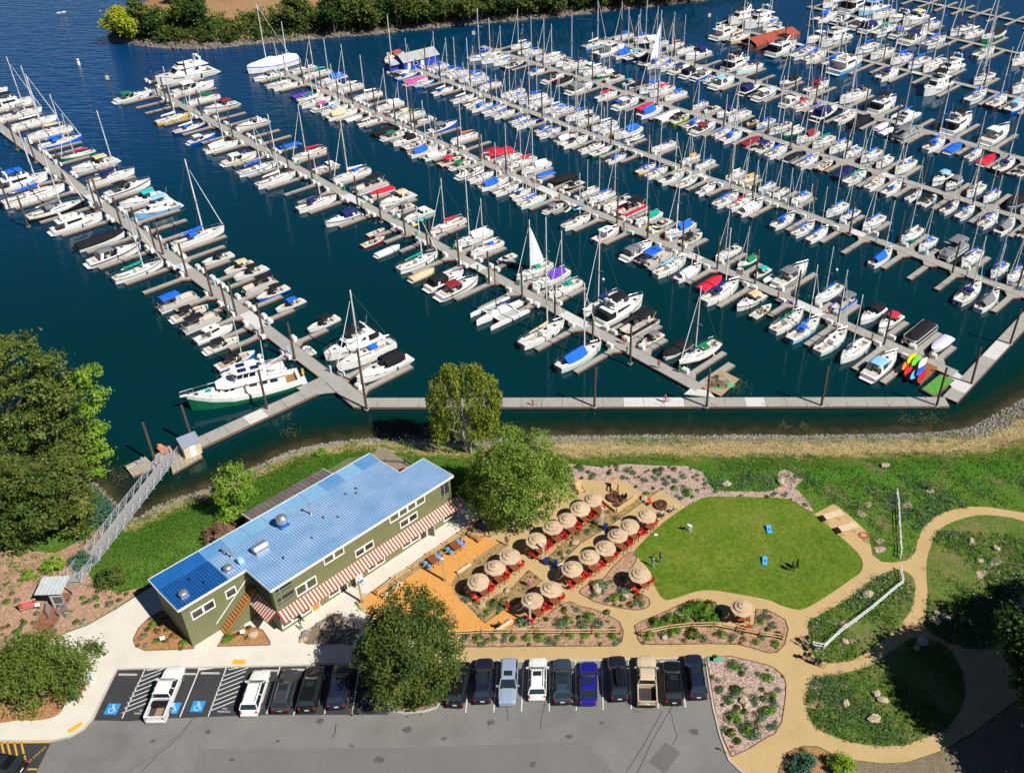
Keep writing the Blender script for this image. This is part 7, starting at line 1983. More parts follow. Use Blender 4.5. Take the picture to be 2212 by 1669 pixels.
car('suv','white',(566,1446),(537,1541),'white hatchback SUV beside the hatched no-parking bay',True,None)
car('wagon','darkgrey',(629,1443),(604,1534),'dark grey station wagon with tall red tail lights beside the white SUV')
car('suv','black',(685,1436),(662,1534),'black SUV between the grey wagon and the dark blue SUV')
car('suv','navy',(742,1431),(726,1526),'dark blue SUV parked next to the big round tree')
car('suv','black',(1001,1426),(982,1523),'black SUV half hidden by the right edge of the round tree')
car('suv','midnight',(1047,1420),(1042,1514),'glossy black SUV with roof glass left of the silver one',True,'pano')
car('suv','silver',(1095,1520),(1101,1424),'silver blue SUV parked nose out beside the white SUV',False)
car('suv','white',(1162,1419),(1160,1507),'small white SUV with sunroof in the middle of the row')
car('suv','slate',(1215,1417),(1215,1520),'slate blue SUV with panoramic roof beside the bright blue sedan',True,'pano')
car('sedan','blue',(1272,1426),(1270,1518),'bright blue sedan, the only saloon in the row',False)
car('suv','midnight',(1331,1414),(1339,1510),'dark SUV carrying a black roof box',True,None,True)
car('pickup','tan',(1395,1416),(1399,1521),'sand coloured pickup truck with empty black bed',False,None)
car('suv','black',(1451,1426),(1457,1517),'black SUV between the sand pickup and the last SUV')
car('suv','navy',(1496,1411),(1510,1506),'dark navy SUV in the last bay beside the mulch bed')
rc=car('suv','black',(-62,1640),(48,1662),'black SUV with open tailgate at the yellow hatched corner',False,'pano')
MB().box((-2.3,0,1.95),(.9,1.5,.08),tilt=('Y',.5)).build('tailgate',mat('car_paint_black',CP['black'],.28),rc)
# people
M_skin=mat('skin',(.42,.24,.16),.6);M_skin2=mat('skin_dark',(.16,.085,.05),.6)
def person_mesh(pose):
 V=dict(pel=(0,0,.95),sp=(0,0,1.18),ch=(0,0,1.36),nk=(0,0,1.5),hd=(.01,0,1.6),tp=(.01,0,1.74))
 E=[('pel','sp'),('sp','ch'),('ch','nk'),('nk','hd'),('hd','tp')]
 Rr=dict(pel=.155,sp=.14,ch=.165,nk=.065,hd=.095,tp=.075)
 def limb(names,pts,rs,root):
  prev=root
  for n,p,r in zip(names,pts,rs):
   V[n]=p;Rr[n]=r;E.append((prev,n));prev=n
 for s,sd in((1,'l'),(-1,'r')):
  if pose=='sit':leg=[(.04,s*.1,.9),(.42,s*.13,.92),(.44,s*.13,.5),(.45,s*.13,.47),(.6,s*.14,.44)]
  elif pose=='walk':leg=[(0,s*.1,.9),(.1*s+.06,s*.11,.5),(.24*s,s*.11,.09),(.24*s+.02,s*.11,.06),(.24*s+.16,s*.12,.035)]
  elif pose=='bend':leg=[(0,s*.12,.88),(.22,s*.15,.52),(.02,s*.16,.09),(.04,s*.16,.06),(.2,s*.17,.035)]
  else:leg=[(0,s*.1,.9),(.01,s*.12,.5),(-.01,s*.13,.09),(.0,s*.13,.06),(.15,s*.15,.035)]
  limb(['hip'+sd,'kne'+sd,'ank'+sd,'hee'+sd,'toe'+sd],leg,[.1,.068,.042,.045,.035],'pel')
  if pose=='sit':arm=[(0,s*.2,1.4),(.1,s*.24,1.15),(.32,s*.16,1.12),(.4,s*.13,1.13)]
  elif pose=='walk':arm=[(0,s*.2,1.4),(-.1*s,s*.25,1.14),(-.02-.16*s,s*.24,.92),(-.2*s,s*.23,.84)]
  elif pose=='bend':arm=[(.0,s*.2,1.38),(.06,s*.23,1.12),(.14,s*.2,.88),(.18,s*.19,.8)]
  else:arm=[(0,s*.2,1.4),(-.02,s*.26,1.14),(.05,s*.25,.9),(.07,s*.24,.82)]
  limb(['sho'+sd,'elb'+sd,'wri'+sd,'han'+sd],arm,[.068,.048,.034,.038],'ch')
 if pose=='bend':
  th=R(62)
  up=['sp','ch','nk','hd','tp']+[a+b for a in('sho','elb','wri','han') for b in 'lr']
  for n in up:
   x,y,z=V[n];dz=z-.95
   V[n]=(x*math.cos(th)+dz*math.sin(th),y,.95+dz*math.cos(th)-x*math.sin(th))
  for sd in 'lr':
   sx=V['sho'+sd]
   V['elb'+sd]=(sx[0]+.02,sx[1]*1.15,sx[2]-.28);V['wri'+sd]=(sx[0]+.1,sx[1]*1.1,sx[2]-.5);V['han'+sd]=(sx[0]+.13,sx[1],sx[2]-.58)
 names=list(V)
 me=bpy.data.meshes.new('skeleton')
 me.from_pydata([V[n] for n in names],[(names.index(a),names.index(b)) for a,b in E],[])
 o=bpy.data.objects.new('tmp',me);COL.objects.link(o)
 sk=o.modifiers.new('skin','SKIN');sk.use_smooth_shade=True
 if not me.skin_vertices:me.attributes.new('skin','FLOAT','POINT')
 for i,n in enumerate(names):
  d=me.skin_vertices[0].data[i]
  r=Rr[n]
  d.radius=(r,r) if n not in('pel','sp','ch') else(r*.8,r*1.05)
  d.use_root=n=='pel'
 o.modifiers.new('sub','SUBSURF').levels=1
 dg=bpy.context.evaluated_depsgraph_get();dg.update()
 out=bpy.data.meshes.new_from_object(o.evaluated_get(dg))
 bpy.data.objects.remove(o);bpy.data.meshes.remove(me)
 out.name='person'
 b=MB()
 for sd,s in(('l',1),('r',-1)):
  h=Vector(V['han'+sd]);d=(h-Vector(V['wri'+sd])).normalized();y=Vector((1,0,0)) if abs(d.x)<.7 else Vector((0,1,0))
  y=(y-d*y.dot(d)).normalized()
  for k,ln in((-1.5,.075),(-.5,.09),(.5,.085),(1.5,.065)):
   p=h+d*.015+y*k*.018;m_=p+d*ln*.6
   b.tube(p,m_,.009,.008,4).tube(m_,m_+(d*.8+Vector((0,-s*.4,0))).normalized()*ln*.45,.008,.006,4)
  b.tube(h-d*.02+y*.03,h+y*.065+d*.02,.011,.009,4)
 seg={'pants':[(a,c) for a,c in E if a[:3] in('pel','hip','kne') and c[:3] in('hip','kne','ank')],'shoe':[(a,c) for a,c in E if a[:3] in('ank','hee')],'shirt':[('pel','sp'),('sp','ch'),('ch','shol'),('ch','shor'),('shol','elbl'),('shor','elbr')],'skin':[('ch','nk'),('nk','hd'),('hd','tp'),('elbl','wril'),('elbr','wrir'),('wril','hanl'),('wrir','hanr')]}
 order=['shirt','pants','skin','shoe']
 SG=[(i,Vector(V[a]),Vector(V[c])) for i,k in enumerate(order) for a,c in seg[k]]
 idx=[]
 for f in out.polygons:
  c=f.center;best=(9,0)
  for i,a,e in SG:
   ab=e-a;t=max(0,min(1,(c-a).dot(ab)/ab.length_squared));dd=(c-a-ab*t).length
   if i==2 and a==Vector(V['ch']):dd+=.1
   if dd<best[0]:best=(dd,i)
  idx.append(best[1])
 nv=len(out.vertices)
 bm=bmesh.new();bm.from_mesh(out);bm.faces.ensure_lookup_table()
 for f,i in zip(bm.faces,idx):f.material_index=i
 vs=[bm.verts.new(v) for v in b.v]
 for f in b.f:
  try:bm.faces.new([vs[i] for i in f]).material_index=2
  except ValueError: pass
 bm.to_mesh(out);bm.free()
 out.materials.clear()
 for _ in range(4):out.materials.append(M_white)
 hd,tp=Vector(V['hd']),Vector(V['tp'])
 ax=(tp-hd).normalized();q=ax.to_track_quat('Z','Y').to_matrix()
 fwd=Vector((1,0,0));fwd=(fwd-ax*fwd.dot(ax)).normalized();sdv=ax.cross(fwd)
 c=hd+ax*.06
 hair=MB().ball((0,0,0),.105,9,5,top=True,sq=(1,.95,1.05))
 M3=Matrix((fwd,sdv,ax)).transposed()
 hair.v=[tuple(M3@(Vector(v)+Vector((-.018,0,.0)))+c) for v in hair.v]
 hair.ball(tuple(c-fwd*.05),.085,7,4)
 hm=hair.mesh('hair',[M_black],True)
 face=MB()
 for s in(1,-1):face.box(tuple(c+fwd*.088+sdv*s*.034),(.012,.022,.012));face.box(tuple(c+sdv*s*.1-ax*.01),(.03,.02,.05))
 face.box(tuple(c+fwd*.105-ax*.025),(.03,.02,.035));face.box(tuple(c+fwd*.09-ax*.065),(.012,.045,.01))
 fm=face.mesh('face',[mat('face_features',(.22,.10,.08),.6)])
 return out,hm,fm
POSE={p:person_mesh(p) for p in('stand','walk','sit','bend')}
def person(pose,loc,rz,shirt,pants,lab,hair=(.03,.02,.012),scale=1.0,skin=None,hat=None):
 me,hm,fm=POSE[pose]
 def c(k,col): return mat('%s_%.2f_%.2f_%.2f'%((k,)+tuple(col)),col,.85)
 o=ob('person',me,None,[c('shirt',shirt),c('trousers',pants),skin or M_skin,c('shoes',(.05,.045,.04))],loc,(0,0,rz),scale)
 tag(o,lab,'person','people in the park and marina')
 ob('hair',hm,o,[c('hair',hat or hair)]);ob('face',fm,o)
 return o
W_,K_,BL_,RD_,PK_,GY_,LB_,DN_=(.75,.75,.74),(.015,.015,.016),(.02,.08,.4),(.6,.02,.03),(.62,.2,.28),(.2,.2,.21),(.25,.45,.55),(.03,.05,.12)
person('stand',TG(2,2,1212,1552),R(40),LB_,DN_,'person in pale blue shirt standing at the lawn edge by the umbrella')
person('stand',TG(2,2,1280,1518),R(200),GY_,(.45,.35,.25),'person in grey top and tan trousers on the lawn edge')
person('bend',TG(2,2,1545,1245),R(200),(.6,.66,.7),DN_,'person in pale top bending over on the lawn',hair=(.3,.25,.2))
person('walk',TG(3,2,205,1592),R(150),K_,K_,'person in black top walking on the lawn, nearer the path',hair=(.12,.06,.03))
person('walk',TG(3,2,247,1572),R(160),K_,GY_,'person in dark clothes walking on the lawn, second of the pair')
person('walk',TG(2,2,1322,135,.52),R(10),PK_,PK_,'person in pink walking a small bicycle on the shore walkway')
person('stand',TG(2,1,1235,1140,.5),R(220),(.5,.3,.22),BL_,'bare-chested youth in blue shorts at the end of a finger dock',scale=.9)
person('bend',TG(2,1,972,1302,.5),R(150),(.5,.06,.06),DN_,'person in red top working beside the dark pontoon boat')
person('stand',TG(2,1,1266,1508,.55),R(100),(.4,.1,.07),(.1,.2,.1),'person in a red life vest standing on the second pier')
person('walk',TG(1,3,395,372),R(20),K_,W_,'person in black top and white trousers under the striped awning',hat=(.6,.3,.05))
person('walk',TG(1,3,395,432),R(200),(.02,.35,.1),(.5,.1,.1),'small child in green top on the pavement by the awning',scale=.68)
person('walk',TG(1,3,2172,265),R(30),RD_,DN_,'person in red shirt and jeans walking off the orange sand',hair=(.3,.18,.1))
person('sit',TG(1,3,2098,432)-Vector((0,0,.42)),R(120),K_,GY_,'person in black sitting on the pale log at the sand yard')
person('stand',TG(1,2,2168,1372),R(250),(.25,.16,.1),K_,'long-haired person in brown top standing on the path below the leafy tree',hair=(.25,.13,.05))
person('stand',G(1146,1268),R(300),PK_,(.5,.4,.35),'person in pink shirt standing behind the lower umbrellas')
person('stand',TG(2,2,418,1600),R(120),(.7,.72,.75),BL_,'person in white top beside the lowest umbrella of the long row',hair=(.15,.1,.07))
person('stand',TG(2,3,552,1095),R(80),K_,W_,'person in dark jacket and white trousers between the slate SUV and blue sedan',hair=(.1,.05,.03))
person('stand',TG(0,3,668,1052),R(60),K_,(.7,.7,.7),'person in dark cap standing under the shady tree with a dog',hat=(.02,.02,.03))
person('bend',TG(0,3,812,862),R(230),(.45,.6,.7),W_,'person in pale blue at the edge of the shady tree')
for s_,(u,v,rz,sh,lab) in enumerate(((952,985,250,K_,'person in black sitting by the upper fire pit'),(905,1042,80,(.3,.1,.08),'person in dark red sitting below the upper fire pit'),(1290,1130,100,(.55,.6,.68),'person in pale top sitting below the second fire pit'),(872,1470,200,W_,'person in white sitting at the third umbrella table of the long row'))):
 person('sit',TG(2,2,u,v)-Vector((0,0,.4)),R(rz),sh,DN_,lab,hair=(.2,.12,.06))
person('sit',G(1196,1292)-Vector((0,0,.4)),R(30),BL_,DN_,'person in blue sitting in the shade of the lower umbrellas')
person('sit',G(1372,1258)-Vector((0,0,.4)),R(10),W_,BL_,'person in white sitting under the umbrella beside the lawn')
person('sit',G(1392,1257)-Vector((0,0,.4)),R(170),PK_,DN_,'person in pink sitting under the umbrella beside the lawn')
dg_=MB()
def dsec(x,w,zc,h): return[(x,w*math.cos(t),zc+h*math.sin(t)) for t in[k*math.pi/4 for k in range(8)]]
dg_.loft([dsec(-.42,.07,.5,.07),dsec(-.3,.13,.5,.13),dsec(-.05,.13,.49,.12),dsec(.2,.15,.48,.17),dsec(.33,.11,.55,.14),dsec(.42,.085,.66,.1),dsec(.52,.09,.74,.09),dsec(.62,.055,.72,.055),dsec(.74,.04,.69,.035)],closed=True,cap0=True,cap1=True)
for s in(1,-1):
 dg_.tube((.26,s*.09,.45),(.27,s*.09,.24),.055,.04,6).tube((.27,s*.09,.24),(.26,s*.09,.03),.035,.03,6).tube((.26,s*.09,.03),(.32,s*.09,.02),.035,.03,6)
 dg_.tube((-.3,s*.09,.46),(-.22,s*.1,.28),.07,.045,6).tube((-.22,s*.1,.28),(-.36,s*.1,.17),.04,.03,6).tube((-.36,s*.1,.17),(-.33,s*.1,.02),.03,.028,6)
 dg_.tube((.5,s*.06,.8),(.47,s*.09,.88),.03,.01,5)
dg_.tube((-.42,0,.54),(-.62,0,.68),.03,.018,5)
tag(dg_.build('dog',mat('dog_fur',(.30,.11,.03),.9,(.2,.07,.02),6),None,True,TG(0,3,722,975),(0,0,R(70))),'reddish brown dog walking on the pavement by the shady tree','dog')
# umbrellas, tables, chairs
M_canv=mat('umbrella_canvas',(0.47,0.34,0.215),.85,(0.56,0.42,0.275),1.1,rand=.07)
M_redc=mat('chair_red',(0.55,0.018,0.018),.5)
M_bluc=mat('chair_blue',(0.12,0.34,0.62),.5)
M_tab=mat('table_wood',(0.21,0.055,0.022),.45,(0.28,0.085,0.035),5)
r_,z_=1.42,2.35
def pan(r0,r1,za,zb):
 t=math.pi/8
 c=.04
 return[(r0*math.cos(-t),r0*math.sin(-t),za),(r1*math.cos(-t),r1*math.sin(-t),zb),(r1*.97,0,zb+c),(r1*math.cos(t),r1*math.sin(t),zb),(r0*math.cos(t),r0*math.sin(t),za),(r0*.99,0,za+c*.5)]
PANE=MB()
for r0,r1,za,zb in((.02,.46,2.78,2.66),(.38,.86,2.57,2.44),(.78,1.26,2.33,2.18)):
 q=pan(r0,r1,za,zb);PANE.add(q,[(0,1,2,5),(5,2,3,4)])
q=[(1.26*math.cos(-math.pi/8),1.26*math.sin(-math.pi/8),2.18),(1.26*math.cos(math.pi/8),1.26*math.sin(math.pi/8),2.18)]
PANE.add([q[0],q[1],(q[1][0],q[1][1],2.05),(q[0][0],q[0][1],2.05)],[(3,2,1,0)])
PANE=PANE.mesh('canopy_panel',[M_canv])
POLE=MB().tube((0,0,0),(0,0,2.8),.028,n=6).ball((0,0,2.82),.05,6,4).mesh('pole',[M_teak])
BASE=MB().tube((0,0,0),(0,0,.1),.3,.26,10).mesh('base',[M_black])
RIBS=MB()
for k in range(8):
 t=math.pi/8+k*math.pi/4
 RIBS.tube((0,0,2.68),(1.22*math.cos(t),1.22*math.sin(t),2.12),.012,n=3)
RIBS=RIBS.mesh('rib_set',[M_teak])
TOP=MB().box((0,0,.73),(.15,.88,.04)).mesh('top_board',[M_tab])
LEG=MB().box((0,0,.355),(.07,.07,.71)).mesh('leg',[M_tab])
APR=MB().box((0,.36,.66),(1.3,.03,.1)).box((0,-.36,.66),(1.3,.03,.1)).mesh('apron',[M_tab])
CSEAT=MB().box((0,0,.46),(.42,.42,.035)).mesh('seat',[M_redc])
CBACK=MB().box((-.22,0,.78),(.03,.42,.2),tilt=('Y',-.2)).box((-.2,0,.62),(.025,.42,.05),tilt=('Y',-.2)).mesh('backrest',[M_redc])
CLEG=MB().tube((.2,0,0),(-.26,0,.9),.016,n=4).tube((-.2,0,0),(.2,0,.46),.016,n=4).mesh('leg_frame',[M_redc])
def chair(loc,rz,m,lab,group):
 r=empty('folding_chair',loc,rz,1.15);tag(r,lab,'chair',group)
 ob('seat',CSEAT,r,[m]);ob('backrest',CBACK,r,[m])
 for s in(.2,-.2):ob('leg_frame',CLEG,r,[m],(0,s,0))
def table(loc,rz,lab):
 r=empty('dining_table',loc,rz);tag(r,lab,'table','brown dining tables')
 for k in range(9):ob('top_board',TOP,r,None,(-.64+.16*k,0,0))
 for x in(.6,-.6):
  for y in(.34,-.34):ob('leg',LEG,r,None,(x,y,0))
 ob('apron',APR,r)
UMB=[((1282,1072),'first umbrella from the fire pit in the upper row'),((1253.6,1090.5),'second umbrella from the fire pit in the upper row'),((1226,1115.5),'third umbrella from the fire pit in the upper row'),((1193.6,1134),'fourth umbrella from the fire pit in the upper row'),((1157,1159),'last umbrella of the upper row, under the leafy tree'),((1394,1108),'first umbrella from the fire pit in the long middle row'),((1361,1129),'second umbrella from the fire pit in the long middle row'),((1336,1152),'third umbrella from the fire pit in the long middle row'),((1305,1177),'fourth umbrella from the fire pit in the long middle row'),((1273.6,1198),'fifth umbrella from the fire pit in the long middle row'),((1237.4,1222),'last umbrella of the long middle row'),((1381,1231),'single umbrella beside the lawn and the people standing there'),((1100,1195),'upper umbrella of three on the deck beside the orange sand'),((1067.5,1221),'middle umbrella of three on the deck beside the orange sand'),((1032.7,1248),'lower umbrella of three on the deck beside the orange sand'),((1187,1267.5),'upper umbrella of the pair near the red-shirted walker'),((1150,1292.5),'lower umbrella of the pair near the red-shirted walker'),((1602.7,1306),'lone umbrella beyond the split rail fence below the lawn')]
ROW=R(45)
for k,((px,py),lab) in enumerate(UMB):
 p=G(px,py,LAND+2.72)
 b0=Vector((p.x,p.y,LAND+.05))
 r=empty('patio_umbrella',b0,ROW+rnd.uniform(-.4,.4));tag(r,'tan octagonal '+lab,'umbrella','tan patio umbrellas')
 r.rotation_euler[0],r.rotation_euler[1]=R(rnd.uniform(-5,5)),R(rnd.uniform(-5,5))
 cn=empty('canopy',(0,0,0));cn.parent=r
 for j in range(8):ob('canopy_panel',PANE,cn,None,None,(0,0,j*math.pi/4))
 ob('pole',POLE,r);ob('base',BASE,r);ob('rib_set',RIBS,cn)
 rz=ROW+math.pi/2+rnd.uniform(-.15,.15) if k!=17 else 0
 b0=b0+Vector((.42,-.12,0))
 short=lab.replace(' umbrella','').replace(' from the fire pit','')
 d=Vector((math.cos(rz),math.sin(rz),0));n=Vector((-d.y,d.x,0))
 table(b0+n*-.0+d*-.05,rz,'brown slatted table under the '+lab)
 q=0
 for s in(1,-1):
  for t in(.36,-.36):
   q+=1
   ln=rnd.uniform(.85,1.15)
   c=b0+d*t+n*s*ln
   chair(c,math.atan2(-n.y*s,-n.x*s)+rnd.uniform(-.35,.35),M_redc,'%s red chair under the %s'%({(1,.36):'leftmost',(1,-.36):'nearest',(-1,.36):'farthest',(-1,-.36):'rightmost'}[(s,t)],lab),'red chairs under the '+lab)
for(px,py),lab in(((984,1187),'upper brown table with blue chairs on the orange sand'),((936,1217),'lower brown table with blue chairs on the orange sand')):
 b0=G(px,py,LAND+.06);table(b0,ROW+math.pi/2,lab)
 d=Vector((math.cos(ROW+math.pi/2),math.sin(ROW+math.pi/2),0));n=Vector((-d.y,d.x,0))
 for s in(1,-1):
  for t in(.36,-.36):chair(b0+d*t+n*s*.85,math.atan2(-n.y*s,-n.x*s),M_bluc,'%s light blue folding chair at the %s'%({(1,.36):'leftmost',(1,-.36):'nearest',(-1,.36):'farthest',(-1,-.36):'rightmost'}[(s,t)],lab.replace(' with blue chairs','')),'blue chairs at the '+lab)
chair(TG(2,2,1190,1025),R(-60),M_redc,'single red folding chair beside the second fire pit','stray chairs')
def firepit(px,py,lab):
 r=empty('fire_pit',G(px,py,LAND+.03));tag(r,lab,'fire pit','round fire pits')
 MB().tube((0,0,0),(0,0,.42),.78,.82,18,cap=False).tube((0,0,.42),(0,0,.425),.82,.68,18,cap=False).tube((0,0,.425),(0,0,.3),.68,.68,18,cap=False).build('ring',mat('rusty_steel',(.13,.05,.03),.7,(.2,.08,.04),4),r)
 b=MB()
 for _ in range(70):
  a_,q=rnd.uniform(0,6.3),math.sqrt(rnd.random())*.62
  b.ball((q*math.cos(a_),q*math.sin(a_),.34),rnd.uniform(.06,.11),5,3,jit=.3)
 tag(b.build('lava_rocks',mat('lava_rock',(.08,.025,.02),.9,(.13,.05,.04),6),r),kind='stuff')
firepit(*T(2,2,878,965),'round fire pit of dark lava rock inside the timber bench corner');firepit(*T(2,2,1286,1030),'round fire pit of dark lava rock beside the upper lawn corner')
M_pine=mat('fresh_pine',(.62,.43,.21),.6,(.54,.36,.17),3)
def adirondack(px,py,rz,lab,m=None,sc=1.0):
 m=m or M_pine
 r=empty('adirondack_chair',G(px,py,LAND+.03),rz,sc);tag(r,lab,'chair','garden armchairs round the fire pits')
 for k in range(5):MB().box((.05,-.24+.12*k,.36),(.55,.1,.03),tilt=('Y',.2)).build('seat_slat',m,r)
 for k in range(5):MB().box((-.38,-.26+.13*k,.72),(.03,.11,.85-.06*abs(k-2)),tilt=('Y',-.4)).build('back_slat',m,r)
 for s in(.36,-.36):
  MB().box((0,s,.6),(.75,.13,.03)).build('armrest',m,r);MB().box((.3,s,.3),(.1,.04,.6)).build('leg',m,r);MB().box((-.1,s*.92,.25),(.9,.03,.12),tilt=('Y',.3)).build('leg',m,r)
adirondack(*T(2,2,895,895),R(-95),'large pine armchair above the upper fire pit',None,1.35)
adirondack(*T(2,2,1390,1075),R(130),'pale wooden armchair right of the second fire pit',mat('pale_wood',(.68,.56,.38),.6),1.15)
adirondack(*T(2,2,955,985),R(200),'dark armchair with a sitter right of the upper fire pit',mat('dark_wood',(.12,.07,.05),.6))
adirondack(*T(2,2,905,1040),R(100),'dark armchair with a sitter below the upper fire pit',mat('dark_wood',(.12,.07,.05),.6))
adirondack(*T(2,2,1285,1125),R(95),'dark armchair with a sitter below the second fire pit',mat('dark_wood',(.12,.07,.05),.6))
adirondack(*T(2,2,592,905),R(-60),'pine armchair half hidden behind the first upper umbrella',None,1.3)
cbn=empty('timber_bench',TG(2,2,900,1085));tag(cbn,'L-shaped bench of squared pine timbers around the upper fire pit','bench')
for a_,e_ in(((775,985),(900,1085)),((900,1085),(1080,960))):
 A_,B_=TG(2,2,*a_)-cbn.location,TG(2,2,*e_)-cbn.location
 d=(B_-A_);c=(A_+B_)/2
 for h in(.12,.38):MB().box((c.x,c.y,h),(d.length,.34,.24),math.atan2(d.y,d.x)).build('timber',M_pine,cbn)
def picnic(px,py,lab):
 r=empty('picnic_table',G(px,py,LAND+.04),R(22));tag(r,lab,'picnic table','pine picnic tables')
 for k in range(6):MB().box((0,-.4+.16*k,.78),(2.5,.15,.05)).build('top_board',mat('pale_pine',(.70,.56,.36),.55,(.62,.48,.3),2),r)
 for x in(.85,-.85):
  for s in(1,-1):MB().tube((x,s*.1,.75),(x,s*.5,0),.05,n=4).build('leg',M_pine,r)
  MB().box((x,0,.7),(.1,.8,.1)).build('cross_bar',M_pine,r)
 MB().tube((-.85,0,.35),(.85,0,.35),.04,n=4).build('stretcher',M_pine,r)
picnic(1798,1121,'pine picnic table nearer the river beside the lawn');picnic(1831,1147,'pine picnic table nearer the path beside the lawn')
for(px,py),rz,lab in(((1661,1145),R(92),'blue bean bag toss board on the lawn, farther from the path'),((1652,1213),R(80),'blue bean bag toss board on the lawn, nearer the path')):
 r=empty('cornhole_board',G(px,py,LAND+.08),rz);tag(r,lab,'game board','bean bag boards')
 MB().box((0,0,.2),(1.25,.62,.04),tilt=('Y',-.2)).build('board',mat('board_blue',(.03,.28,.62),.5),r)
 MB().box((0,0,.225),(1.05,.42,.006),tilt=('Y',-.2)).build('panel',mat('board_light',(.10,.42,.72),.5),r)
 MB().box((-.05,0,.228),(.35,.22,.008),tilt=('Y',-.2)).build('emblem',mat('board_dark',(.015,.1,.4),.5),r)
 for y in(.26,-.26):MB().box((.5,y,.14),(.06,.06,.28)).build('leg',mat('board_blue',(.03,.28,.62),.5),r)
b=MB()
for k in range(46):
 t0,t1=k*.55,(k+1)*.55
 q0,q1=.45+.12*math.sin(t0*.37),.45+.12*math.sin(t1*.37)
 b.tube((q0*math.cos(t0)*1.2,q0*math.sin(t0),.03+.002*k),(q1*math.cos(t1)*1.2,q1*math.sin(t1),.03+.002*k),.022,n=4)
tag(b.build('garden_hose',mat('red_hose',(.5,.06,.04),.5),None,loc=TG(3,2,832,1282,LAND+.05)),'coiled red garden hose beside the picnic tables','hose')
tag(MB().prism([(-.2,-.15),(.2,-.15),(.2,.15),(-.2,.15)],0,.04).build('paper_plate',M_trim,None,loc=TG(2,2,1243,1276,LAND+.07)),'small white plate lying on the lawn edge','plate')
M_log=mat('log_wood',(.40,.24,.12),.8,(.30,.17,.08),3);M_logp=mat('peeled_log',(.62,.48,.32),.7,(.5,.37,.24),2)
def log(a,e,r,m,lab):
 A_,B_=G(*a,LAND+r),G(*e,LAND+r)
 b=MB();d=(B_-A_);q=d.to_track_quat('Z','Y').to_matrix();secs=[]
 for k in range(7):
  p=A_+d*k/6;rr=r*rnd.uniform(.9,1.08)
  secs.append([p+q@Vector((rr*math.cos(t)*rnd.uniform(.95,1.05),rr*math.sin(t),0)) for t in[j*math.pi/5 for j in range(10)]])
 b.loft(secs,closed=True,cap0=True,cap1=True)
 tag(b.build('log',m),lab,'log','logs in the sand yard')
log(T(1,2,1835,1260),T(1,2,1935,1325),.32,M_log,'cut log with pale end at the top of the sand yard')
log(T(1,2,1735,1605),T(1,2,1850,1530),.24,M_logp,'peeled log bench left of the lower deck umbrellas');log(T(1,3,1085,150),T(1,3,1250,30),.3,M_logp,'long peeled log bench by the split rail fence');log(T(1,3,2075,440),T(1,3,2205,350),.24,M_logp,'pale driftwood log with a person sitting on it')
for u,v,rr in((1698,335,.42),(1655,340,.22),(1735,365,.2),(1668,362,.18)):
 tag(MB().tube((0,0,0),(0,0,rr*.9),rr,rr*.97,12).build('stump',M_log,None,loc=TG(1,3,u,v,LAND+.04)),'round wooden stump beside the round tree, %s'%('the big one' if rr>.4 else 'a small one at %s'%{1655:'its upper side',1735:'its far side',1668:'its lower side'}[u]),'stump','wooden stumps')
def lamp_post(px,py,h,lab,m=None):
 r=empty('lamp_post',G(px,py,LAND));tag(r,lab,'lamp post','timber light posts')
 MB().box((0,0,h/2),(.2,.2,h)).build('post',m or M_pine,r);MB().box((0,0,h+.03),(.26,.26,.06)).build('cap',M_trim,r);MB().box((0,0,.2),(.32,.32,.4)).build('base',M_grayw,r)
lamp_post(960.6,1253.5,3.6,'square timber light post in the sand yard below the blue chairs');lamp_post(782,1300,3.6,'square timber light post at the corner of the pavement and sand yard')
for px,py,lab in((1301,1141,'white topped light post between the two umbrella rows'),(1175,1214,'white topped light post at the end of the upper umbrella row'),(1146,1348,'white topped light post in front of the lower umbrella pair')):lamp_post(px,py,3.4,lab,mat('pale_post',(.66,.58,.46),.6))
for px,py in((1308,1143),(1181,1217),(1200,1222)):
 tag(MB().box((0,0,.4),(.5,.5,.8),taper=.9).box((0,0,.82),(.54,.54,.06)).build('litter_bin',mat('bin_blue',(.01,.03,.16),.5),None,loc=G(px,py,LAND+.03)),{1308:'dark blue litter bin beside the light post between umbrella rows',1181:'dark blue litter bin at the end of the upper umbrella row',1200:'dark blue bin beside the last umbrella of the middle row'}[px],'litter bin','litter bins')
tag(MB().box((0,0,.5),(.55,.55,1.0),taper=.9).box((0,0,1.03),(.6,.6,.06)).build('litter_bin',mat('bin_blue',(.01,.03,.16),.5),None,loc=G(1037,1140,LAND+.03)),'dark blue litter bin at the top of the split rail fence','litter bin','litter bins')
def fence(pts,lab,h=1.0,rails=(.45,.85),m=None,pr=.075,rr=.06,name='split_rail_fence'):
 m=m or M_pine
 P=[G(*p,LAND) for p in pts]
 r=empty(name,P[0]);tag(r,lab,'fence','fences')
 for p in P:MB().box((0,0,h/2),(pr*2,pr*2,h)).build('post',m if m is not M_pine else mat('cedar_post',(.40,.19,.07),.7),r,loc=p-P[0])
 for a_,e_ in zip(P[:-1],P[1:]):
  for z in rails:
   o_=rnd.uniform(-.03,.03)
   MB().tube(a_-P[0]+Vector((0,0,z+o_)),e_-P[0]+Vector((0,0,z-o_)),rr,n=6).build('rail',m,r)
fence([((1100+u*.735)*.57604,(1680+v*.735)*.57604) for u,v in((935,392),(862,447),(780,502),(697,557),(610,622),(520,677),(428,752))],'split rail fence between the pavement and the orange sand yard')
fence([(983,1374),(1040,1371),(1106,1370),(1156,1370),(1217.5,1371),(1279.5,1370),(1340.5,1370)],'split rail fence along the bed below the umbrella pair')
fence([(1386,1374),(1446,1361),(1494,1356),(1542.5,1355),(1591.5,1364),(1641,1374),(1689,1382)],'split rail fence in front of the lone umbrella')
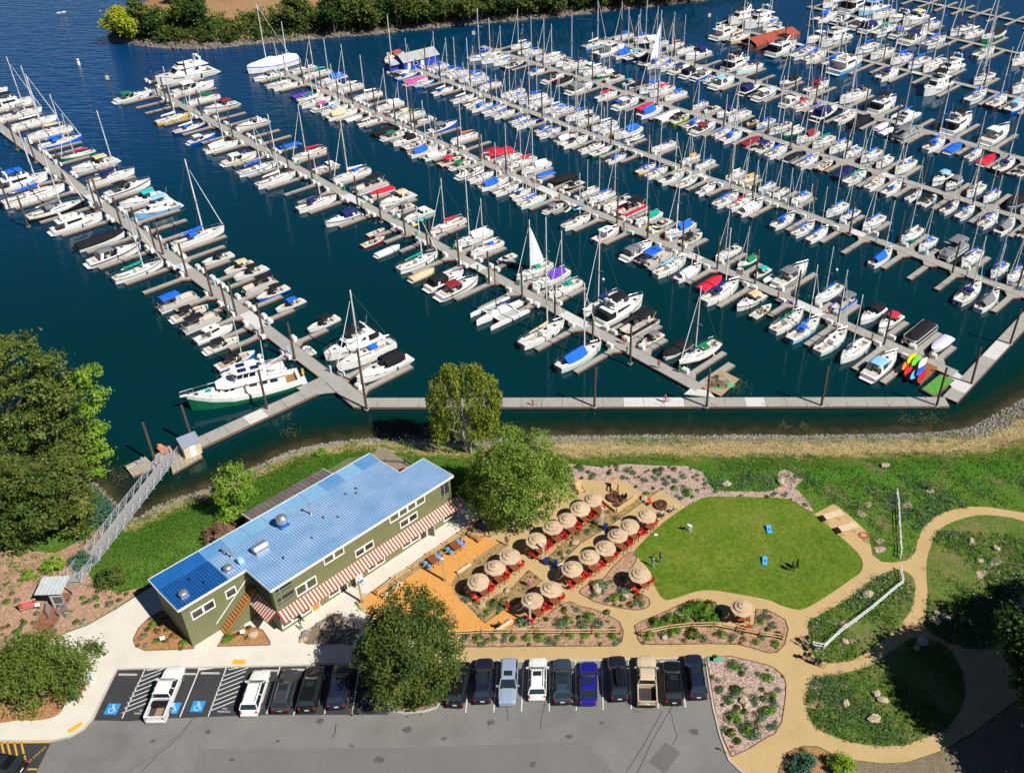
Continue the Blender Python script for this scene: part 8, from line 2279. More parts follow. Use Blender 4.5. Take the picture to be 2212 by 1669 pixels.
M_wf=mat('fence_white',(.72,.73,.74),.6)
fence([T(3,2,u,v) for u,v in((1108,925),(1120,1010),(1125,1090),(1128,1170),(1133,1260),(1138,1340),(1145,1430),(1140,1480))],'white two-rail fence running toward the river through the meadow',.95,(.4,.82),M_wf,.06,.055,'white_rail_fence')
fence([(1944,1233),(1949.5,1262),(1921,1285),(1886,1315),(1849.6,1343),(1812,1371),(1779,1402),(1755.5,1397)],'white two-rail fence across the meadow strip behind the parked bicycles',.95,(.4,.82),M_wf,.06,.055,'white_rail_fence')
def bicycle(px,py,rz,col,lab,basket=False):
 r=empty('bicycle',G(px,py,LAND+.04),rz);tag(r,lab,'bicycle','parked bicycles')
 fm=mat('bike_%.2f%.2f%.2f'%col,col,.35)
 for x in(.52,-.52):
  b=MB()
  for k in range(14):
   t0,t1=k*math.pi/7,(k+1)*math.pi/7
   b.tube((x+.33*math.cos(t0),0,.34+.33*math.sin(t0)),(x+.33*math.cos(t1),0,.34+.33*math.sin(t1)),.025,n=4)
  for k in range(4):
   t0=k*math.pi/4;b.tube((x-.32*math.cos(t0),0,.34-.32*math.sin(t0)),(x+.32*math.cos(t0),0,.34+.32*math.sin(t0)),.004,n=3)
  b.build('wheel',M_tyre,r)
 MB().tube((-.52,0,.34),(-.1,0,.32),.018,n=5).tube((-.1,0,.32),(.38,0,.78),.024,n=5).tube((-.22,0,.8),(.38,0,.84),.024,n=5).tube((-.1,0,.32),(-.24,0,.88),.022,n=5).tube((-.52,0,.34),(-.22,0,.8),.016,n=5).tube((.52,0,.34),(.37,0,.95),.02,n=5).build('bike_frame',fm,r)
 MB().box((-.26,0,.93),(.26,.15,.06),taper=.8).build('saddle',M_black,r)
 MB().tube((.37,-.3,1.0),(.37,.3,1.0),.018,n=5).tube((.37,0,.93),(.37,0,1.0),.02,n=5).build('handlebar',M_black,r)
 MB().box((-.1,.06,.32),(.34,.03,.04)).tube((-.1,.02,.32),(-.1,.07,.32),.1,n=8).build('crank',M_black,r)
 if basket:MB().box((.6,0,.95),(.32,.36,.25),taper=1.15).build('basket',M_black,r);MB().box((-.62,0,.8),(.36,.34,.3)).build('pannier',M_black,r)
for px,py,rz,col,lab,bs in((1731,1395,R(140),(.02,.02,.022),'black bicycle outermost at the end of the white fence',False),(1739,1391,R(125),(.6,.62,.62),'pale grey bicycle leaning at the end of the white fence',False),(1747,1398,R(110),(.03,.03,.035),'dark bicycle innermost at the end of the white fence',True),(1748,1430,R(150),(.02,.02,.022),'black cargo bicycle with baskets at the path junction',True),(1757,1432,R(145),(.5,.4,.42),'pale bicycle with child seat at the path junction',True),(1765,1437,R(150),(.03,.03,.03),'dark bicycle nearest the meadow at the path junction',False),(1191,1176,R(50),(.3,.02,.02),'bicycle leaning at the fourth table of the upper umbrella row',False),(1203,1166,R(45),(.02,.02,.02),'bicycle at the right end of the fourth upper table',False)):
 bicycle(px,py,rz,col,lab,bs)
bp=G(*T(2,2,1326,128),.52)
r=bicycle(*T(2,2,1345,150),0,(.6,.1,.15),'small red bicycle on the shore walkway')
for o in list(bpy.data.objects):
 if o.type=='EMPTY' and o.get('label')=='small red bicycle on the shore walkway':
  q=G(*T(2,2,1335,132),.52);o.location=q;o.scale=(.7,)*3;o.rotation_euler=(0,0,R(10))
k=0
for u,ti in((230,2),(762,2),(1293,2),(1775,2),(10,3),(540,3),(1065,3)):
 k+=1
 p=TG(ti,2,u,165,.5)
 tag(MB().tube((0,0,0),(0,0,1.15),.035,n=6).box((0,0,1.15),(.12,.12,.1)).box((0,0,.02),(.25,.25,.04)).build('walkway_post',M_alu,None,loc=p),'thin metal post on the shore walkway, %s from the birch'%ordinal(k),'post','metal posts on the shore walkway')
tag(MB().tube((0,0,0),(0,0,.9),.09,n=8).ball((0,0,.95),.17,8,5).build('fire_hose_post',mat('hydrant_red',(.45,.03,.03),.5),None,loc=TG(2,2,180,160,.5)),'red capped hose post on the shore walkway','post')
for px,py,lab in((1548,1422.5,'large green utility lid at the corner of the mulch bed'),(1534,1423,'small green utility lid at the corner of the mulch bed'),(522,1348,'green utility lid under the stairs')):
 w_=.75 if 'large' in lab else .35
 tag(MB().prism([(-w_,-.3),(w_,-.3),(w_,.3),(-w_,.3)],0,.05).build('utility_lid',mat('lid_green',(.10,.40,.32),.6),None,loc=G(px,py,LAND+.06)),lab,'utility lid','green utility lids')
r=empty('small_sign',TG(2,3,1885,1520));tag(r,'small red sign on a thin post at the tip of the mulch bed','sign')
MB().tube((0,0,0),(0,0,1.6),.03,n=5).build('post',M_grayw,r);MB().box((0,-.03,1.5),(.4,.03,.3)).build('plate',mat('sign_red',(.55,.03,.04),.5),r)
def edging(key,lab):
 P=BEDS[key];o=strip('bed_edging',[p for p in P]+[P[0]],.06,LAND,LAND+.12,mat('steel_edging',(.16,.085,.05),.8),None,False)
 tag(o,lab,'edging','bed edging')
for key,lab in(('B1','timber edging of the planted bed below the umbrella pair'),('B2','timber edging of the planted bed with the lone umbrella'),('B3','timber edging of the bed with the hollow rock'),('B4','timber edging of the dry bed between umbrella rows'),('B5','timber edging of the bed at the sand corner'),('R1','edging of the wide mulch bed at the end of the car park'),('L2','edging of the bark bed at the building corner'),('L3','edging of the bark bed below the stairs'),('L4','edging of the boulder bed in front of the awning')):edging(key,lab)
M_rock=mat('boulder',(.50,.41,.29),.9,(.36,.28,.19),1.4,bump=.08,bscale=4);M_rockd=mat('dark_boulder',(.17,.16,.14),.9,(.27,.25,.21),2,bump=.08)
def rock(px,py,r,lab,m=None,sq=(1.2,.9,.7),group='boulders in the beds and meadow'):
 r*=.72
 b=MB().ball((0,0,r*.35),r,8,5,sq=sq,jit=.22)
 tag(b.build('boulder',m or M_rock,None,loc=G(px,py,LAND+.03),rot=(0,0,rnd.uniform(0,6))),lab,'boulder',group)
for px,py,r,lab in((1569,1047,.75,'tan boulder at the top edge of the lawn mulch'),(1686,1041,.7,'tan boulder in the mulch patch right of the lawn'),(2097,1170,.6,'round tan boulder in the right meadow'),(2117,1212,.5,'pale stump-like boulder in the right meadow'),(2151,1186,.6,'half buried pale boulder at the right meadow edge'),(1873,1286,.8,'big grey boulder in the fenced meadow strip'),(1825,1386,.55,'flat cream boulder in the fenced meadow strip'),(2019,1341,.8,'large tan boulder of the pair by the path fork'),(2041,1336,.65,'smaller tan boulder of the pair by the path fork'),(2023,1326,.55,'grey boulder behind the pair by the path fork'),(1992,1388,.9,'large boulder in shade at the meadow corner'),(1981,1400,.5,'small boulder in shade at the meadow corner'),(1893,1499,.6,'grey boulder, upper of two in the lower meadow'),(1906,1514,.65,'grey boulder, lower of two in the lower meadow'),(1827,1520,.6,'long pale boulder in the lower meadow'),(1887,1554,.8,'big tan boulder in the lower meadow'),(1288,1274,.9,'hollow cream rock in the middle bed'),(1350,1289,.5,'grey rock right of the hollow cream rock'),(1466,1327,.5,'pale rock in the green bed below the lawn'),(1435,1377,.5,'white rock below the split rail fence'),(1410,1050,.01,''),(1613,1494,.7,'tan boulder in the wide mulch bed, upper'),(1606,1514,.6,'dark boulder in the wide mulch bed, middle'),(1611,1522,.55,'tan boulder in the wide mulch bed, lower'),(1043,1308,.6,'standing stone in the sand corner bed'),(1036,1312,.45,'small standing stone in the sand corner bed'),(1218,1200,.5,'pale rock at the end of the dry bed'),(1243,1173,.7,'pale rock in the middle of the dry bed'),(1299,1116,.5,'pale rock near the top of the dry bed'),(1334,1098,.45,'flat stone in the dry bed near the bench'),(1391,1077,.6,'flat stepping stone between the fire pits'),(548,1371,.7,'tan boulder in the bark bed below the stairs'),(1095,1276,.5,'pale rock beside the pink-shirted person'),(1036,1148,.4,'pale rock under the leafy tree')):
 if lab:rock(px,py,r,lab)
for k in range(46):
 P=BEDS['L4'];xs=[p.x for p in P];ys=[p.y for p in P]
 while True:
  x,y=rnd.uniform(min(xs),max(xs)),rnd.uniform(min(ys),max(ys))
  if in_poly(x,y,P): break
 b=MB().ball((0,0,.1),rnd.uniform(.16,.4),7,4,sq=(1.4,.8,.6),jit=.25)
 tag(b.build('boulder',M_rockd if k%3 else M_rock,None,loc=(x,y,LAND+.06),rot=(0,0,rnd.uniform(.5,1.2))),'angular grey boulder in the stony bed before the awning','boulder','boulders of the stony bed')
# foliage
rng=np.random.default_rng(11)
def unit(a): return a/(np.linalg.norm(a,axis=1,keepdims=True)+1e-9)
def leaf_mesh(name,C,N,size,val,m,narrow=.6):
 """many small leaf faces, one diamond each, coloured leaf by leaf"""
 n=len(C)
 N=unit(N)
 t=unit(np.cross(N,unit(rng.normal(size=(n,3)))))
 b=np.cross(N,t)
 s=np.asarray(size)[:,None]
 V=np.stack([C-t*s,C-b*s*narrow+N*s*.12,C+t*s,C+b*s*narrow+N*s*.12],1).reshape(-1,3)
 me=bpy.data.meshes.new(name)
 me.vertices.add(4*n);me.loops.add(4*n);me.polygons.add(n)
 me.vertices.foreach_set('co',V.astype(np.float32).ravel())
 me.loops.foreach_set('vertex_index',np.arange(4*n,dtype=np.int32))
 me.polygons.foreach_set('loop_start',np.arange(0,4*n,4,dtype=np.int32))
 a=me.attributes.new('leaf','FLOAT','FACE')
 a.data.foreach_set('value',np.clip(val,0,1).astype(np.float32))
 me.materials.append(m)
 me.update(calc_edges=True)
 me.validate()
 return me
def zc_of(p): return p.y*math.cos(PITCH)+(CAMH-p.z)*math.sin(PITCH)
def blobs_px(L,Y):
 out=[]
 for e in L:
  px,py,r=e[:3]
  p=AT(px,py,Y+(e[3] if len(e)>3 else 0))
  out.append((np.array(p),r*zc_of(p)/FPX))
 return out
def crown_pts(blobs,nclump,per,spread,fill=.45,flat=.85):
 w=np.array([b[1]**2 for b in blobs]);w/=w.sum()
 k=rng.choice(len(blobs),nclump,p=w)
 d=unit(rng.normal(size=(nclump,3)))
 d[:,2]=np.where((d[:,2]<-.3)&(rng.random(nclump)<.7),-d[:,2],d[:,2])
 rr=1-fill*rng.random(nclump)**2
 cc=np.array([blobs[i][0] for i in k]);r=np.array([blobs[i][1] for i in k])
 q=cc+d*(r*rr)[:,None]*np.array([1,1,flat])
 w_=2.2/max(.6,float(np.mean([b[1] for b in blobs])))
 f=np.sin(q[:,0]*1.3*w_+1.7*np.sin(q[:,2]*w_))+np.sin(q[:,1]*1.5*w_+1.2*np.sin(q[:,0]*.9*w_))+np.sin(q[:,2]*1.7*w_+q[:,0]*w_)
 q=q+d*(f*.11)[:,None]*r[:,None]
 sp=np.repeat(rng.uniform(.55,1.25,nclump),per)[:,None]
 C=np.repeat(q,per,0)+rng.normal(size=(nclump*per,3))*spread*sp*np.array([1,1,.6])
 keep=np.repeat(f>-1.25,per)
 out=np.repeat(d,per,0)
 cv=np.repeat(.5*rng.random(nclump)+.5*np.clip(.5+f*.3,0,1),per)
 return q,C[keep],out[keep],cv[keep]
M_barkt=mat('tree_bark',(.16,.125,.09),.95,(.24,.2,.15),3,bump=.05);M_birch=mat('birch_bark',(.62,.60,.55),.8,(.2,.18,.16),2.5)
LG=dict(grove=leaf_mat('leaf_grove',(.045,.078,.012),(.125,.175,.028),(.30,.32,.075)),light=leaf_mat('leaf_light',(0.093,0.202,0.019),(0.217,0.388,0.034),(0.403,0.450,0.078)),maple=leaf_mat('leaf_maple',(.036,.075,.014),(.09,.145,.024),(.28,.23,.05),.7),leafy=leaf_mat('leaf_linden',(0.085,0.163,0.019),(0.178,0.287,0.034),(0.357,0.419,0.093)),birch=leaf_mat('leaf_birch',(0.116,0.178,0.022),(0.264,0.318,0.039),(0.450,0.449,0.078),.75),dark=leaf_mat('leaf_dark',(0.023,0.056,0.012),(0.054,0.112,0.019),(0.109,0.202,0.031),.8),cedar=leaf_mat('leaf_cedar',(0.039,0.116,0.070),(0.078,0.194,0.116)),purple=leaf_mat('leaf_purple',(0.155,0.070,0.062),(0.341,0.171,0.139),(0.248,0.232,0.078)),locust=leaf_mat('leaf_locust',(.05,.095,.012),(.13,.195,.024),(.28,.32,.09)),isl=leaf_mat('leaf_island',(.028,.058,.014),(.085,.13,.024),(.28,.29,.05),.55),isly=leaf_mat('leaf_island_bright',(0.186,0.264,0.019),(0.419,0.450,0.031),(0.450,0.450,0.062)))
def tree(name,lab,base,blobs,nclump,per,spread,size,lm,trunk=(.3,.12),bark=None,limbs=10,cat='tree',group='trees by the marina',fill=.45,up=.6):
 root=empty(name,base);tag(root,lab,cat,group)
 q,C,out,cv=crown_pts(blobs,nclump,per,spread,fill)
 n=len(C)
 N=out*.7+rng.normal(size=(n,3))*.75+np.array([0,0,up])
 zr=(C[:,2]-C[:,2].min())/max(1e-3,np.ptp(C[:,2]))
 val=.15+.45*cv+.4*rng.random(n)**1.5
 me=leaf_mesh('crown',C-np.array(base),N,size*rng.uniform(.6,1.25,n),val,lm)
 ob('crown',me,root)
 b=MB()
 top=np.mean([x[0] for x in blobs],0)
 B0=Vector(base);Tp=Vector(top)
 mid=B0.lerp(Tp,.55)+Vector((rnd.uniform(-.3,.3),rnd.uniform(-.3,.3),0))
 o_=Vector(base)
 b.tube(B0-o_-Vector((0,0,.3)),mid-o_,trunk[0],trunk[0]*.65,8).tube(mid-o_,Tp-o_,trunk[0]*.65,trunk[1]*.6,7)
 for k in range(limbs):
  e=Vector(q[rng.integers(len(q))]);s=B0.lerp(Tp,rnd.uniform(.35,.9))
  m_=s.lerp(e,.5)+Vector((0,0,.12*(e-s).length))
  b.tube(s-o_,m_-o_,trunk[1],trunk[1]*.6,5).tube(m_-o_,e-o_,trunk[1]*.6,.02,5)
 b.build('trunk',bark or M_barkt,root)
 return root
Yg=86.0
def gbase(px,Y):
 x=AT(px,1100,Y).x
 return Vector((x,Y,H(x,Y)))
tree('cottonwood_tree','tall leafy tree at the upper left edge of the left grove',gbase(15,87),blobs_px([(15,770,50),(62,830,52),(5,870,60),(70,910,55),(20,960,60),(35,735,26),(85,775,25),(-40,830,60),(-50,950,60)],87),520,34,.42,.21,LG['grove'],(.4,.14),limbs=14)
tree('cottonwood_tree','leafy tree in the middle of the left grove with bare yellow branches',gbase(120,88),blobs_px([(115,790,34),(140,850,48),(110,910,50),(150,960,48),(100,1000,50),(165,905,35)],88),400,34,.4,.2,LG['grove'],(.35,.12),mat('pale_bark',(.45,.33,.2),.9),limbs=16)
tree('alder_tree','bright green tree at the waterside edge of the left grove',gbase(185,89),blobs_px([(200,810,24),(178,838,26),(212,850,16),(200,880,24),(215,925,14),(190,930,28),(205,960,18),(180,985,26),(222,985,14),(205,1015,18)],89),270,30,.36,.19,LG['light'],(.22,.09),limbs=14)
tree('cottonwood_tree','dark leafy tree at the lower left of the left grove',gbase(30,79),blobs_px([(30,1050,62),(80,1100,60),(10,1120,60),(50,1165,48),(-30,1060,60),(95,1045,40),(-20,1180,40)],79),480,34,.42,.2,LG['maple'],(.35,.12),limbs=12)
tree('willow_tree','slender tree with pale bare trunks at the right foot of the grove',gbase(138,81),blobs_px([(150,1040,45),(120,1085,40),(175,1090,35),(150,1130,35),(185,1040,28),(130,1000,40),(110,1160,26),(185,1130,22)],81),300,32,.4,.17,LG['grove'],(.2,.07),mat('grey_bark',(.36,.30,.23),.95),limbs=18)
cp=gbase(215,85)
root=empty('cedar_tree',cp);tag(root,'small blue-green conifer between the grove and the gangway','tree','trees by the marina')
q=[];Nn=[]
for k in range(2600):
 h=rng.random()**1.4
 a_=rng.choice(9)*.7+h*9+rng.normal()*.25
 rr=(1-h)*2.6*rng.random()**.6+.08
 q.append((rr*math.cos(a_),rr*math.sin(a_),.5+h*5.6-rr*.28+rng.normal()*.1));Nn.append((math.cos(a_)*.3,math.sin(a_)*.3,1))
ob('crown',leaf_mesh('crown',np.array(q),np.array(Nn)+rng.normal(size=(2600,3))*.3,rng.uniform(.14,.3,2600),rng.random(2600),LG['cedar'],.4),root)
MB().tube((0,0,-.3),(0,0,5.8),.16,.03,6).build('trunk',M_barkt,root)
bb=GL(1012,977)
root=empty('weeping_birch',bb);tag(root,'yellow-green weeping birch with pale stems on the bank','tree','trees by the marina')
bl=blobs_px([(960,830,36),(1010,815,42),(1050,830,30),(940,860,24),(985,870,44),(1045,880,36),(1070,855,16),(950,905,26),(1010,915,44),(1060,905,18),(970,800,22),(1025,800,20),(1000,850,46),(950,930,20),(1040,930,26)],bb.y)
C=[];vv=[]
for k in range(1150):
 c,r=bl[rng.integers(len(bl))]
 d=rng.normal(size=3);d/=np.linalg.norm(d);d[2]=abs(d[2])*.8
 p=c+d*r*(1-.35*rng.random())
 ln=rng.uniform(.8,2.6);v=rng.random()
 for j in range(int(ln*9)):
  t=j/(ln*9)
  C.append(p+np.array([rng.normal()*.1,rng.normal()*.1,-t*ln]));vv.append(.25+.45*v+.3*rng.random())
C=np.array(C)
ob('crown',leaf_mesh('crown',C-np.array(bb),rng.normal(size=(len(C),3))*np.array([1,1,.35])+np.array([.2,-.35,.1]),rng.uniform(.11,.22,len(C)),np.array(vv),LG['birch'],.5),root)
b=MB()
for sx,sy in((-.35,0),(.1,.1),(.45,-.1)):
 e=Vector(bl[int(rng.integers(4))][0])-bb
 b.tube((sx*.4,sy,-.4),(sx*1.6,sy,4),.2,.13,7).tube((sx*1.6,sy,4),e,.13,.04,6)
for k in range(16):
 e=Vector(bl[int(rng.integers(len(bl)))][0])-bb+Vector((rnd.uniform(-1,1),rnd.uniform(-1,1),.5));b.tube((rnd.uniform(-.5,.6),0,rnd.uniform(3,6)),e,.06,.02,5)
b.build('trunk',M_birch,root)
B1_=G(1115,1122)
tree('linden_tree','full leafy green tree beside the awning end of the building',B1_,blobs_px([(1105,968,42,2),(1150,960,40,2),(1065,1020,52,1),(1150,1020,58),(1105,1070,60,-2),(1190,1060,46,-1),(1055,1085,40,-1),(1205,1010,28),(1150,1110,34,-2),(1035,1045,26),(1120,1010,55,-2),(1080,1120,24,-1)],B1_.y),1050,36,.38,.15,LG['leafy'],(.28,.1),limbs=16)
B2_=G(892,1490)
tree('maple_tree','large round dark green maple standing in the car park island',B2_,blobs_px([(880,1308,46,1.5),(835,1360,52,.5),(930,1352,50,1),(880,1400,70,-1),(808,1410,40),(950,1420,44),(850,1470,52,-1.5),(925,1480,40,-1),(875,1505,30,-1.5),(795,1385,26),(975,1400,20),(965,1465,26)],B2_.y),900,40,.36,.15,LG['maple'],(.28,.1),limbs=14,fill=.35)
B3_=G(95,1508)
tree('locust_tree','broad feathery tree shading the pavement corner',B3_,blobs_px([(50,1410,42,1),(110,1405,42,1),(165,1430,38),(30,1460,52),(100,1460,55,-.5),(200,1412,24),(10,1515,40),(70,1515,34,-.5),(150,1475,36),(-30,1450,50),(-20,1540,36),(60,1440,50)],B3_.y),640,36,.4,.14,LG['locust'],(.22,.08),limbs=14)
B4_=GL(507,1112)
tree('ash_tree','feathery young tree behind the blue roof near the gangway',B4_,blobs_px([(508,1012,16),(485,1035,22),(530,1035,18),(505,1050,30),(480,1065,20),(535,1065,18),(505,1085,28)],B4_.y),190,26,.3,.14,LG['light'],(.13,.05),limbs=10)
def shrub(px,py,rpx,lab,lm,n=90,size=.11,name='shrub',z=None):
 b0=GL(px,py+rpx*.7)
 r=rpx*zc_of(b0)/FPX
 root=empty(name,b0);tag(root,lab,'shrub','shrubs on the bank')
 bl=[(np.array([0,0,r*.75]),r),(np.array([r*.5,0,r*.6]),r*.7),(np.array([-r*.5,0,r*.6]),r*.7)]
 q,C,out,cv=crown_pts(bl,n,26,.16)
 ob('crown',leaf_mesh('crown',C,out*.8+rng.normal(size=C.shape)*.6+np.array([0,0,.5]),size*rng.uniform(.6,1.2,len(C)),.2+.4*cv+.4*rng.random(len(C)),lm),root)
 b=MB()
 for k in range(5):e=q[rng.integers(len(q))];b.tube((0,0,-.1),Vector(e),.04,.015,5)
 b.build('stem',M_barkt,root)
shrub(472,1150,25,'rounded purple-leaved shrub beside the blue roof',LG['purple'],130);shrub(498,1146,22,'second purple-leaved shrub nearer the blue roof',LG['purple'],110)
shrub(246,1243,27,'clipped dark green round shrub on the grass by the gangway',LG['maple'],160);shrub(500,1112,22,'yellow-green shrub at the foot of the young tree',LG['light'],90);shrub(527,1120,18,'dark shrub against the rear of the blue roof',LG['dark'],80)
shrub(180,1205,22,'low green shrub beside the top of the gangway',LG['cedar'],80);shrub(120,1215,22,'low bright shrub at the foot of the grove',LG['light'],70);shrub(696,977,11,'small green bush on the bank above the blue roof',LG['light'],40);shrub(62,1240,14,'small bright shrub on the bare soil',LG['light'],36)
shrub(1815,1645,24,'bright green shrub below the curving path',LG['light'],120);shrub(1735,1640,22,'grey-green shrub in the bark bed at the bottom',LG['cedar'],80);shrub(1728,1662,18,'second grey-green shrub in the bark bed at the bottom',LG['cedar'],60)
B5_=G(2285,1570)
tree('shade_tree','big dark shade tree at the right edge casting a broad shadow',B5_,[(np.array([B5_.x+dx,B5_.y+dy,LAND+z]),r) for dx,dy,z,r in((0,0,11,5.0),(-3.2,2.2,9,3.6),(3,2,10,4),(-2,-3,9,3.8),(2,-3.5,9,3.8),(-3.8,-.4,7.5,3.0),(0,3.6,9,3.8),(-1.0,4.8,7.5,2.8),(3.5,5,10,4.5),(7,1,10,5),(-3.5,1.2,10.5,3.4),(-1.5,-1.5,12,4),(-4.2,-2.4,8,2.4))],1300,42,.5,.26,LG['dark'],(.5,.18),limbs=14)
for px,py,lab in((2370,1740,'dark tree at the bottom right corner'),(2370,1420,'dark tree beyond the right edge above the shade tree')):
 p=G(px,py)
 tree('shade_tree',lab,p,[(np.array([p.x+dx,p.y+dy,LAND+z]),r) for dx,dy,z,r in((0,0,8,4.2),(-2.4,1.5,7,2.8),(2,-2,7.5,3),(1,2.5,7.5,3))],420,36,.5,.26,LG['dark'],(.35,.14),limbs=8)
for k,(px,py) in enumerate(((1910,1003),(1905,1180),(2010,1060),(1864,1105),(1929,1180))):
 b0=GL(px,py)
 root=empty('staked_sapling',b0);tag(root,('staked sapling on the bank above the white fence','staked sapling left of the white fence, lower','staked sapling right of the white fence','staked sapling near the picnic tables','staked sapling beside the white fence rails')[k],'sapling','staked saplings')
 MB().tube((0,0,0),(0,0,2.4),.025,.01,5).build('trunk',M_barkt,root);MB().tube((.3,0,0),(.3,0,1.4),.03,n=5).tube((-.3,0,0),(-.3,0,1.4),.03,n=5).build('stake',M_grayw,root)
 C=rng.normal(size=(130,3))*np.array([.3,.3,.55])+np.array([0,0,1.8])
 ob('crown',leaf_mesh('crown',C,rng.normal(size=(130,3))+np.array([0,0,.5]),rng.uniform(.05,.1,130),rng.random(130),LG['light']),root)
# island woods
ILs=[0.0]
for p,q in zip(ISL[:-1],ISL[1:]):ILs.append(ILs[-1]+(q-p).length)
def isl_at(s,o):
 i=max(0,min(len(ISL)-2,int(np.searchsorted(ILs,s))-1));t=(s-ILs[i])/(ILs[i+1]-ILs[i]);p=ISL[i].lerp(ISL[i+1],t);d=(ISL[i+1]-ISL[i]).normalized()
 return p.x-d.y*o,p.y+d.x*o
C,Nn,vv=[],[],[]
for k in range(2000):
 s=rng.uniform(0,ILs[-1]);o=1.6+16*rng.random()**1.2
 x,y=isl_at(s,o);z=float(np.interp(o,[0,2,5,14],[0,.9,1.8,3.4]));r=rng.uniform(.9,2.0);n=26
 v=rng.random()*(.35 if o<5 else 1.0)
 P=rng.normal(size=(n,3))*r*.42*np.array([1.2,1.2,.85])+np.array([x,y,z+r*.75+(rng.random()**3)*2.2]);C.append(P);Nn.append(rng.normal(size=(n,3))*.7+np.array([0,-.2,.7]));vv.append(.08+.6*v+.32*rng.random(n))
C,Nn,vv=np.concatenate(C),np.concatenate(Nn),np.concatenate(vv)
tag(ob('island_bushes',leaf_mesh('island_bushes',C,Nn,rng.uniform(.28,.6,len(C)),vv,LG['isl'])),'dense green bushes along the island shore',kind='stuff')
def itree(px,py_base,hpx,rpx,lab,lm='isl',n=110):
 b0=G(px,py_base,2.5);k=zc_of(b0)/FPX;h,r=hpx*k/.9,rpx*k
 bl=[(np.array([b0.x+rnd.uniform(-.4,.4)*r,b0.y+rnd.uniform(-.3,.3)*r,b0.z+h*t]),r*q) for t,q in((.45,.8),(.62,1.0),(.82,.7),(.3,.6))]
 tree('island_tree',lab,b0,bl,int(n*1.3),26,.75,.42,LG[lm],(.25,.1),None,5,'tree','trees on the island')
itree(272,78,46,26,'bright yellow-green tree at the tip of the island','isly',150);itree(308,72,66,17,'slender grey-green tree behind the bright one at the island tip');itree(330,76,40,14,'dark thin shrub tree near the island tip','dark');itree(436,70,72,22,'tall dark tree left of the brown field','dark');itree(402,66,60,15,'pale thin tree left of the tall dark island tree');itree(385,10,22,18,'low green tree behind the island field')
for k,(px,yb,h,r,lm) in enumerate(((642,62,62,26,'isl'),(662,58,46,18,'isl'),(722,66,70,20,'dark'),(744,60,80,22,'isl'),(778,56,66,28,'isl'),(800,58,48,22,'isl'),(836,50,60,26,'dark'),(866,50,62,28,'isl'),(900,48,50,24,'isl'),(930,44,50,22,'dark'),(962,40,52,28,'isl'),(1000,40,44,24,'isl'),(1040,34,50,26,'isl'),(1080,30,48,26,'dark'),(1120,26,44,24,'isl'),(1160,24,40,24,'isl'),(1205,20,36,24,'isl'),(1250,14,36,24,'dark'),(1300,10,34,24,'isl'),(1350,6,34,24,'isl'),(1400,2,34,24,'isl'),(1450,-2,34,24,'isly'),(1500,-8,34,22,'isl'))):
 itree(px,yb,h,r,'%s island tree, %s from the brown field'%(dict(isl='mid green',dark='dark green',isly='yellow-green')[lm],ordinal(k+1)),lm,80)
for px,yb,rz in((655,74,.4),(1030,50,1.2),(1245,22,.2)):
 p=G(px,yb+8,.7);tag(MB().tube((0,0,.2),(5.5*math.cos(rz),-1.0,.2),.16,.08,6).build('driftwood',mat('driftwood',(.42,.37,.31),.9),None,loc=p),'grey driftwood log on the island shore, %s'%{655:'nearest the field',1030:'below the trees',1245:'toward the far end'}[px],'driftwood','driftwood on the island')
# meadow and bank growth: nobody could count it
WL=leaf_mat('meadow_leaf',(0.033,0.112,0.012),(0.083,0.210,0.021),(0.285,0.300,0.068),.7)
WB=leaf_mat('sage_leaf',(0.047,0.128,0.068),(0.108,0.203,0.101),(0.216,0.270,0.162))
WS_=leaf_mat('straw_blade',(.24,.18,.075),(.48,.38,.17),(.30,.34,.08),.75)
def tufts(name,P,per,spread,hgt,size,lm,lab,narrow=.35):
 P=np.asarray(P,float);n=len(P)*per
 cv=np.repeat(rng.random(len(P)),per);h=np.repeat(rng.uniform(.5,1.2,len(P)),per)
 C=np.repeat(P,per,0)+rng.normal(size=(n,3))*np.array([spread,spread,0]);C[:,2]+=np.abs(rng.normal(size=n))*hgt*h
 N=rng.normal(size=(n,3))*.8+np.array([.15,-.2,.75])
 o=ob(name,leaf_mesh(name,C,N,size*rng.uniform(.5,1.3,n),.1+.5*cv+.4*rng.random(n),lm,narrow));tag(o,lab,kind='stuff')
def scatter(n,x0,x1,y0,y1,ok,clump=None):
 out=[]
 while len(out)<n:
  X,Y=rng.uniform(x0,x1,4000),rng.uniform(y0,y1,4000)
  if clump is not None:
   f=np.sin(X*.31+1.3*np.sin(Y*.23))+np.sin(Y*.37+1.7*np.sin(X*.19))+.8*np.sin(X*.9+Y*.7);k=f>clump+rng.normal(size=4000)*.7;X,Y=X[k],Y[k]
  m=ok(X,Y);out+=list(zip(X[m],Y[m]))
 out=np.array(out[:n]);z=np.where(land_np(out[:,0],out[:,1])>=12,LAND,prof(land_np(out[:,0],out[:,1])))
 return np.column_stack([out,z+.03])
holes=[P_lawn,P_conc,BEDS['band']]+[BEDS[k] for k in('B1','B2','B3','R1')]
PATHP=[G(x,y).xy for x,y in PATH]
def bank_ok(X,Y):
 d=land_np(X,Y);m=(d>2.2)&~in_poly_np(X,Y,PATHP)&~in_poly_np(X,Y,P_asph)
 for h in holes:m&=~in_poly_np(X,Y,h)
 c,s=math.cos(BROT),math.sin(BROT);lx,ly=(X+33.6)*c+(Y-66.4)*s,-(X+33.6)*s+(Y-66.4)*c
 return m&~((lx>-8.5)&(lx<25.5)&(ly>-2)&(ly<15))&~in_poly_np(X,Y,BEDS['L1'])
def mead_ok(X,Y):
 m=np.zeros(X.shape,bool)
 for k in('M1','M2','M3'):m|=in_poly_np(X,Y,BEDS[k])
 return m
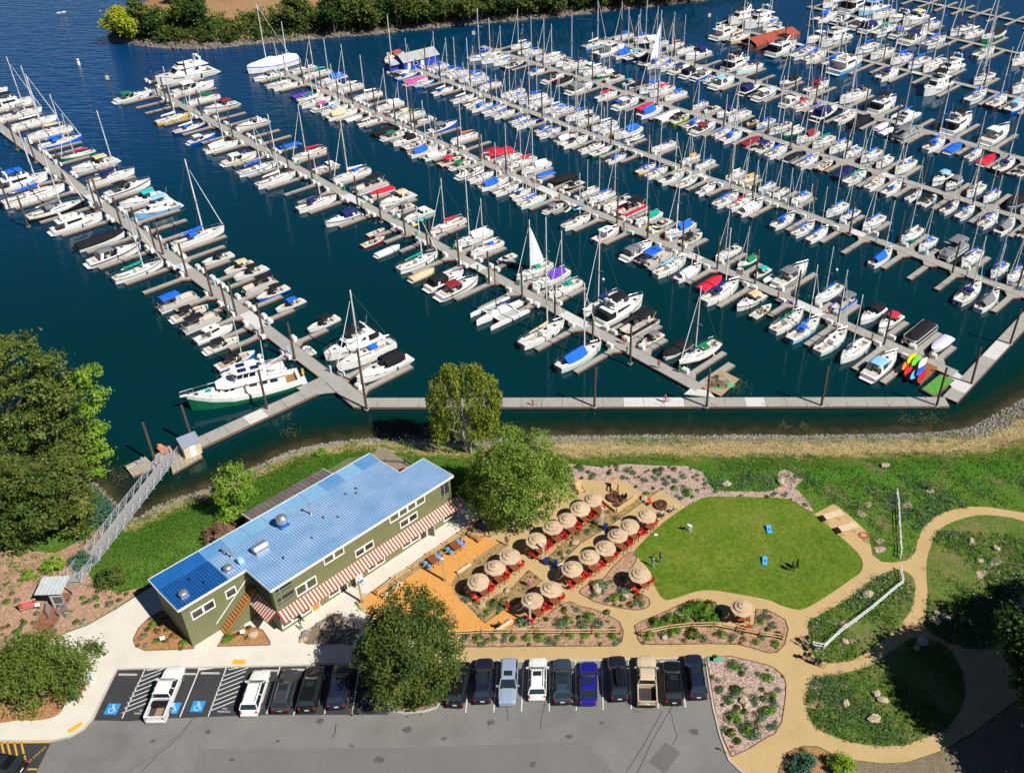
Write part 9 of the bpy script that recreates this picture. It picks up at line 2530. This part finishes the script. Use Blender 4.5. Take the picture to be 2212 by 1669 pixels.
def right_ok(X,Y): return bank_ok(X,Y)&(land_np(X,Y)>7)&(X>-4)&(Y>74)
def left_ok(X,Y): return bank_ok(X,Y)&(land_np(X,Y)>3)&(X<-10)
tufts('meadow_growth',scatter(3800,8,62,52,82,mead_ok,-.4),9,.17,.16,.12,WL,'mixed green weeds filling the fenced meadows')
tufts('sage_growth',scatter(620,8,62,52,82,mead_ok,.9),14,.22,.26,.13,WB,'blue-green weed clumps in the fenced meadows')
tufts('meadow_growth',scatter(4600,-4,75,74,104,right_ok,-.6),8,.17,.15,.12,WL,'green weeds on the bank between lawn and river')
tufts('sage_growth',scatter(700,-4,75,74,92,right_ok,1.0),14,.24,.28,.14,WB,'blue-green weed clumps on the bank between lawn and river')
tufts('bank_grass',scatter(4200,-75,-8,68,105,left_ok,-1.2),8,.18,.13,.12,WL,'rough green grass on the bank behind the building')
tufts('straw_grass',scatter(2300,-15,90,88,125,lambda X,Y:(land_np(X,Y)>2.2)&(land_np(X,Y)<8.2)&in_poly_np(X,Y,LANDPOLY)),8,.2,.12,.13,WS_,'dry straw grass along the top of the riprap',.2)
tufts('shore_weeds',scatter(420,-75,95,84,128,lambda X,Y:(land_np(X,Y)>1.2)&(land_np(X,Y)<4.5)&in_poly_np(X,Y,LANDPOLY),.3),16,.22,.4,.13,LG['leafy'],'yellow-green weeds growing among the riprap')
tufts('dry_growth',scatter(500,18,60,44,56,lambda X,Y:in_poly_np(X,Y,BEDS['M4'])),6,.15,.06,.09,WS_,'dry scrub on the bare ground at the bottom',.3)
tufts('bed_growth',scatter(620,-20,12,62,92,lambda X,Y:in_poly_np(X,Y,BEDS['B4'])|in_poly_np(X,Y,BEDS['B5'])|in_poly_np(X,Y,BEDS['B6'])|in_poly_np(X,Y,BEDS['B7'])),8,.15,.12,.1,WS_,'dry straw and weeds in the narrow beds',.3)
tufts('bed_growth',scatter(900,-25,30,52,95,lambda X,Y:in_poly_np(X,Y,BEDS['B1'])|in_poly_np(X,Y,BEDS['B2'])|in_poly_np(X,Y,BEDS['B3'])|in_poly_np(X,Y,BEDS['R1'])|in_poly_np(X,Y,BEDS['band'])),6,.14,.09,.075,WB,'small seedlings and weeds between the bed plants',.4)
fl=scatter(230,8,62,56,82,lambda X,Y:in_poly_np(X,Y,BEDS['M3'])|in_poly_np(X,Y,BEDS['M2']),.8);fl[:,2]+=.3
tag(ob('meadow_flowers',leaf_mesh('meadow_flowers',fl,rng.normal(size=(230,3))*.3+np.array([0,0,1]),rng.uniform(.04,.08,230),rng.random(230),mat('flower_white',(.75,.75,.72),.8),.9)),'small white meadow flowers',kind='stuff')
# plants set out in the beds
def plant_mesh(name,n,spread,h,size,lm,narrow,up):
 a=rng.uniform(0,6.283,n);t=rng.random(n)**.6
 C=np.column_stack([np.cos(a)*spread*t,np.sin(a)*spread*t,h*(1.05-t*.6)*rng.uniform(.5,1,n)])
 N=np.column_stack([np.cos(a),np.sin(a),np.full(n,up)])+rng.normal(size=(n,3))*.4
 return leaf_mesh(name,C,N,size*rng.uniform(.7,1.3,n),rng.random(n),lm,narrow)
TUFTL=leaf_mat('tuft_leaf',(0.047,0.162,0.011),(0.115,0.297,0.019),(0.216,0.405,0.041));DRYL=leaf_mat('dry_leaf',(.16,.10,.03),(.30,.20,.06),(.2,.22,.05))
PROTO=dict(t=('grass_tuft',plant_mesh('blades',90,.45,.4,.2,TUFTL,.12,.8),'bright green grass tuft'),s=('sage_plant',plant_mesh('foliage',110,.5,.42,.09,WB,.5,.9),'grey-green mounded plant'),d=('dark_shrub',plant_mesh('foliage',110,.38,.4,.1,LG['maple'],.6,.9),'dark green low shrub'),y=('dry_tuft',plant_mesh('blades',70,.35,.3,.16,DRYL,.14,.7),'dry golden grass tuft'),a=('agave_plant',plant_mesh('leaves',26,.4,.28,.24,leaf_mat('agave_leaf',(.16,.22,.17),(.3,.36,.3)),.22,.6),'pale spiky agave'))
WHEREB=dict(R1='in the wide mulch bed at the car park end',B1='in the mulch bed under the lower fence',B2='in the mulch bed with the lone umbrella',B3='in the bed with the hollow rock',L1='in the mulch beside the boardwalk',L2='in the bark bed at the building corner',L3='in the bark bed below the stairs',band='in the grey mulch band above the lawn',B4='in the dry bed between umbrella rows',B5='in the bed at the sand corner',L5='in the round tree island',M5='in the bark bed at the bottom edge')
def plant(kind,x,y,key,sc=1.0):
 nm,me,words=PROTO[kind]
 r=empty(nm,(x,y,LAND+.07),rnd.uniform(0,6.28),sc*rnd.uniform(.8,1.2));tag(r,'%s %s'%(words,WHEREB[key]),'plant','%ss %s'%(words,WHEREB[key]))
 ob(me.name.split('.')[0],me,r)
EXPL={('R1',2,3):'t 1910 750 1.5;s 1990 770 1.3;t 2120 820 .8;t 2180 850 1.2;s 1870 1040 1.4;t 1880 1050 1.2;s 1920 990 1.2;d 1940 1110 1.1;d 1890 1330 1.3;t 1910 1200 1.6;t 2030 1310 1.6;s 2090 1340 1.5;d 1945 1400 1.3;t 2180 1140 1.2;d 1985 820 .9;d 2010 1150 1;s 2150 1190 1.3;y 2115 1250 1.2;s 2040 1250 1.1;s 1960 1240 1.3;d 1930 960 1.4;s 2090 1040 1.5;s 1790 960 1;y 1730 850 .8',('R1',3,3):'t 10 860 1.4;t 45 1000 1.1;t 20 1140 1.4;s 50 1080 1;s 90 960 .9;s 10 1280 .8',('B1',2,3):'t 240 510 1.5;t 400 510 1;t 500 490 1.1;t 630 490 1;t 740 490 .9;t 870 495 1.1;t 665 335 1.4;t 480 355 1.2;d 580 335 .9;s 410 390 1.8;s 610 410 1.5;s 750 390 1.5;s 90 370 1.6;t 130 510 1;t 15 515 1;s 870 440 1;s 320 540 1.1;y 450 280 1;d 820 290 1;s 560 270 1;d 300 350 .9;y 700 420 1;y 220 440 1',('B1',1,3):'t 1915 520 1.3;s 1800 520 1;t 2060 520 1;y 1990 540 1;s 2140 530 1',('B2',2,3):'t 1180 490 1.8;s 1300 480 1.2;t 1380 470 1.5;d 1560 480 2;t 1810 480 1.3;t 2110 545 1;t 1240 390 1.6;t 1300 400 1.8;d 1220 360 1.5;t 1360 360 1.9;d 1420 360 1.6;t 1480 300 1.8;t 1540 260 2;t 1600 240 2;d 1580 320 1.8;t 1660 300 2;d 1700 240 1.8;t 1740 340 1.8;d 1640 370 1.7;s 1480 260 1.4;t 1700 380 1.5;d 1780 300 1.5;s 1660 520 1;y 1490 530 .9;s 1900 500 1;y 2000 520 1;s 2180 330 1;s 2170 480 .9;t 1420 420 1.4;t 1500 380 1.6',('B2',3,3):'s 40 400 1;t 60 560 1;d 90 480 1;y 20 330 1',('B3',2,3):'t 890 155 1.5;s 955 105 1.5;s 770 60 1.9;y 700 45 1.3;d 960 170 1;y 1100 155 1.4;s 1080 200 1;s 720 130 1;s 1120 210 .9;d 840 180 1;y 1020 220 1',('L2',0,3):'t 1325 390 .9;d 1275 437 .8;t 1350 535 1;t 1585 555 1;y 1440 535 .8;y 1250 490 1;y 1365 455 .9;y 1490 490 1;y 1400 400 1;d 1440 440 .7;a 1345 330 1;a 1225 500 .9;a 1260 570 .9',('L3',0,3):'t 1965 520 1.2;d 2150 420 .9;y 2030 490 .9;y 2130 510 .8',('L1',0,3):'d 740 205 .8;d 840 235 .8;d 1030 185 .8;d 660 375 .8;d 105 127 .8;d 210 385 .8;t 715 165 .8;s 945 220 .9;t 150 460 1;a 720 370 1.1;a 590 300 1.3;t 840 175 .8;s 780 190 .8;t 60 200 .9;s 320 300 .8;y 280 380 .8;s 150 190 .8',('band',2,2):'t 1400 885 1.1;t 1520 920 1.4;d 1510 940 1;s 1000 730 1.2;s 1050 750 1.2;y 905 720 1;d 840 750 1;s 1240 800 1;s 1330 840 1;t 1160 930 1;s 1480 780 1;d 1240 730 1;s 780 690 1;y 1290 720 1.1;s 600 720 1;d 560 700 1;s 700 770 1;d 660 740 .8;s 1130 810 .9;y 1400 720 1.2;d 1220 880 .8;s 960 790 .8;t 1270 770 .8;s 1410 820 .9;d 520 770 .8',('M5',3,3):'s 170 1610 1;y 300 1480 1;s 230 1650 1.2',('B4',2,2):'s 650 1260 1.3;y 560 1250 1.2;s 720 1170 1;y 470 1310 1.1;y 700 1210 1.2;d 330 1500 1;y 420 1440 1.2',('B5',1,3):'s 1820 180 1.2;d 2060 210 1.3;t 2000 290 .9;y 1900 200 1.1;s 2110 250 1;y 1780 120 1.1',('L5',1,3):'y 1480 1070 .9;y 1540 1000 .9;s 1380 1100 .8'}
for(key,ti,tj),txt in EXPL.items():
 for e in txt.split(';'):
  k,u,v,sc=e.split();p=TG(ti,tj,float(u),float(v));plant(k,p.x,p.y,key,float(sc))
for key,n,kinds in(('R1',22,'syd'),('B1',34,'syds'),('B2',26,'tsyd'),('B3',22,'syd'),('band',60,'sdys'),('L1',26,'ysd'),('L2',8,'y'),('B4',18,'ys'),('B5',14,'ysd')):
 P=BEDS[key];xs,ys=[p[0] for p in P],[p[1] for p in P];c=0
 while c<n:
  x,y=rnd.uniform(min(xs),max(xs)),rnd.uniform(min(ys),max(ys))
  if in_poly(x,y,P):plant(kinds[c%len(kinds)],x,y,key,rnd.uniform(.45,.85));c+=1
